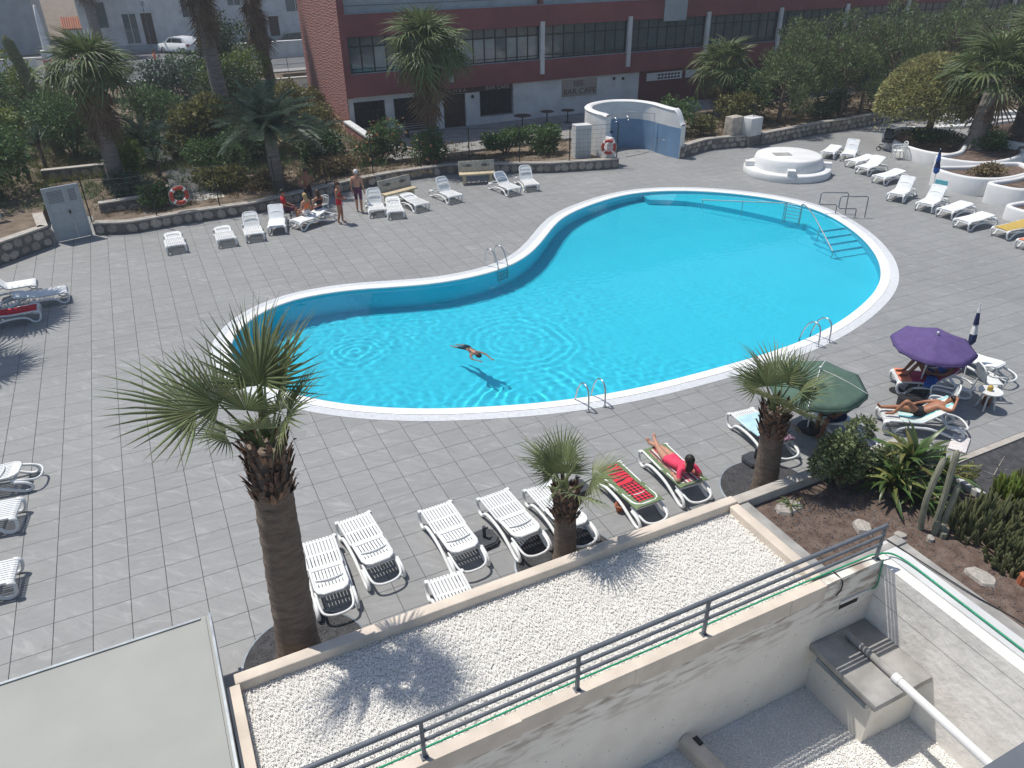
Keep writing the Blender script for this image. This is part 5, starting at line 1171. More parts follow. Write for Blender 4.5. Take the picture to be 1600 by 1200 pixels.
# upper floor: recessed pale walls with doors, railing
mb = MB(); mb.bx(X0 + .36, X1, YF + .90, YF + .95, 6.55, 8.55, M=iw); P('balcony_wall', mb, M['white_paint_old'])
for x in (13.4, 19.8, 22.4, 29, 33, 40, 47):
    mb = MB(); mb.bx(x, x + .95, YF + .87, YF + .899, 6.56, 8.5, M=iw); P('balcony_door', mb, M['dark_void'])
for px in (21.45, 27.8, 34.05, 40.4): mb = MB(); mb.bx(px - .12, px + .12, YF + .05, YF + .34, 6.58, 8.55, M=iw); P('balcony_pier', mb, M['red_wall'])
mb = MB(); mb.tube([(X0 + .4, YF + .15, 6.95), (X1, YF + .15, 6.95)], .02, 6, M=iw); P('balcony_rail', mb, M['rail_grey'])
mb = MB(); mb.bx(30.4, 32.2, YF - .09, YF - .045, 5.25, 6.75, M=iw); P('hanging_sheet', mb, M['grey_paint'])
# low pink wing wall at the corner
t = thing('wing_wall', 'low pink garden wall with pale cap at the building corner', 'wall', (9.3, 26.5, 0)); iw2 = W(t)
mb = MB(); mb.bx(8.65, 8.95, 23.9, 29.05, -.1, 1.0, M=iw2); mb.build('wall_body', M['pink_stucco'], t); mb = MB(); mb.bx(8.60, 9.0, 23.85, 29.05, 1.0, 1.1, M=iw2); mb.build('wall_cap', M['white_paint_old'], t)
# terrace in front of the bar with tables
mb = MB(); mb.bx(9.4, 46, 23.2, YF + .1, -.1, .04); mb.build('bar_terrace', M['pavement'], kind='structure')
def bar_table(x, y, label, r=.42):
    t = thing('bar_table', label, 'table', (x, y, .044)); mb = MB(); mb.cyl((0, 0), r, .72, .75, 8 if r > .5 else 20); mb.build('table_top', M['wood_dark'], t); mb = MB(); mb.cyl((0, 0), .04, .03, .72, 10); mb.build('pedestal', M['dark_frame'], t); mb = MB(); mb.cyl((0, 0), .22, 0, .03, 14); mb.build('foot', M['dark_frame'], t)
bar_table(19.0, 26.9, 'dark square topped table outside the barred window', .55)
bar_table(20.9, 27.3, 'dark round table standing by the white bar wall')
bar_table(22.2, 27.0, 'dark round table left of the bar cafe sign')
t = thing('menu_bench', 'dark slatted bench under the second barred window', 'bench', (12.9, 27.9, .044)); mb = MB()
for k in range(5): mb.bx(-1.0, 1.0, .2, .24, .35 + .12 * k, .43 + .12 * k)
mb.build('backrest', M['wood_dark'], t); mb = MB()
for k in range(4): mb.bx(-1.0, 1.0, -.25 + .11 * k, -.17 + .11 * k, .40, .43)
mb.build('seat', M['wood_dark'], t)
for s_ in (-1, 1): mb = MB(); mb.bx(s_ * .9 - .03, s_ * .9 + .03, -.2, .24, 0, .40); mb.build('leg', M['dark_frame'], t)
# ================================================================ ROAD, HOUSES, CARS behind the garden
ZG = 1.0
mb = MB(); mb.bx(-120, 40, 52.4, 71.0, .7, ZG + .004); mb.build('road', M['asphalt'], kind='structure')
mb = MB(); mb.bx(-120, 40, 50.9, 52.4, .7, ZG + .10); mb.build('pavement', M['pavement'], kind='structure')
mb = MB(); mb.bx(-120, 40, 71.0, 73.2, .7, ZG + .12); mb.build('far_pavement', M['pavement'], kind='structure')
for k in range(14): mb = MB(); mb.bx(-34 + 5 * k, -32 + 5 * k, 60.9, 61.05, ZG, ZG + .009); mb.build('road_marking', M['marking'], kind='structure')
mb = MB(); mb.prism([(-6, 64.7), (14, 66.9), (14, 67.05), (-6, 64.85)], ZG, ZG + .009); mb.build('road_marking', M['marking'], kind='structure')
t = thing('road_wall', 'long white retaining wall between garden and road', 'wall', (-2, 50.7, 0)); iw2 = W(t)
mb = MB(); mb.bx(-60, 4.6, 50.45, 50.88, -.2, ZG + .12, M=iw2); mb.build('wall_body', M['white_paint_old'], t); mb = MB(); mb.bx(-60, 4.6, 50.40, 50.92, ZG + .12, ZG + .22, M=iw2); mb.build('wall_cap', M['white_paint_old'], t)
t = thing('beige_wall', 'beige retaining wall left of the pink building side', 'wall', (8, 50.5, 0)); iw2 = W(t)
mb = MB(); mb.bx(4.61, 20, 44.6, 45.0, -.2, 1.35, M=iw2); mb.build('wall_body', M['wall_render'], t); mb = MB(); mb.bx(4.6, 20, 44.55, 45.05, 1.35, 1.45, M=iw2); mb.build('wall_cap', M['coping'], t)
t = thing('road_railing', 'thin dark railing along the road edge', 'railing', (-2, 50.66, ZG)); iw2 = W(t)
for k in range(26):
    x = -30 + 1.9 * k; mb = MB(); mb.tube([(x, 50.66, ZG + .2), (x, 50.66, ZG + 1.15)], .025, 5, M=iw2); mb.build('post', M['rail_grey'], t)
for z in (ZG + .65, ZG + 1.13): mb = MB(); mb.tube([(-30, 50.66, z), (17.5, 50.66, z)], .022, 5, M=iw2); mb.build('rail_bar', M['rail_grey'], t)
t = thing('white_road_wall', 'smooth white wall in front of the dark parked cars', 'wall', (12, 56, ZG)); iw2 = W(t)
mb = MB(); mb.bx(6.8, 30, 60.5, 60.8, ZG - .1, ZG + 1.3, M=iw2); mb.build('wall_body', M['white_paint_old'], t); mb = MB(); mb.bx(6.75, 30, 60.45, 60.85, ZG + 1.3, ZG + 1.38, M=iw2); mb.build('wall_cap', M['white_paint'], t)
def house(label, x0, x1, y0, y1, h, mat, wins, doors, extra=None):
    t = thing('white_house', label, 'house', (x0, y0, ZG)); iw2 = W(t)
    mb = MB(); mb.bx(x0, x1, y0, y1, ZG - .2, h, M=iw2); mb.build('wall', M[mat], t)
    mb = MB(); mb.bx(x0 - .15, x1 + .15, y0 - .15, y1, h, h + .25, M=iw2); mb.build('roof', M['white_paint_old'], t)
    mb = MB(); mb.bx(x0 - .003, x1, y0 - .03, y0 - .002, ZG, ZG + .55, M=iw2); mb.build('wall_base', M['grey_paint'], t)
    for a, b, c, d in wins:
        mb = MB(); mb.bx(a, b, y0 - .012, y0 - .001, c, d, M=iw2); wn_ = mb.build('window', M['glass'], t)
        mb = MB()
        for (p0, p1, q0, q1) in ((a - .08, b + .08, d, d + .08), (a - .08, b + .08, c - .08, c), (a - .08, a, c, d), (b, b + .08, c, d), ((a + b) / 2 - .03, (a + b) / 2 + .03, c, d)): mb.bx(p0, p1, y0 - .06, y0 - .013, q0, q1, M=iw2)
        mb.build('frame', M['white_paint_old'], wn_)
    for a, b, c, d in doors:
        mb = MB(); mb.bx(a, b, y0 - .014, y0 - .001, c, d, M=iw2); dd = mb.build('door', M['wood_dark'], t)
        mb = MB(); mb.bx(a - .1, b + .25, y0 - .45, y0 - .015, d + .08, d + .18, M=iw2); mb.build('canopy', M['white_paint_old'], dd)
    return t
house('white house with dark door and window behind the white car', -4.6, 7.2, 73.2, 84, 9.5, 'white_paint_old', [(-3.9, -2.2, 3.2, 5.4), (-.9, .3, 1.7, 4.3), (4.6, 5.8, 3.8, 5.8)], [(.75, 1.75, 1.15, 4.3)])
house('tall pale house wall at the upper left corner', -40, -8.4, 76, 90, 10, 'grey_paint', [(-20, -18, 3, 5)], [(-30, -28.8, 1.1, 3.4)])
house('white house behind the parked dark cars', 7.6, 34, 74.5, 86, 9, 'white_paint_old', [(9.2, 10.4, 4.6, 6.4), (11, 12.2, 4.6, 6.4), (15, 17, 3.8, 6)], [(13, 14, 1.1, 3.4)])
t = thing('chimney_pillar', 'slim white tapering pillar beside the pale house', 'pillar', (-7.55, 66.5, ZG)); mb = MB(); mb.lathe([(.42, 0), (.30, 1.5), (.20, 3.6), (.10, 4.7), (0, 4.75)], 10); mb.build('shaft', M['white_paint'], t)
t = thing('roadside_hut', 'small hut with orange tiled roof left of the white house', 'hut', (-5.3, 74.5, ZG)); mb = MB(); mb.bx(-.9, .65, -.6, .8, -.1, 2.2); mb.build('wall', M['white_paint_old'], t)
rfm = MB(); rfm.add([(-1.0, -.85, 2.2), (.75, -.85, 2.2), (.75, .85, 3.1), (-1.0, .85, 3.1), (-1.0, -.85, 2.12), (.75, -.85, 2.12), (.75, .85, 3.02), (-1.0, .85, 3.02)], [(0, 1, 2, 3), (7, 6, 5, 4), (0, 4, 5, 1), (1, 5, 6, 2), (2, 6, 7, 3), (3, 7, 4, 0)]); rfo = rfm.build('roof', M['roof_tile'], t)
for k in range(9):
    mb = MB(); mb.tube([(-.9 + .195 * k, -.88, 2.21), (-.9 + .195 * k, .85, 3.12)], .075, 6); mb.build('tile', M['roof_tile'], rfo)
t = thing('garden_gate_wall', 'low pale wall with gate post at the upper left', 'wall', (-9.5, 62, ZG)); mb = MB(); mb.bx(-3, 1.2, 0, .3, -.1, 1.1); mb.build('wall_body', M['wall_render'], t); mb = MB(); mb.bevbox(1.7, 2.1, -.05, .35, -.1, 1.6, .05); mb.build('gate_post', M['white_paint_old'], t)
t = thing('road_barrier', 'red barrier pole beside the pale gate post', 'barrier', (-7.3, 60.5, ZG)); mb = MB(); mb.tube([(-.4, 0, .95), (2.4, 0, 1.0)], .05, 8); mb.build('pole', M['buoy_red'], t); mb = MB(); mb.box((-.3, 0, .5), (.16, .16, 1.0)); mb.build('stand', M['buoy_red'], t)
def car(label, x, y, rz, body, L_=3.95, Wd=1.68):
    t = thing('parked_car', label, 'car', (x, y, ZG + .006), rz, 'parked cars')
    h = Wd / 2; pr = [(-L_ / 2, .32), (-L_ / 2 + .02, .62), (-L_ / 2 + .12, .80), (-L_ / 2 + .95, .92), (-L_ / 2 + 1.0, .93), (L_ / 2 - .22, .96), (L_ / 2 - .03, .90), (L_ / 2, .55), (L_ / 2 - .02, .30)]
    mb = MB(); rows = []
    for yy, s_ in ((-h, .0), (-h + .02, .0), (-h + .10, .03), (h - .10, .03), (h - .02, 0), (h, 0)):
        rows.append([(a * (.985 if abs(yy) > h - .05 else 1), yy, z + (s_ if z > .5 else 0)) for a, z in pr])
    low = [[(a, -h + .01, .22) for a, z in pr], [(a, h - .01, .22) for a, z in pr]]
    mb.grid([low[0]] + rows + [low[1]], smooth=True); mb.add([(a, -h, .22) for a in (-L_ / 2, L_ / 2)] + [(a, h, .22) for a in (L_ / 2, -L_ / 2)], [(0, 1, 2, 3)]); mb.build('body', body, t)
    ca = [(-L_ / 2 + .95, .93), (-L_ / 2 + 1.62, 1.40), (-L_ / 2 + 2.1, 1.47), (L_ / 2 - .75, 1.45), (L_ / 2 - .45, 1.38), (L_ / 2 - .10, .95)]
    mb = MB(); mb.grid([[(a, -h + .05, z) if z < 1 else (a, -h + .16, z) for a, z in ca], [(a, -h + .22, z + .02) if z > 1 else (a, -h + .22, z) for a, z in ca], [(a, h - .22, z + .02) if z > 1 else (a, h - .22, z) for a, z in ca], [(a, h - .05, z) if z < 1 else (a, h - .16, z) for a, z in ca]])
    for s_ in (-1, 1): mb.add([(a, s_ * (h - .05) if z < 1 else s_ * (h - .16), z) for a, z in ca], [tuple(range(len(ca)))])
    mb.build('cabin', body, t)
    def quad(nm, pts, mat): m_ = MB(); m_.add(pts, [(0, 1, 2, 3)]); return m_.build(nm, M[mat], t)
    for s_ in (-1, 1):
        q = lambda a, z: (a, s_ * (h - .05 - (.11 * (z - .95) / .5) + .012), z)
        quad('side_window', [q(-L_ / 2 + 1.25, 1.0), q(-L_ / 2 + 1.95, 1.0), q(-L_ / 2 + 1.95, 1.37), q(-L_ / 2 + 1.70, 1.35)], 'glass_car')
        quad('side_window', [q(-L_ / 2 + 2.02, 1.0), q(L_ / 2 - .55, 1.02), q(L_ / 2 - .72, 1.36), q(-L_ / 2 + 2.02, 1.37)], 'glass_car')
        m_ = MB(); m_.box((L_ / 2 - .03, s_ * (h - .17), .80), (.10, .30, .20)); m_.build('tail_light', M['lamp_red'], t)
        m_ = MB(); m_.box((-L_ / 2 + .08, s_ * (h - .25), .68), (.14, .36, .14)); m_.build('headlight', M['glass_curtain'], t)
        m_ = MB(); m_.box((-L_ / 2 + 1.15, s_ * (h + .06), 1.0), (.14, .18, .11)); m_.build('mirror', body, t)
        for a in (-L_ / 2 + .72, L_ / 2 - .68):
            Tm = Matrix.Translation((a, s_ * (h - .10), .30)) @ Matrix.Rotation(R(90), 4, 'X')
            m_ = MB(); m_.lathe([(.0, -.10), (.27, -.10), (.30, -.07), (.30, .07), (.27, .10), (0, .10)], 20, M=Tm); wh = m_.build('wheel', M['tyre'], t)
            m_ = MB(); m_.lathe([(0, -.108), (.19, -.108), (.20, -.1)], 14, M=Tm); m_.lathe([(.20, .1), (.19, .108), (0, .108)], 14, M=Tm); m_.build('rim', M['steel'], wh)
    quad('rear_window', [(L_ / 2 - .15, -h + .22, 1.0), (L_ / 2 - .15, h - .22, 1.0), (L_ / 2 - .43, h - .30, 1.36), (L_ / 2 - .43, -h + .30, 1.36)], 'glass_car')
    quad('windscreen', [(-L_ / 2 + 1.0, h - .2, .965), (-L_ / 2 + 1.0, -h + .2, .965), (-L_ / 2 + 1.60, -h + .28, 1.395), (-L_ / 2 + 1.60, h - .28, 1.395)], 'glass_car')
    m_ = MB(); m_.box((L_ / 2 - .0, 0, .42), (.06, Wd - .12, .16)); m_.build('bumper', body, t)
    m_ = MB(); m_.box((L_ / 2 + .012, 0, .62), (.02, .48, .11)); m_.build('number_plate', M['white_paint_old'], t)
    return t
car('white hatchback parked in front of the white house', 3.35, 69.3, R(-52), M['car_white'])
car('dark green car parked behind the smooth white wall', 10.6, 65.5, R(172), M['car_dark'], 4.3)
car('dark car parked right of the green one, partly hidden by building', 14.6, 66.5, R(172), M['car_dark'], 4.3)
t = thing('street_post', 'thin dark street post beside the white car', 'post', (.95, 68.2, ZG)); mb = MB(); mb.tube([(0, 0, 0), (0, 0, 4.6)], .035, 6); mb.build('pole', M['rail_grey'], t); mb = MB(); mb.box((0, 0, 4.4), (.4, .04, .4)); mb.build('plate', M['grey_paint'], t)
# garden path and little walls among the shrubs
mb = MB(); mb.prism([(-1.0, 22.6), (1.0, 22.6), (1.4, 31), (1.2, 39), (-.6, 39), (-.6, 31)], .2, .86); 
mb = MB(); pth = resample([(-.6, 19.6), (-.7, 25), (-.9, 31), (-.5, 38)], 1.0)
mb.strip([(x - .75, y, terr(x, y) + .03) for x, y in pth], [(x + .75, y, terr(x, y) + .03) for x, y in pth]); mb.build('garden_path', M['asphalt'], kind='structure')
mb = MB(); mb.prism([(-1.6, 19.0), (.6, 19.2), (.6, 23.0), (-1.6, 22.6)], .2, .372); mb.build('pale_path', M['path_white'], kind='structure')
stone_wall('low stone garden wall behind the gate with pale cap', [(-6.6, 25.3), (-3.8, 25.2)], .95, z0=.2, rows=2)
stone_wall('low stone bed edge right of the grey gate', [(-4.3, 19.2), (-2.0, 19.4)], .72, z0=.2, rows=1)
for i, (x, y, sx, lab) in enumerate([(-3.3, 20.2, .55, 'flat pale boulder among the shrubs behind the fence'), (-3.6, 20.9, .3, 'round pinkish boulder behind the fence'), (1.2, 21.5, .6, 'brown boulder below the tall grass behind the fence'), (6.5, 40.5, 1.2, 'large grey boulder by the beige retaining wall'), (8.1, 39.5, .8, 'white lump of rock beside the pink building')]):
    link('boulder', ROCKS[i % 5], None, (x, y, terr(x, y) - .05), (0, 0, i), (sx, sx * .75, sx * .7), lab, 'boulder', 'boulders in the garden')
# ================================================================ PALMS AND PLANTS
def fan_mesh(seed, nseg=30, L_=.85, pl=.65, spread=105, droop=.25, split=.45, pw=.018, name='frond', mat='frond', bend=.1):
    r_ = np.random.default_rng(seed); V, F = [], []
    def quadstrip(A, B):
        b = len(V); n = len(A); V.extend(A); V.extend(B)
        F.extend([(b + j, b + j + 1, b + n + j + 1, b + n + j) for j in range(n - 1)])
    zc = bend * pl; c = np.array([0, pl, zc])
    # petiole: flat channel
    ts = np.linspace(0, 1, 6); pts = [np.array([0, pl * t, zc * (t ** .6)]) for t in ts]; ws = [pw * (1.7 - .9 * t) for t in ts]
    for sg in (-1, 1): quadstrip([tuple(p + (sg * w_, 0, w_ * .5)) for p, w_ in zip(pts, ws)], [tuple(p + (0, 0, -w_ * .6)) for p, w_ in zip(pts, ws)])
    nP = len(F)
    dth = math.radians(2 * spread / nseg)
    fs = np.array([.015, .2, split, (split + 1) / 2, .9, 1.0])
    for s in range(nseg):
        th = math.radians(-spread) + (s + .5) * dth; d = np.array([math.sin(th), math.cos(th), 0]); n_ = np.array([math.cos(th), -math.sin(th), 0])
        Ls = L_ * (.72 + .28 * math.cos(th * .8)) * r_.uniform(.9, 1.06); dr = droop * r_.uniform(.6, 1.5); tipd = r_.uniform(0, .25) * droop * 2; sway = r_.uniform(-.06, .06)
        w0 = split * Ls * math.tan(dth / 2); C_, Lf, Rt = [], [], []
        for f in fs:
            hw = f * Ls * math.tan(dth / 2) if f <= split else w0 * (1 - ((f - split) / (1 - split)) ** 1.25)
            hw = max(hw, .0012)
            z = -dr * Ls * f ** 2.2 - tipd * Ls * max(0, f - .7) * 2 + .10 * abs(math.sin(th)) * Ls * f   # slight cupping of the fan
            p = c + d * Ls * f + n_ * sway * Ls * max(0, f - split) + np.array([0, 0, z])
            C_.append(tuple(p + (0, 0, hw * .55))); Lf.append(tuple(p - n_ * hw)); Rt.append(tuple(p + n_ * hw))
        quadstrip(Lf, C_); quadstrip(C_, Rt)
    me = fast_mesh(name, np.array(V), [np.array(F)]); me.materials.append(M[mat]); me.materials.append(M['petiole'])
    mi = np.zeros(len(me.polygons), np.int32); mi[:nP] = 1; me.polygons.foreach_set('material_index', mi); return me
FR = [fan_mesh(i, 27, .88, .66, 102, .10 + .06 * (i % 3), .40) for i in range(5)]
FRB = [fan_mesh(80 + i, 27, 1.0, .80, 98, .08 + .07 * (i % 3), .38, .020) for i in range(5)]
FRD = [fan_mesh(20 + i, 22, .55, .5, 80, .5, .4, mat='frond_dry') for i in range(2)]
FF = [fan_mesh(40 + i, 20, .95, .75, 112, .40 + .18 * (i % 3), .42, .03, mat='frond_far', bend=.25) for i in range(4)]
FS = [fan_mesh(60 + i, 11, .95, .5, 60, .2, .35, .035, mat='skirt') for i in range(3)]
def trunk_mesh(h, r0, r1, rings_=26, n=18, seed=0, lean=(0, 0), bulge=0.0, flare=.25):
    r_ = np.random.default_rng(seed); rows = []
    for i in range(rings_ * 2 + 1):
        t = i / (rings_ * 2); rr = r0 + (r1 - r0) * t + flare * r0 * max(0, 1 - t * 7) ** 2 + (.008 * r0 if i % 2 else -.008 * r0) + bulge * math.sin(PI * t); z = h * t - .1 * (t == 0)
        rows.append([(rr * (1 + .018 * r_.normal()) * math.cos(2 * PI * j / n) + lean[0] * t, rr * (1 + .018 * r_.normal()) * math.sin(2 * PI * j / n) + lean[1] * t, z + .02 * r_.normal() * (0 < t < 1)) for j in range(n)])
    mb = MB(); mb.grid(rows, True); mb.add(rows[-1], [tuple(range(n))]); return mb
def boots_mesh(h0, h1, r, cnt, seed, lean=(0, 0), H=1, size=.22):
    r_ = random.Random(seed); mb = MB()
    for k in range(cnt):
        t = k / cnt; z = h0 + (h1 - h0) * t + r_.uniform(-.03, .03); a = k * 2.399 + r_.uniform(-.3, .3); w_ = size * r_.uniform(.28, .55); l_ = size * r_.uniform(.8, 1.7); out = r_.uniform(.25, .9)
        ca, sa = math.cos(a), math.sin(a); rr = r * r_.uniform(.9, 1.0); ox, oy = lean[0] * z / H, lean[1] * z / H
        def q(tx, rad, dz): return (ox + ca * rad - sa * tx, oy + sa * rad + ca * tx, z + dz)
        mb.add([q(-w_ / 2, rr, 0), q(w_ / 2, rr, 0), q(w_ * .3, rr + l_ * out * .6, l_ * .75), q(-w_ * .3, rr + l_ * out * .6, l_ * .75), q(0, rr + .03 + l_ * out * .25, l_ * .3), q(0, rr + l_ * out * .8, l_ * r_.uniform(.7, 1.0))], [(0, 1, 4), (1, 2, 4), (2, 5, 3), (2, 3, 4), (3, 0, 4)])
    return mb
def fan_palm(label, base, h, r0, r1, nf, sc, elo, ehi, seed, far=False, lean=(0, 0), skirt=0, skirt_len=1.0, boots=0, grp=None, crown_z=None, dry=0, bs=.22, flare=.25, wide=1.0, azs=None, fl=(), big=False):
    t = thing('fan_palm', label, 'palm tree', base, 0, grp); r_ = random.Random(seed)
    trunk_mesh(h, r0, r1, max(8, int(h / .14)), 18 if not far else 12, seed, lean, flare=flare).build('trunk', M['trunk_palm' if not far else 'trunk_old'], t)
    if boots: boots_mesh(h * boots, h + .05, r1 * 1.02, int(150 * (1 if not far else .5)), seed, lean, h, bs).build('leaf_bases', M['boot_brown'], t)
    meshes = FF if far else FRB if big else FR
    for k in range(nf):
        f = (k + .5) / nf; el = ehi + (elo - ehi) * f ** .9 + r_.uniform(-6, 6); az = (k * 137.5 + r_.uniform(-16, 16)) if azs is None else azs[k % len(azs)] + r_.uniform(-8, 8)
        s_ = sc * r_.uniform(.86, 1.1) * (.8 + .2 * f ** .4)
        link('frond', r_.choice(meshes), t, (lean[0] + r1 * .35 * math.sin(-R(az)), lean[1] + r1 * .35 * math.cos(R(az)), h - .04 + .10 * (1 - f)), (R(el), R(r_.uniform(-30, 30)), R(az)), (s_ * wide, s_, s_))
    for az, el, s_ in fl:
        link('frond', r_.choice(meshes), t, (lean[0] + r1 * .35 * math.sin(-R(az)), lean[1] + r1 * .35 * math.cos(R(az)), h - .04 + .08 * el / 80), (R(el), R(r_.uniform(-25, 25)), R(az)), s_)
    for k in range(dry):
        az = r_.uniform(0, 360); s_ = sc * r_.uniform(.6, .9); link('dry_frond', r_.choice(FRD), t, (lean[0], lean[1], h - .15), (R(r_.uniform(-50, -5)), R(r_.uniform(-40, 40)), R(az)), s_)
    for k in range(skirt):
        f = k / skirt; az = k * 137.5 + r_.uniform(-20, 20); z = h - .1 - skirt_len * f; el = -58 - 22 * f + r_.uniform(-8, 8); s_ = sc * r_.uniform(.75, 1.0); fr = z / h
        link('dead_frond', r_.choice(FS), t, (lean[0] * fr, lean[1] * fr, z), (R(el), R(r_.uniform(-20, 20)), R(az)), s_)
    return t
GP = 'young fan palms in the deck pits'
fan_palm('tall young fan palm in front of the pool, thick brown trunk', (-1.82, -6.85, 0), 4.12, .325, .25, 0, 1.3, 0, 0, 3, lean=(.16, 0), boots=.80, grp=GP, dry=0, bs=.19, flare=.28,
         big=True, fl=[(-25, 88, 1.06), (-75, 80, 1.10), (-100, 68, 1.08), (-62, 64, 1.06), (45, 79, 1.0), (62, 60, .98), (68, 43, 1.14), (140, 74, .80), (165, 58, .60), (-140, 66, .70), (-118, 54, .84), (92, 36, .60)])
fan_palm('short young fan palm among the front loungers', (3.05, -6.74, 0), 1.60, .215, .18, 10, .86, 36, 86, 8, lean=(-.03, 0), boots=.60, grp=GP, dry=0, bs=.17, flare=.2)
fan_palm('young fan palm beside the green parasol', (7.70, -6.82, 0), 1.98, .25, .22, 10, .96, 32, 86, 15, lean=(-.10, 0), boots=.70, grp=GP, dry=1, bs=.18, flare=.15)
GW = 'old fan palms round the garden'
fan_palm('shaggy fan palm with brown skirt in the left garden', (-3.5, 22.2, .36), 5.0, .36, .30, 32, 1.3, -30, 80, 21, True, skirt=26, skirt_len=1.7, lean=(.05, 0), grp=GW)
fan_palm('tall bare palm trunk leaning left of the date palm', (2.32, 29.0, .45), 9.2, .42, .30, 24, 1.35, -30, 80, 22, True, skirt=44, skirt_len=3.2, lean=(-.35, 0), grp=GW)
fan_palm('thin palm with dark skirt left of the pink building side', (6.7, 39.4, .6), 7.8, .36, .28, 24, 1.4, -30, 80, 23, True, skirt=44, skirt_len=3.4, lean=(-.6, 0), grp=GW)
fan_palm('fan palm in front of the red building left half', (11.15, 21.2, .33), 5.15, .27, .24, 38, 1.5, -45, 82, 24, True, skirt=34, skirt_len=1.9, lean=(-.12, 0), grp=GW)
fan_palm('short fan palm against the red wall right of the shower', (30.2, 22.4, .4), 2.7, .3, .25, 30, 1.42, -40, 80, 25, True, skirt=10, skirt_len=.8, grp=GW)
fan_palm('fan palm with thick trunk, left one of the right group', (35.3, 9.0, .6), 3.3, .48, .33, 26, 1.75, -25, 75, 26, True, skirt=6, skirt_len=.6, lean=(.35, .1), grp=GW, flare=.5)
fan_palm('fan palm with leaning trunk, nearest of the right group', (37.2, 7.4, .8), 3.8, .46, .30, 26, 1.8, -25, 75, 27, True, skirt=6, skirt_len=.6, lean=(.9, .2), grp=GW, flare=.5)
fan_palm('fan palm with dark trunk, farthest of the right group', (39.3, 9.4, .9), 3.7, .42, .32, 26, 1.8, -25, 75, 28, True, skirt=6, skirt_len=.6, lean=(.4, .3), grp=GW, flare=.4)
fan_palm('palm trunk standing before the white house across the road', (-3.4, 70.5, 1.0), 7.5, .45, .35, 22, 1.6, -30, 80, 29, True, skirt=20, skirt_len=2.0, grp=GW)
fan_palm('palm beyond the left edge that shades the loungers', (-7.95, 11.6, 0), 4.0, .30, .26, 26, 1.12, -10, 75, 30, True, grp=GW)
fan_palm('palm beyond the left edge with one shadow frond on the tiles', (-8.75, 8.35, 0), 4.0, .30, .26, 18, 1.05, 0, 70, 31, True, grp=GW)
# date palm with feather leaves
def feather_mesh(seed, L_=2.0, nl=34, droop=.55, mat='leaf_blue'):
    r_ = np.random.default_rng(seed); V, F = [], []
    def pos(t): return np.array([0, L_ * t * (1 - .12 * t), L_ * (.42 * t - droop * t * t)])
    for k in range(nl):
        t = .12 + .88 * k / nl; p = pos(t); l_ = .42 * L_ / 2 * (1 - .65 * abs(t - .45) * 1.4) * r_.uniform(.85, 1.1)
        for sg in (-1, 1):
            d = np.array([sg * .8, .55, .18 + r_.uniform(-.1, .1)]); d /= np.linalg.norm(d); w_ = np.array([0, .02, .012]); b = len(V)
            V.extend([tuple(p - w_), tuple(p + w_), tuple(p + d * l_ * .6 + w_ * .8), tuple(p + d * l_ - np.array([0, 0, .05])), tuple(p + d * l_ * .6 - w_ * .8)]); F.append((b, b + 1, b + 2, b + 4)); F.append((b + 4, b + 2, b + 3, b + 3))
    V.extend([]); ts = np.linspace(0, 1, 9); b = len(V)
    for t in ts: p = pos(t); V.extend([tuple(p + (-.03 * (1 - t) - .006, 0, 0)), tuple(p + (.03 * (1 - t) + .006, 0, 0))])
    F2 = [(b + 2 * j, b + 2 * j + 1, b + 2 * j + 3, b + 2 * j + 2) for j in range(8)]
    Q = [f for f in F if f[2] != f[3]] + F2; T3 = [f[:3] for f in F if f[2] == f[3]]
    me = fast_mesh('feather_frond', np.array(V), [np.array(Q), np.array(T3)]); me.materials.append(M[mat]); return me
FE = [feather_mesh(i, 2.1, 36, .5 + .1 * i) for i in range(3)]
def date_palm(label, base, h, nf, sc, seed):
    t = thing('date_palm', label, 'palm tree', base); r_ = random.Random(seed); trunk_mesh(h, .3, .26, 8, 12, seed).build('trunk', M['trunk_old'], t)
    for k in range(nf):
        f = k / nf; link('frond', r_.choice(FE), t, (0, 0, h), (R(68 - 80 * f + r_.uniform(-8, 8)), R(r_.uniform(-15, 15)), R(k * 137.5)), sc * r_.uniform(.85, 1.1))
date_palm('bushy dark date palm behind the seated group', (3.0, 19.6, .36), 2.3, 60, 1.3, 4)
date_palm('small date palm right of the bushy one by the fence', (6.0, 24.8, .36), .6, 24, .9, 5)
date_palm('low feather palm in the middle of the left garden', (-1.9, 26.4, .4), .9, 26, .95, 6)
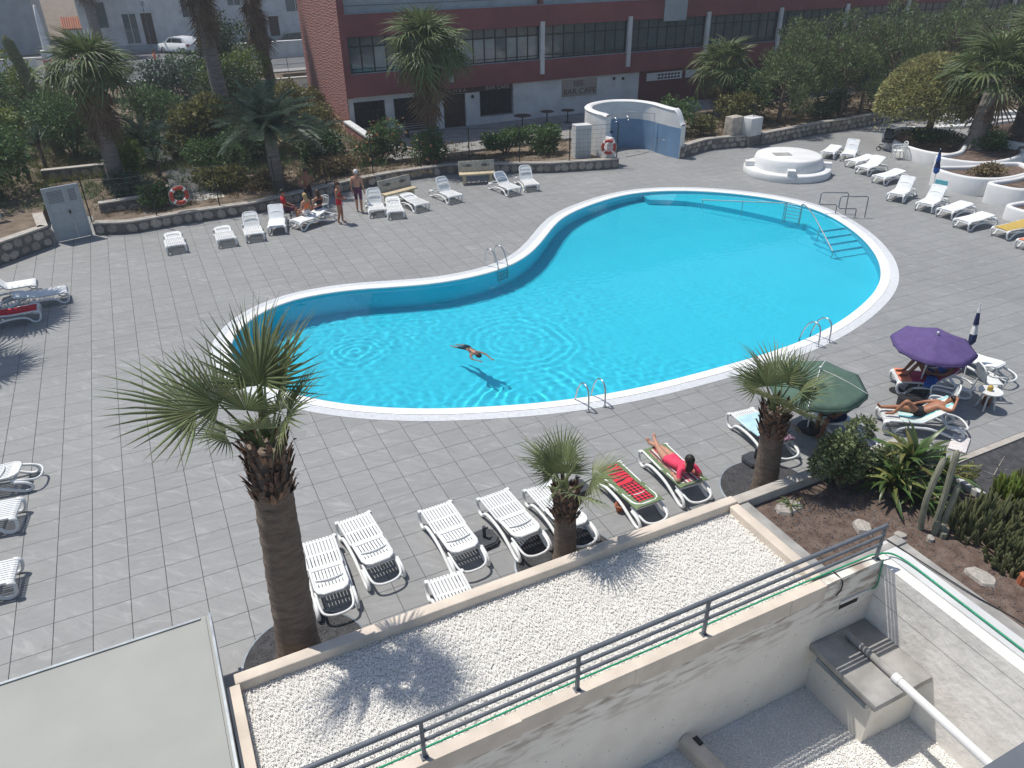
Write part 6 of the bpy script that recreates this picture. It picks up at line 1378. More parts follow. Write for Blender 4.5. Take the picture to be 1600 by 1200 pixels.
# ---- leaf clouds
def leaf_cloud(name, C_, Rad, cnt, size, mat, aspect=.45, up=.3, parent=None, M4=None, shell=.55, seed=0, flat=0.0):
    """leaves spread over lobes: C_ (k,3) centres, Rad (k,) or (k,3) radii"""
    r_ = np.random.default_rng(seed + 99); C_ = np.atleast_2d(np.array(C_, float)); Rad = np.array(Rad, float)
    if Rad.ndim == 1: Rad = np.repeat(Rad[:, None], 3, 1)
    vol = Rad.prod(1) ** (2 / 3); k = r_.choice(len(C_), cnt, p=vol / vol.sum())
    u = r_.normal(size=(cnt, 3)); u /= np.linalg.norm(u, axis=1)[:, None]; rr = shell + (1 - shell) * r_.random(cnt) ** .6; rr *= 1 + .12 * r_.normal(size=cnt)
    p = C_[k] + u * rr[:, None] * Rad[k]
    d = u * .8 + r_.normal(size=(cnt, 3)) * .7 + np.array([0, 0, up]); d /= np.linalg.norm(d, axis=1)[:, None]
    w_ = np.cross(d, r_.normal(size=(cnt, 3))); w_ /= np.linalg.norm(w_, axis=1)[:, None]
    L_ = size * r_.uniform(.6, 1.4, cnt)[:, None]; Wd = L_ * aspect
    V = np.stack([p, p + d * L_ * .45 + w_ * Wd / 2, p + d * L_ + np.array([0, 0, -.1]) * L_, p + d * L_ * .45 - w_ * Wd / 2], 1).reshape(-1, 3)
    if M4 is not None: V = V @ np.array(M4.to_3x3()).T + np.array(M4.translation)
    me = fast_mesh(name, V, [np.arange(cnt * 4).reshape(cnt, 4)]); me.materials.append(M[mat]); return link(name, me, parent)
def lobes(rx, ry, rz, k, seed, zc=None, lr=.45):
    r_ = np.random.default_rng(seed); C_, Q = [], []
    for i in range(k):
        u = r_.normal(size=3); u /= np.linalg.norm(u); f = r_.uniform(.25, .78); c = u * f * np.array([rx, ry, rz]); C_.append(c); s_ = r_.uniform(.75, 1.2) * lr; Q.append((rx * s_, ry * s_, rz * s_))
    C_ = np.array(C_); C_[:, 2] += (rz if zc is None else zc); return C_, np.array(Q)
def shrub(name, label, x, y, z, rx, ry, rz, cnt, size, mat, seed, cat='shrub', grp='shrubs in the garden', aspect=.45, k=9, up=.3, stems=5, lr=.45, zc=None, extra=None):
    t = thing(name, label, cat, (x, y, z), 0, grp); C_, Q = lobes(rx, ry, rz, k, seed, zc, lr)
    leaf_cloud('foliage', C_, Q, cnt, size, mat, aspect, up, t, seed=seed)
    mb = MB(); r_ = random.Random(seed)
    for i in range(min(stems, len(C_))): c = C_[i]; mb.tube([(r_.uniform(-.06, .06), r_.uniform(-.06, .06), -.1), (c[0] * .4, c[1] * .4, max(.1, c[2] * .5)), tuple(c)], [.035 + .02 * rz, .022 + .01 * rz, .008], 5)
    mb.build('stem', M['bark'], t)
    if extra: leaf_cloud('blossom', C_, Q * 1.03, extra[1], size * 1.1, extra[0], .8, .3, t, seed=seed + 5, shell=.85)
    return t
SH = [('shrub', 'yellow green bush beside the tall cactus in the left garden', -8.4, 42, .8, 2.0, 1.8, 1.5, 2600, .22, 'leaf_lime', 1),
      ('shrub', 'yellow green low bush at the left edge of the garden', -9.3, 31, .55, 1.7, 1.5, 1.2, 2200, .2, 'leaf_lime', 2),
      ('shrub', 'large fresh green bush left of the shaggy palm', -5.3, 29.5, .5, 2.0, 1.9, 1.75, 5200, .17, 'leaf_mid', 3),
      ('shrub', 'dark green bush with light tips behind the notice board', -8.6, 23.2, .5, 2.2, 2.0, 1.55, 4200, .22, 'leaf_mid', 4),
      ('shrub', 'mid green bush right of the shaggy palm crown', -.9, 35.5, .6, 1.9, 1.7, 1.5, 3200, .18, 'leaf_mid', 5),
      ('shrub', 'blue green bush in front of the white road wall', -.2, 43.5, .8, 2.4, 1.2, 1.2, 2600, .22, 'leaf_blue', 6),
      ('shrub', 'dark bush against the road wall below the walking person', 3.0, 46.5, .9, 2.2, 1.2, 1.2, 2600, .22, 'leaf_mid', 7),
      ('shrub', 'tall brownish grassy bush behind the fence lifebuoy', 1.0, 27.0, .4, 1.7, 1.5, 1.35, 3400, .30, 'leaf_olive', 8),
      ('shrub', 'yellow olive bush at the foot of the leaning trunk', 5.0, 38.5, .6, 2.1, 2.0, 1.9, 4600, .18, 'leaf_lime', 9),
      ('shrub', 'dark upright bush between the two tall trunks', 4.6, 46, .9, 1.6, 1.5, 2.4, 3600, .24, 'leaf_dark', 10),
      ('shrub', 'small grey leaved bush at the building corner', 7.6, 30.5, .4, 1.0, .9, .7, 1300, .16, 'leaf_olive', 11),
      ('shrub', 'oleander bush with reddish blossom left of the building palm', 8.6, 22.0, .36, 1.3, .8, .9, 2400, .16, 'leaf_mid', 12, ('flower', 160)),
      ('shrub', 'oleander bush with sparse blossom right beside the building palm', 10.4, 20.6, .36, 1.1, .7, .75, 1900, .15, 'leaf_mid', 13, ('flower', 90)),
      ('shrub', 'leafy hedge bush left of the shower wall', 16.2, 19.6, .36, 1.3, .7, .75, 2600, .17, 'leaf_mid', 14),
      ('shrub', 'leafy hedge bush below the bar cafe sign', 14.7, 20.4, .36, 1.2, .6, .6, 2000, .17, 'leaf_mid', 15),
      ('shrub', 'round leafy bush directly right of the shower wall', 24.4, 19.2, .5, 1.1, 1.0, 1.15, 2400, .16, 'leaf_mid', 16),
      ('shrub', 'dry brown bush between shower and stone pillar', 25.8, 18.4, .5, 1.2, .7, .6, 1700, .16, 'leaf_olive', 17),
      ('shrub', 'grey green straggly bush behind the whitewashed block', 29.2, 19.2, .5, 1.5, 1.1, .95, 2600, .2, 'leaf_olive', 18),
      ('shrub', 'low green bush beside the grey gate', -2.9, 21.0, .4, 1.0, .8, .6, 1600, .15, 'leaf_blue', 19),
      ('shrub', 'loose green bush right of the gate above the wall', -1.9, 18.9, .36, .9, .6, .55, 1500, .15, 'leaf_mid', 20),
      ('shrub', 'sparse dry bush below the seated group', 2.6, 19.8, .36, 1.3, .8, .5, 1500, .16, 'leaf_dry', 21),
      ('shrub', 'sparse dry bush behind the standing man', 5.9, 20.6, .36, 1.2, .8, .45, 1400, .16, 'leaf_dry', 22),
      ('shrub', 'narrow upright lime green bush in front of the shaggy trunk', -2.85, 22.9, .4, .55, .5, 1.3, 1700, .16, 'leaf_lime', 23),
      ('shrub', 'dark bush in the shade left of the tall bare trunk', .9, 31.5, .45, 1.2, 1.2, .9, 1900, .2, 'leaf_dark', 24),
      ('shrub', 'dark ivy bush between date palm and path', 2.3, 24.4, .4, 1.4, 1.1, .9, 2200, .18, 'leaf_dark', 25),
      ('shrub', 'green bush behind the palm of the right planters', 35.6, 8.4, .6, .9, .8, .65, 1500, .14, 'leaf_mid', 26),
      ('shrub', 'low dry plants in the planter behind the blue parasol', 31.4, 5.5, .62, 1.2, .6, .25, 1100, .13, 'leaf_dry', 27),
      ('shrub', 'low grassy plants in the planter at the right edge', 32.0, 3.4, .66, 1.6, .7, .3, 1700, .15, 'leaf_olive', 28),
      ('shrub', 'reddish plants in the small right edge planter', 29.9, 1.5, .38, .9, .5, .28, 1100, .12, 'flower', 29),
      ('shrub', 'low plants under the rounded olive tree', 35.3, 11.5, .46, 1.6, 1.4, .3, 1500, .14, 'leaf_dark', 30),
      ('shrub', 'dark bush left of the notice board at frame edge', -11.2, 19.5, .5, 1.8, 1.6, 1.4, 2400, .2, 'leaf_dark', 31),
      ('shrub', 'green bush on the white stepped planter', 39.6, 8.0, .85, 1.0, .9, .5, 1300, .14, 'leaf_mid', 32)]
SH += [('shrub', 'broad dark bush under the left frame edge palm tops', -11.5, 27.5, .5, 2.3, 2.0, 1.7, 3600, .2, 'leaf_dark', 51),
       ('shrub', 'dense green bush behind the tall dark cactus', -10.5, 37, .7, 2.4, 2.0, 1.9, 3800, .2, 'leaf_mid', 52),
       ('shrub', 'dark low bush between lime bush and yuccas', -6.9, 34.0, .6, 1.7, 1.5, 1.1, 2600, .18, 'leaf_dark', 53),
       ('shrub', 'dark leafy bush right behind the shaggy palm trunk', -3.0, 26.5, .4, 1.3, 1.3, 1.1, 2400, .18, 'leaf_dark', 54),
       ('shrub', 'blue green bush before the road wall at the left', -4.0, 45.5, .8, 2.4, 1.4, 1.3, 2800, .2, 'leaf_blue', 55),
       ('shrub', 'green bush touching the left of the date palm', .6, 21.9, .36, 1.2, 1.0, .9, 2200, .17, 'leaf_mid', 56),
       ('shrub', 'dark bush merging with the right of the date palm', 5.6, 22.0, .36, 1.2, 1.0, .9, 2200, .17, 'leaf_dark', 57),
       ('shrub', 'olive bush by the pale rock near the pink wall', 6.9, 34.5, .5, 1.6, 1.4, 1.2, 2600, .18, 'leaf_olive', 58),
       ('shrub', 'low grassy bush between path and fence', .8, 20.3, .36, 1.0, .8, .5, 1500, .2, 'leaf_olive', 59),
       ('shrub', 'thick bush behind the lime bush by the leaning trunk', 3.2, 36.5, .6, 1.8, 1.6, 1.5, 3000, .18, 'leaf_dark', 60),
       ('shrub', 'dark shrub filling the gap left of the first pine', 30.6, 20.6, .5, 1.5, 1.3, 1.3, 2600, .18, 'leaf_dark', 61),
       ('shrub', 'dark undergrowth bush below the pines above the wall bend', 35.0, 18.6, .5, 1.6, .9, .8, 2000, .16, 'leaf_dark', 62),
       ('shrub', 'dark undergrowth bush below the pines behind the olive tree', 40.5, 18.4, .5, 2.0, .9, .9, 2200, .16, 'leaf_dark', 63)]
SH = [(*q[:5], q[5] * 1.2, q[6] * 1.15, q[7] * 1.12, int(q[8] * 1.4), *q[9:]) if q[3] > 20 else q for q in SH]
for s_ in SH: shrub(*s_[:12], **({'extra': s_[12]} if len(s_) > 12 else {}))
# pines behind the far right wall
def pine(label, x, y, z, h, rr, seed):
    t = thing('pine_tree', label, 'tree', (x, y, z), 0, 'feathery pines behind the far right wall'); r_ = random.Random(seed); C_, Q = [], []
    mb = MB(); mb.tube([(0, 0, -.2), (r_.uniform(-.2, .2), r_.uniform(-.2, .2), h * .45), (r_.uniform(-.4, .4), r_.uniform(-.3, .3), h * .9)], [.15, .10, .03], 7); mb.build('trunk', M['bark'], t)
    mb = MB()
    for k in range(18):
        a = k * 2.4 + r_.uniform(-.4, .4); zz = h * (.26 + .70 * k / 18); rad = rr * (1.1 - .75 * (k / 18) ** 1.6) * r_.uniform(.6, 1.05)
        e = (rad * math.cos(a), rad * math.sin(a), zz + r_.uniform(.1, .5)); mb.tube([(0, 0, zz * .8), (e[0] * .5, e[1] * .5, zz + .05), e], [.05, .035, .012], 5); C_.append((e[0], e[1], e[2] + .1)); q = r_.uniform(.45, .85) * rr * .46; Q.append((q, q, q * .75))
    mb.build('limb', M['bark'], t)
    leaf_cloud('crown', C_, Q, 5600, .24, 'leaf_pine', .2, .9, t, seed=seed, shell=.45)
for i, (x, y, h, rr) in enumerate([(31.8, 18.9, 3.2, 1.7), (34.2, 20.2, 4.3, 2.0), (36.4, 18.8, 4.0, 1.9), (38.5, 20.6, 5.2, 2.2), (40.6, 19.0, 4.6, 2.0), (43.2, 20.8, 5.4, 2.3), (45.8, 19.2, 5.0, 2.2), (48.6, 20.5, 5.4, 2.4), (36.0, 22.2, 4.8, 2.0), (52.0, 19.5, 5.2, 2.4), (56.0, 18.0, 5.0, 2.5)]):
    pine(['feathery pine directly right of the whitewashed block', 'pine second from the whitewashed block', 'pine standing forward above the stone wall bend', 'tall pine behind the stone wall bend', 'pine left of the rounded olive tree', 'tall pine rising behind the rounded olive tree', 'pine at the left side of the right palm crowns', 'tall pine hidden behind the right palm crowns', 'pine at the back close to the red building', 'pine at far right behind the stepped kerb', 'pine at the far right frame edge'][i], x, y, .45, h, rr, 200 + i)
# rounded clipped tree
t = thing('olive_tree', 'rounded clipped yellow olive tree in the right planter', 'tree', (35.9, 12.2, .45)); mb = MB(); mb.tube([(0, 0, -.2), (.1, 0, .9), (-.1, .1, 1.9)], [.22, .17, .13], 9); mb.build('trunk', M['bark'], t); mb = MB()
for k in range(9): a = k * .7; mb.tube([(0, .05, 1.5), (1.0 * math.cos(a), .9 * math.sin(a), 2.2), (2.0 * math.cos(a), 1.8 * math.sin(a), 2.6)], [.09, .06, .02], 5)
mb.build('limb', M['bark'], t)
r_ = np.random.default_rng(77); u = r_.normal(size=(26000, 3)); u[:, 2] = np.abs(u[:, 2]) - .12 * r_.random(26000); u /= np.linalg.norm(u, axis=1)[:, None]; rad = np.array([2.75, 2.5, 2.55]) * (1 + .035 * np.sin(u[:, :1] * 9 + u[:, 1:2] * 7) - .10 * (r_.random((26000, 1)) ** 3)); p = u * rad + np.array([-.3, 0, 1.55])
d = u + r_.normal(size=(26000, 3)) * .7; d /= np.linalg.norm(d, axis=1)[:, None]; w_ = np.cross(d, r_.normal(size=(26000, 3))); w_ /= np.linalg.norm(w_, axis=1)[:, None]; L_ = .17 * r_.uniform(.6, 1.4, 26000)[:, None]
me = fast_mesh('crown', np.stack([p, p + d * L_ * .45 + w_ * L_ * .25, p + d * L_, p + d * L_ * .45 - w_ * L_ * .25], 1).reshape(-1, 3), [np.arange(104000).reshape(-1, 4)]); me.materials.append(M['leaf_dome']); link('crown', me, t)
# ---- spiky rosettes
def blade_mesh(L_, w_, curl, seed, n=7, fold=.25, name='leaf'):
    r_ = random.Random(seed); A, B, C_ = [], [], []
    for i in range(n):
        t = i / (n - 1); y = L_ * t * (1 - .25 * curl * t); z = L_ * (.35 * t - curl * t * t * .75); hw = w_ * (math.sin(PI * min(1, .12 + .88 * t)) ** .7 if t < 1 else .02)
        hw = max(hw, .002); x = .04 * L_ * math.sin(3 * t + r_.random()); A.append((x - hw, y, z + hw * fold)); C_.append((x, y, z)); B.append((x + hw, y, z + hw * fold))
    mb = MB(); mb.grid([A, C_, B]); return mb
BL = {k: [blade_mesh(1, wd, c + .12 * i, i).mesh('leaf', M[mt]) for i in range(3)] for k, (wd, c, mt) in dict(strap=(.046, .62, 'leaf_strap'), yell=(.05, .75, 'leaf_yellow'), yucca=(.04, .15, 'leaf_blue'), agave=(.085, .25, 'leaf_blue'), grass=(.022, .45, 'leaf_mid')).items()}
def rosette(name, label, x, y, z, nl, L_, kind, seed, stem=0, cat='plant', grp='spiky plants', mix=None, elo=5, ehi=78):
    t = thing(name, label, cat, (x, y, z), 0, grp); r_ = random.Random(seed)
    if stem: mb = MB(); mb.tube([(0, 0, -.1), (.03, 0, stem * .5), (0, .02, stem)], [.10, .09, .08], 8); mb.build('stem', M['bark'], t)
    for k in range(nl):
        f = k / nl; kk = mix if (mix and r_.random() < .28) else kind; s_ = L_ * r_.uniform(.75, 1.1)
        link('leaf', r_.choice(BL[kk]), t, (r_.uniform(-.03, .03), r_.uniform(-.03, .03), stem + .04 * (1 - f)), (R(ehi + (elo - ehi) * f + r_.uniform(-8, 8)), R(r_.uniform(-15, 15)), R(k * 137.5 + r_.uniform(-10, 10))), s_)
for a in [('yucca', 'grey yucca on a short stem left of the shaggy palm', -6.6, 27.6, .45, 46, 1.0, 'yucca', 1, 1.3), ('yucca', 'pale yucca rosette beside the tall cactus', -7.2, 37.5, .7, 40, 1.1, 'yucca', 2, .6), ('yucca', 'yucca behind the low stone garden wall', -7.2, 25.6, .45, 44, .9, 'yucca', 3, 1.0), ('agave', 'spiky light green rosette right of the grey gate', -2.7, 20.2, .4, 44, .75, 'grass', 4, 0), ('yucca', 'dark yucca right of the lime bush by the palm', -1.7, 24.0, .4, 40, .8, 'yucca', 5, .7), ('agave', 'blue agave by the garden path', .6, 24.0, .4, 26, .8, 'agave', 6, 0), ('yucca', 'yucca with drooping leaves at the pine hedge foot', 37.6, 18.3, .5, 40, .9, 'yucca', 7, 1.6), ('yucca', 'second yucca on a stem near the thin grey post', 35.6, 17.95, .5, 34, .8, 'yucca', 8, 1.2)]: rosette(*a)
# ---- near bed on the right
shrub('jade_bush', 'rounded jade bush in the near bed below the green parasol', 8.5, -7.95, .6, .82, .52, .74, 5200, .085, 'leaf_jade', 41, grp='plants in the near bed', aspect=.5, k=14, lr=.36)
shrub('jade_bush', 'darker jade bush merging with the strap leaved plants', 9.45, -8.05, .6, .42, .42, .36, 1500, .08, 'leaf_jade', 42, grp='plants in the near bed', aspect=.5, k=10)
GB = 'plants in the near bed'
rosette('strap_plant', 'strap leaved plant with long arching leaves over the deck', 9.75, -8.35, .6, 54, 1.15, 'strap', 11, .30, grp=GB, mix='yell', elo=-5, ehi=80)
rosette('strap_plant', 'strap leaved plant left of the column cactus', 9.15, -8.55, .6, 48, .95, 'strap', 12, .22, grp=GB, mix='yell', elo=-10)
rosette('strap_plant', 'strap leaved plant behind the column cactus', 10.15, -8.75, .6, 44, .9, 'strap', 13, .2, grp=GB, mix='yell', elo=-10)
rosette('strap_plant', 'low strap leaved plant at the front of the clump', 9.45, -8.95, .6, 34, .7, 'strap', 14, .05, grp=GB, mix='yell', elo=-5)
rosette('fallen_leaves', 'yellowing fallen leaves on the flagstone in the bed', 7.2, -7.95, .645, 9, .36, 'strap', 15, 0, grp=GB, mix='yell', elo=-8, ehi=25)
def column(mb, path, r, ribs=9, n=36, seed=0):
    pts = catmull(path, 5); k = len(pts); rows = []
    for i, p in enumerate(pts):
        t = i / (k - 1); rr = r * (1 if t < .9 else math.sqrt(max(.02, 1 - ((t - .9) / .1) ** 2)))
        rows.append([(p[0] + rr * (1 + .10 * math.cos(ribs * 2 * PI * j / n)) * math.cos(2 * PI * j / n), p[1] + rr * (1 + .10 * math.cos(ribs * 2 * PI * j / n)) * math.sin(2 * PI * j / n), p[2]) for j in range(n)])
    mb.grid(rows, True)
t = thing('column_cactus', 'pale furry column cactus with three tall stems in the near bed', 'cactus', (8.98, -9.55, .6), 0, GB)
for i, pth in enumerate([[(-.13, .08, -.05), (-.20, .10, .55), (-.19, .10, 1.0), (-.06, .12, 1.55)], [(.10, -.02, -.05), (.11, .0, .7), (.16, .06, 1.25), (.21, .10, 1.62)], [(.15, -.1, -.05), (.20, -.1, .5), (.27, -.08, 1.0)]]):
    mb = MB(); column(mb, pth, .05); mb.build('stem', M['cactus'], t)
for i, (dx, dy, h_) in enumerate([(-.02, -.12, .26), (.08, -.16, .20), (.02, -.25, .12), (.13, -.2, .14)]):
    mb = MB(); column(mb, [(dx, dy, -.03), (dx, dy, h_ * .6), (dx, dy, h_)], .055); mb.build('offset_stem', M['cactus'], t)
def clump(label, x, y, z, rx, ry, cnt, h0, h1, r0, seed, mat='cactus_green', cat='succulent', zz=.0):
    t = thing('succulent_clump', label, cat, (x, y, z), 0, GB); r_ = random.Random(seed); mb = MB()
    for k in range(cnt):
        a = r_.uniform(0, 2 * PI); q = math.sqrt(r_.random()); px, py = rx * q * math.cos(a), ry * q * math.sin(a); h_ = r_.uniform(h0, h1) * (1.25 - .6 * q); lx, ly = r_.uniform(-.25, .25) * h_ + px * .15, r_.uniform(-.25, .25) * h_ + py * .15
        r1 = r0 * r_.uniform(.7, 1.2); n = 7; rows = []
        for f, g in ((0, .8), (.3, 1.0), (.75, .95), (.93, .6), (1, .1)): rows.append([(px + lx * f + r1 * g * (1 + (.15 if j % 2 else -.15)) * math.cos(2 * PI * j / n), py + ly * f + r1 * g * (1 + (.15 if j % 2 else -.15)) * math.sin(2 * PI * j / n), -.03 + h_ * f + zz) for j in range(n)])
        mb.grid(rows, True)
    mb.build('stems', M[mat], t); return t
clump('dense clump of upright green succulent stems right of the cactus', 9.95, -9.95, .6, .75, .5, 240, .30, .62, .026, 1)
clump('dense clump of green succulent stems by the right frame edge', 10.6, -10.6, .6, .9, .6, 280, .30, .66, .028, 2)
clump('dark succulent clump lower right of the tall cactus', 9.75, -10.75, .6, .7, .45, 200, .18, .42, .028, 3)
clump('lush pale green succulents behind the end wall', 11.35, -9.65, .6, .7, .35, 170, .25, .55, .03, 4, 'leaf_lime')
clump('small yellow green cushion cactus by the side wall', 9.35, -11.75, .6, .35, .3, 80, .10, .22, .04, 5, 'leaf_lime')
clump('low succulents at the foot of the column cactus', 9.65, -9.35, .6, .3, .2, 60, .12, .28, .026, 6)
t = thing('barrel_cactus', 'small reddish barrel cactus near the cushion cactus', 'cactus', (9.2, -11.15, .6), 0, GB); mb = MB(); column(mb, [(0, 0, -.03), (0, 0, .1), (0, 0, .2)], .09, 10); mb.build('stem', M['terracotta'], t)
t = thing('bare_branch', 'bare white forked branch on the dark ground', 'branch', (12.35, -8.6, -.03)); mb = MB(); mb.tube([(0, 0, 0), (.05, 0, .25), (.16, .02, .48)], [.022, .018, .006], 5); mb.tube([(.05, 0, .25), (-.12, 0, .42)], [.015, .005], 5); mb.tube([(0, 0, .05), (-.25, .1, .18)], [.014, .004], 5); mb.tube([(.02, 0, .1), (.22, -.1, .2)], [.012, .004], 5); mb.build('limb', M['coping'], t)
shrub('euphorbia', 'small yellow flowered shrub on the dark ground edge', 11.35, -8.55, .0, .28, .25, .36, 420, .08, 'leaf_yellow', 43, grp=GB)
# tall cacti in the left garden
for lab, x, y, paths, r in (('tall dark column cactus in the left garden', -7.5, 40.6, [[(0, 0, -.1), (.1, 0, 2.2), (-.35, 0, 4.8)], [(.5, .2, -.1), (.8, .2, 1.0), (.85, .2, 2.0)], [(1.2, 0, -.1), (1.45, 0, .8), (1.5, 0, 1.7)]], .30), ('small group of column cacti by the road wall', 1.6, 45.5, [[(0, 0, -.1), (0, 0, .8), (.05, 0, 1.5)], [(.4, .2, -.1), (.4, .2, .6), (.42, .2, 1.1)]], .13), ('leaning dark cactus stump beside the yucca', -6.0, 30.5, [[(0, 0, -.1), (-.2, 0, 1.0), (-.7, 0, 2.0)]], .26)):
    t = thing('garden_cactus', lab, 'cactus', (x, y, terr(x, y)), 0, 'column cacti in the left garden')
    for p_ in paths: mb = MB(); column(mb, p_, r); mb.build('stem', M['cactus_green'], t)
# strewn weeds and dry tufts behind the walls
def tufts(name, x0, x1, y0, y1, z, cnt, size, mat, label):
    c = np.stack([rng.uniform(x0, x1, cnt), rng.uniform(y0, y1, cnt), np.full(cnt, z)], 1); n = 12; p = np.repeat(c, n, 0) + rng.normal(size=(cnt * n, 3)) * np.array([.07, .07, 0]); d = rng.normal(size=(cnt * n, 3)) * np.array([.6, .6, .2]) + np.array([0, 0, .8]); d /= np.linalg.norm(d, axis=1)[:, None]; w_ = np.cross(d, rng.normal(size=d.shape)); w_ /= np.linalg.norm(w_, axis=1)[:, None]; L_ = size * rng.uniform(.4, 1.3, (cnt * n, 1))
    me = fast_mesh(name, np.stack([p - w_ * .012, p + w_ * .012, p + d * L_], 1).reshape(-1, 3), [np.arange(cnt * n * 3).reshape(-1, 3)]); me.materials.append(M[mat]); link(name, me, None, kind='stuff', label=label, cat='weeds')
tufts('dry_weeds', -4.5, 19, 18.4, 24, .36, 700, .28, 'leaf_dry', 'dry weeds covering the soil behind the low stone wall')
tufts('garden_weeds', -14, 8.5, 24, 49, .55, 3400, .5, 'leaf_olive', 'weeds and ground cover between the garden shrubs')
tufts('green_weeds', -14, 8.5, 20, 48, .5, 2400, .5, 'leaf_mid', 'green ground cover between the garden shrubs')
tufts('pine_litter', 23.5, 46, 17.9, 23.5, .5, 700, .25, 'leaf_dry', 'dry litter on the soil below the pines')
# ================================================================ PEOPLE
def person(label, loc, rz, J, skin, hair, zones, hairstyle='short', sc=1.0, thick=1.0, face=True, name='person', recv=False):
    """J: joint positions (metres, local frame, figure faces -y when upright). zones: {material: [bone names]} for clothing"""
    t = thing(name, label, 'person', loc, rz, None)
    names = list(J); idx = {n: i for i, n in enumerate(names)}
    rad = dict(pelvis=(.13, .11), waist=(.115, .09), chest=(.135, .10), upchest=(.11, .085), neck=(.052, .052), head=(.078, .088), crown=(.07, .08), chin=(.05, .05))
    lim = dict(shoulder=.062, elbow=.041, wrist=.028, palm=.030, hip=.092, knee=.058, ankle=.038, heel=.036, toe=.027)
    E_ = [('pelvis', 'waist'), ('waist', 'chest'), ('chest', 'upchest'), ('upchest', 'neck'), ('neck', 'head'), ('head', 'crown')]
    for s in 'lr':
        E_ += [('upchest', 'shoulder_' + s), ('shoulder_' + s, 'elbow_' + s), ('elbow_' + s, 'wrist_' + s), ('wrist_' + s, 'palm_' + s), ('pelvis', 'hip_' + s), ('hip_' + s, 'knee_' + s), ('knee_' + s, 'ankle_' + s), ('ankle_' + s, 'toe_' + s)]
    V = [Vector(J[n]) for n in names]; rr = []
    for n in names:
        b = n.split('_')[0]; r_ = rad.get(b) or (lim[b], lim[b]); rr.append((r_[0] * thick, r_[1] * thick))
    ed = [(idx[a], idx[b]) for a, b in E_]
    # nose, ears and fingers
    hd, cr, nk = Vector(J['head']), Vector(J['crown']), Vector(J['neck'])
    up = (cr - nk).normalized()
    for s in 'lr':
        w_, p_ = Vector(J['wrist_' + s]), Vector(J['palm_' + s]); d = (p_ - w_).normalized(); sd = d.cross(Vector((.3, .5, 1))).normalized()
        for k, (o, l) in enumerate(((-.03, .07), (-.01, .085), (.011, .08), (.03, .062))):
            a = len(V); V.append(p_ + sd * o + d * .03); rr.append((.011, .011)); ed.append((idx['palm_' + s], a)); b = len(V); V.append(p_ + sd * o * 1.15 + d * (.03 + l * .6) - Vector((0, 0, .012))); rr.append((.0085, .0085)); ed.append((a, b))
        a = len(V); V.append(w_ + d * .035 - sd * .05); rr.append((.011, .011)); ed.append((idx['palm_' + s], a))
    me = bpy.data.meshes.new('body'); me.from_pydata(V, ed, []); o = bpy.data.objects.new('tmp_body', me); COL.objects.link(o)
    sk = o.modifiers.new('skin', 'SKIN'); sk.use_smooth_shade = True
    if not me.skin_vertices: 
        bpy.context.view_layer.objects.active = o; bpy.ops.mesh.customdata_skin_add()
    for i, v in enumerate(me.skin_vertices[0].data): v.radius = rr[i]; v.use_root = (i == idx['pelvis'])
    ss = o.modifiers.new('sub', 'SUBSURF'); ss.levels = 1; ss.render_levels = 1
    bpy.context.view_layer.update()
    bm_ = bpy.data.meshes.new_from_object(o.evaluated_get(bpy.context.evaluated_depsgraph_get())); bpy.data.objects.remove(o); bm_.name = 'body'
    mats = [skin] + list(zones); bm_.materials.clear()
    for m_ in mats: bm_.materials.append(M[m_])
    segs = []
    for zi, (m_, bones) in enumerate(zones.items()):
        for a, b, f0, f1 in bones: segs.append((zi + 1, Vector(J[a]).lerp(Vector(J[b]), f0), Vector(J[a]).lerp(Vector(J[b]), f1)))
    skel = [(Vector(J[a]), Vector(J[b])) for a, b in E_]
    def dseg(p, a, b):
        ab = b - a; u = max(0, min(1, (p - a).dot(ab) / max(1e-9, ab.length_squared))); return (p - a - ab * u).length
    if segs:
        cl = np.array([tuple(p.center) for p in bm_.polygons])
        for p in bm_.polygons:
            c = p.center; best = min(dseg(c, a, b) for a, b in skel); q = min(((dseg(c, a, b), zi) for zi, a, b in segs))
            if q[0] < best + .018: p.material_index = q[1]
    bm_.polygons.foreach_set('use_smooth', [True] * len(bm_.polygons))
    bo = link('body', bm_, t)
    # hair cap, ears side, face
    fdir = Vector(J['_f']) if '_f' in J else Vector((0, -1, 0)); fdir = (fdir - up * fdir.dot(up)).normalized(); sd = up.cross(fdir).normalized()
    B = Matrix((sd, fdir, up)).transposed().to_4x4(); B.translation = (hd + cr) / 2
    mb = MB(); rows = []
    for i in range(7):
        th_ = PI * .62 * i / 6; rows.append([(.098 * math.sin(th_) * math.cos(a), .112 * math.sin(th_) * math.sin(a) - .018, .118 * math.cos(th_) + .012 + (.06 if (math.sin(a) > .35 and i == 6) else 0)) for a in np.linspace(0, 2 * PI, 17)[:-1]])
    mb.grid(rows, True, M=B)
    if hairstyle == 'long': mb.grid([[(.085 * math.cos(a), -.06 - .055 * abs(math.sin(a)), z) for a in np.linspace(0, PI, 7)] for z in (.06, -.05, -.16, -.24)], M=B)
    if hairstyle == 'bun': mb.sphere((0, -.10, .10), .055, 10, 7, M=B)
    mb.build('hair', M[hair], bo)
    if face:
        mb = MB()
        for s in (-1, 1): mb.sphere((s * .032, .083, .0), .011, 8, 6, M=B)
        mb.build('eyes', M['c_black'], bo); mb = MB(); mb.sphere((0, .098, -.03), .015, 8, 6, sc=(.8, 1, 1.5), M=B); mb.build('nose', M[skin], bo); mb = MB(); mb.sphere((0, .084, -.066), .02, 8, 6, sc=(1.1, .4, .35), M=B); mb.build('mouth', M['c_rose'], bo)
        mb = MB()
        for s in (-1, 1): mb.sphere((s * .088, -.005, -.01), .025, 8, 6, sc=(.4, .7, 1), M=B)
        mb.build('ears', M[skin], bo)
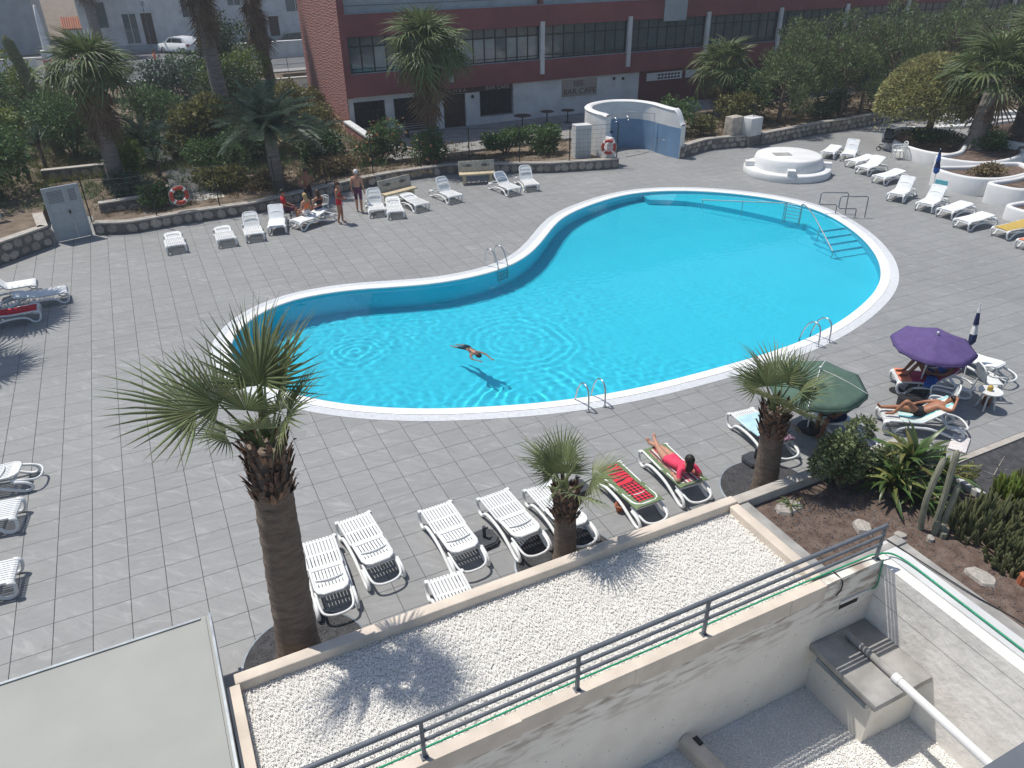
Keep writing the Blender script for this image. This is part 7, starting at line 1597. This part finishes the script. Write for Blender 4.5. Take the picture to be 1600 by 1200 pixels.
    if recv:
        for q in [bo] + list(bo.children): q.cycles.is_caustics_receiver = True
    t.scale = (sc,) * 3
    return t
def stand(arm='down', lean=0.0, stride=.06):
    J = dict(pelvis=(0, 0, .93), waist=(0, .01, 1.06), chest=(0, lean * .2, 1.22), upchest=(0, lean * .3, 1.37), neck=(0, lean * .35 - .01, 1.48), head=(0, lean * .4 - .03, 1.575), crown=(0, lean * .4 - .025, 1.66))
    for s, k in (('l', 1), ('r', -1)):
        J.update({'shoulder_' + s: (.175 * k, .0 + lean * .3, 1.39), 'hip_' + s: (.095 * k, 0, .87), 'knee_' + s: (.10 * k, -.02 - stride * k * .4, .48), 'ankle_' + s: (.105 * k, .03 - stride * k, .075), 'toe_' + s: (.13 * k, -.13 - stride * k, .028)})
        if arm == 'down': J.update({'elbow_' + s: (.24 * k, .03, 1.10), 'wrist_' + s: (.25 * k, -.06, .86), 'palm_' + s: (.25 * k, -.08, .79)})
        elif arm == 'front': J.update({'elbow_' + s: (.25 * k, .0, 1.12), 'wrist_' + s: (.08 * k, -.22, 1.05), 'palm_' + s: (.02 * k, -.25, 1.04)})
        elif arm == 'hips': J.update({'elbow_' + s: (.34 * k, .06, 1.16), 'wrist_' + s: (.19 * k, -.04, 1.0), 'palm_' + s: (.15 * k, -.05, .97)})
    J['_f'] = (0, -1, 0); return J
def sit(h=.42, lean=.05, armz=.55):
    J = dict(pelvis=(0, 0, h + .11), waist=(0, .02 + lean * .3, h + .24), chest=(0, .02 + lean * .6, h + .40), upchest=(0, lean * .9, h + .55), neck=(0, lean - .02, h + .66), head=(0, lean - .05, h + .755), crown=(0, lean - .045, h + .84))
    for s, k in (('l', 1), ('r', -1)):
        J.update({'shoulder_' + s: (.175 * k, lean * .9, h + .57), 'elbow_' + s: (.23 * k, lean * .4 - .05, h + .30), 'wrist_' + s: (.17 * k, -.25, h + .19), 'palm_' + s: (.15 * k, -.32, h + .18), 'hip_' + s: (.10 * k, -.02, h + .09), 'knee_' + s: (.13 * k, -.44, h + .07), 'ankle_' + s: (.12 * k, -.46, .08), 'toe_' + s: (.14 * k, -.62, .03)})
    J['_f'] = (0, -1, 0); return J
def add_person(label, loc, rz, J, *a, **k):
    f = J.pop('_f', (0, -1, 0))
    return person(label, loc, rz, _withf(J, f), *a, **k)
class _withf(dict):
    """joint dict that also answers for the facing direction without listing it as a joint"""
    def __init__(s, d, f): super().__init__(d); s._f = f
    def __contains__(s, k): return k == '_f' or super().__contains__(k)
    def __getitem__(s, k): return s._f if k == '_f' else super().__getitem__(k)
TR = lambda a, b, f0=0, f1=1: (a, b, f0, f1)
shorts = [TR('pelvis', 'waist', 0, .5), TR('hip_l', 'knee_l', 0, .72), TR('hip_r', 'knee_r', 0, .72), TR('pelvis', 'hip_l'), TR('pelvis', 'hip_r')]
suit = [TR('pelvis', 'waist'), TR('waist', 'chest'), TR('chest', 'upchest', 0, .6), TR('pelvis', 'hip_l'), TR('pelvis', 'hip_r'), TR('hip_l', 'knee_l', 0, .1), TR('hip_r', 'knee_r', 0, .1)]
brief = [TR('pelvis', 'waist', 0, .25), TR('pelvis', 'hip_l'), TR('pelvis', 'hip_r'), TR('hip_l', 'knee_l', 0, .12), TR('hip_r', 'knee_r', 0, .12)]
shirt = [TR('pelvis', 'waist', .2, 1), TR('waist', 'chest'), TR('chest', 'upchest'), TR('upchest', 'shoulder_l'), TR('upchest', 'shoulder_r'), TR('shoulder_l', 'elbow_l', 0, .6), TR('shoulder_r', 'elbow_r', 0, .6)]
bra = [TR('chest', 'upchest', 0, .45)]
A = add_person
A('older man with white hair in dark red shorts standing by the wall', (5.55, 15.45, 0), R(150), stand('down'), 'skin', 'hair_white', {'c_purple': shorts}, sc=1.04, thick=1.12)
A('woman in a red swimsuit standing with folded arms on the deck', (4.46, 14.35, 0), R(60), stand('front'), 'skin_tan', 'hair_brown', {'c_red': suit}, 'bun', sc=.99, thick=1.12)
A('man in dark shorts standing in the shade behind the loungers', (3.75, 16.75, 0), R(20), stand('hips'), 'skin_dark', 'hair_dark', {'c_black': shorts}, sc=1.04)
A('blond woman in an orange bikini sitting on the padded lounger', (3.22, 14.82, .0), R(205), sit(.44), 'skin', 'hair_blond', {'c_orange': bra, 'c_white': brief}, 'long', sc=.96)
A('dark haired woman sitting beside the blond one on the padded lounger', (3.78, 15.05, .0), R(200), sit(.44), 'skin_tan', 'hair_brown', {'c_black': bra, 'c_navy': brief}, 'long', sc=.96)
A('person in a red top seated in the shade left of the others', (2.55, 15.75, 0), R(75), sit(.42), 'skin_tan', 'hair_dark', {'c_red': shirt, 'c_purple': shorts}, sc=.98)
mb = MB(); mb.bevbox(-.22, .22, -.20, .20, .36, .41, .012)
t = thing('folding_stool', 'low dark stool under the seated person in red', 'stool', (2.55, 15.75, .004), R(75)); mb.build('seat', M['dark_base'], t)
for sx, sy in ((-1, -1), (1, -1), (-1, 1), (1, 1)): mb = MB(); mb.tube([(sx * .18, sy * .16, .37), (sx * .2, sy * .18, 0)], .015, 6); mb.build('leg', M['dark_frame'], t)
A('walker in an orange shirt and jeans on the road edge', (.45, 54.6, ZG + .1), R(80), stand('down', stride=.22), 'skin_tan', 'hair_brown', {'c_orange': shirt, 'c_grey': shorts + [TR('hip_l', 'ankle_l', 0, 1), TR('knee_l', 'ankle_l'), TR('knee_r', 'ankle_r')]}, sc=1.05)
A('man with brown back sitting bent forward under the green parasol', (10.66, -5.95, 0), R(250), sit(.42, -.22), 'skin_dark', 'hair_dark', {'c_navy': shorts}, sc=1.0, thick=1.25)
# swimmer: face down, head to -y
J = dict(pelvis=(0, .35, -.03), waist=(0, .20, .0), chest=(0, .02, .01), upchest=(0, -.14, .01), neck=(0, -.25, .02), head=(0, -.34, .03), crown=(0, -.44, .02))
for s, k in (('l', 1), ('r', -1)):
    J.update({'shoulder_' + s: (.17 * k, -.17, .01), 'elbow_' + s: (.27 * k, -.42, -.03), 'wrist_' + s: (.20 * k + .06, -.64 - .05 * k, -.06), 'palm_' + s: (.19 * k + .08, -.72 - .05 * k, -.065), 'hip_' + s: (.09 * k, .42, -.06), 'knee_' + s: (.13 * k, .70, -.26), 'ankle_' + s: (.10 * k - .06, .98, -.42), 'toe_' + s: (.10 * k - .08, 1.12, -.46)})
J['_f'] = (0, -.2, -1)
A('swimmer in dark trunks swimming face down in the pool', (4.86, 1.80, -.15), R(8), J, 'skin', 'hair_dark', {'c_black': shorts}, face=False, recv=True, thick=1.0, sc=.88)
# woman in pink propped on her elbows, looking at the pool, legs to the foot of the lounger
def onlounger(lg, J):
    return (lg.location.x, lg.location.y, 0), lg.rotation_euler.z
J = dict(pelvis=(.02, .80, .48), waist=(.02, .95, .51), chest=(.02, 1.10, .57), upchest=(.02, 1.24, .64), neck=(.02, 1.30, .73), head=(.02, 1.30, .82), crown=(.02, 1.32, .91))
for s, k in (('l', 1), ('r', -1)):
    J.update({'shoulder_' + s: (.02 + .18 * k, 1.27, .64), 'elbow_' + s: (.02 + .27 * k, 1.42, .47), 'wrist_' + s: (.02 + .24 * k, 1.20, .455), 'palm_' + s: (.02 + .22 * k, 1.13, .455), 'hip_' + s: (.02 + .09 * k, .72, .48), 'knee_' + s: (.02 + .05 * k, .34, .50), 'ankle_' + s: (.02 - .06 * k, -.03, .45 + .07 * (k > 0)), 'toe_' + s: (.02 - .09 * k, -.10, .55 + .07 * (k > 0))})
J['_f'] = (0, -1, 0)
pos, rz = onlounger(L_g2, J)
A('woman in a pink top propped on her elbows on the green lounger', pos, rz, J, 'skin', 'hair_dark', {'c_pink': shirt + [TR('pelvis', 'waist'), TR('pelvis', 'hip_l'), TR('pelvis', 'hip_r'), TR('hip_l', 'knee_l', 0, .12), TR('hip_r', 'knee_r', 0, .12)]}, 'long', thick=1.12)
# tanned sunbather on her back, one knee up
def supine(knee, hand, backa):
    a = R(backa); b = lambda d, z=0: (.84 + d * math.cos(a) - z * math.sin(a), .45 + d * math.sin(a) + z * math.cos(a))
    J = {}
    for n, d in (('pelvis', -.06), ('waist', .10), ('chest', .26), ('upchest', .42), ('neck', .53), ('head', .62), ('crown', .71)):
        y, z = b(max(d, 0), .03) if d > 0 else (.84 + d, .47); J[n] = (0, y, z + (.03 if n in ('head', 'crown') else 0))
    y, z = b(.43, .02)
    for s, k in (('l', 1), ('r', -1)):
        up_ = knee[0 if k > 0 else 1]
        J.update({'shoulder_' + s: (.17 * k, y, z), 'hip_' + s: (.095 * k, .74, .46), 'knee_' + s: (.13 * k, .42 if up_ else .36, .46 + (.36 if up_ else .02)), 'ankle_' + s: (.12 * k, .22 if up_ else -.02, .46 if up_ else .45), 'toe_' + s: (.13 * k, .02 if up_ else -.10, .44 if up_ else .55)})
        if hand[0 if k > 0 else 1] == 'up': J.update({'elbow_' + s: (.40 * k, y + .10, z + .10), 'wrist_' + s: (.18 * k, y + .22, z + .26), 'palm_' + s: (.13 * k, y + .24, z + .27)})
        else: J.update({'elbow_' + s: (.26 * k, y - .22, z - .08), 'wrist_' + s: (.20 * k, y - .44, z - .10), 'palm_' + s: (.16 * k, y - .50, z - .10)})
    J['_f'] = (0, -.3, 1); return J
pos, rz = onlounger(L_e2, None)
A('tanned sunbather with bent knee lying below the purple parasol', pos, rz, supine((1, 0), ('up', 'down'), 30), 'skin_tan', 'hair_dark', {'c_black': brief}, sc=1.0)
pos, rz = onlounger(L_e1, None)
A('dark haired woman lying on the rose towel under the purple parasol', pos, rz, supine((1, 1), ('down', 'down'), 28), 'skin_dark', 'hair_dark', {'c_blue': bra, 'c_navy': brief}, 'long')
# ================================================================ ADDED HAZE: lifts far dark tones, stands in for the window glass veil
mb = MB(); mb.bx(-120, 160, -45, 190, -3.2, 17.5); hz = mb.build('haze', newmat('veil_haze')[0], kind='stuff', label='thin pale haze added over the whole place in place of the window glass veil', cat='haze')
nt = M['veil_haze'].node_tree; nt.nodes.remove(nt.nodes['Principled BSDF']); vol = nt.nodes.new('ShaderNodeVolumePrincipled')
vol.inputs['Color'].default_value = (.80, .86, .92, 1); vol.inputs['Density'].default_value = .001; vol.inputs['Anisotropy'].default_value = .2
nt.links.new(vol.outputs[0], nt.nodes['Material Output'].inputs['Volume'])
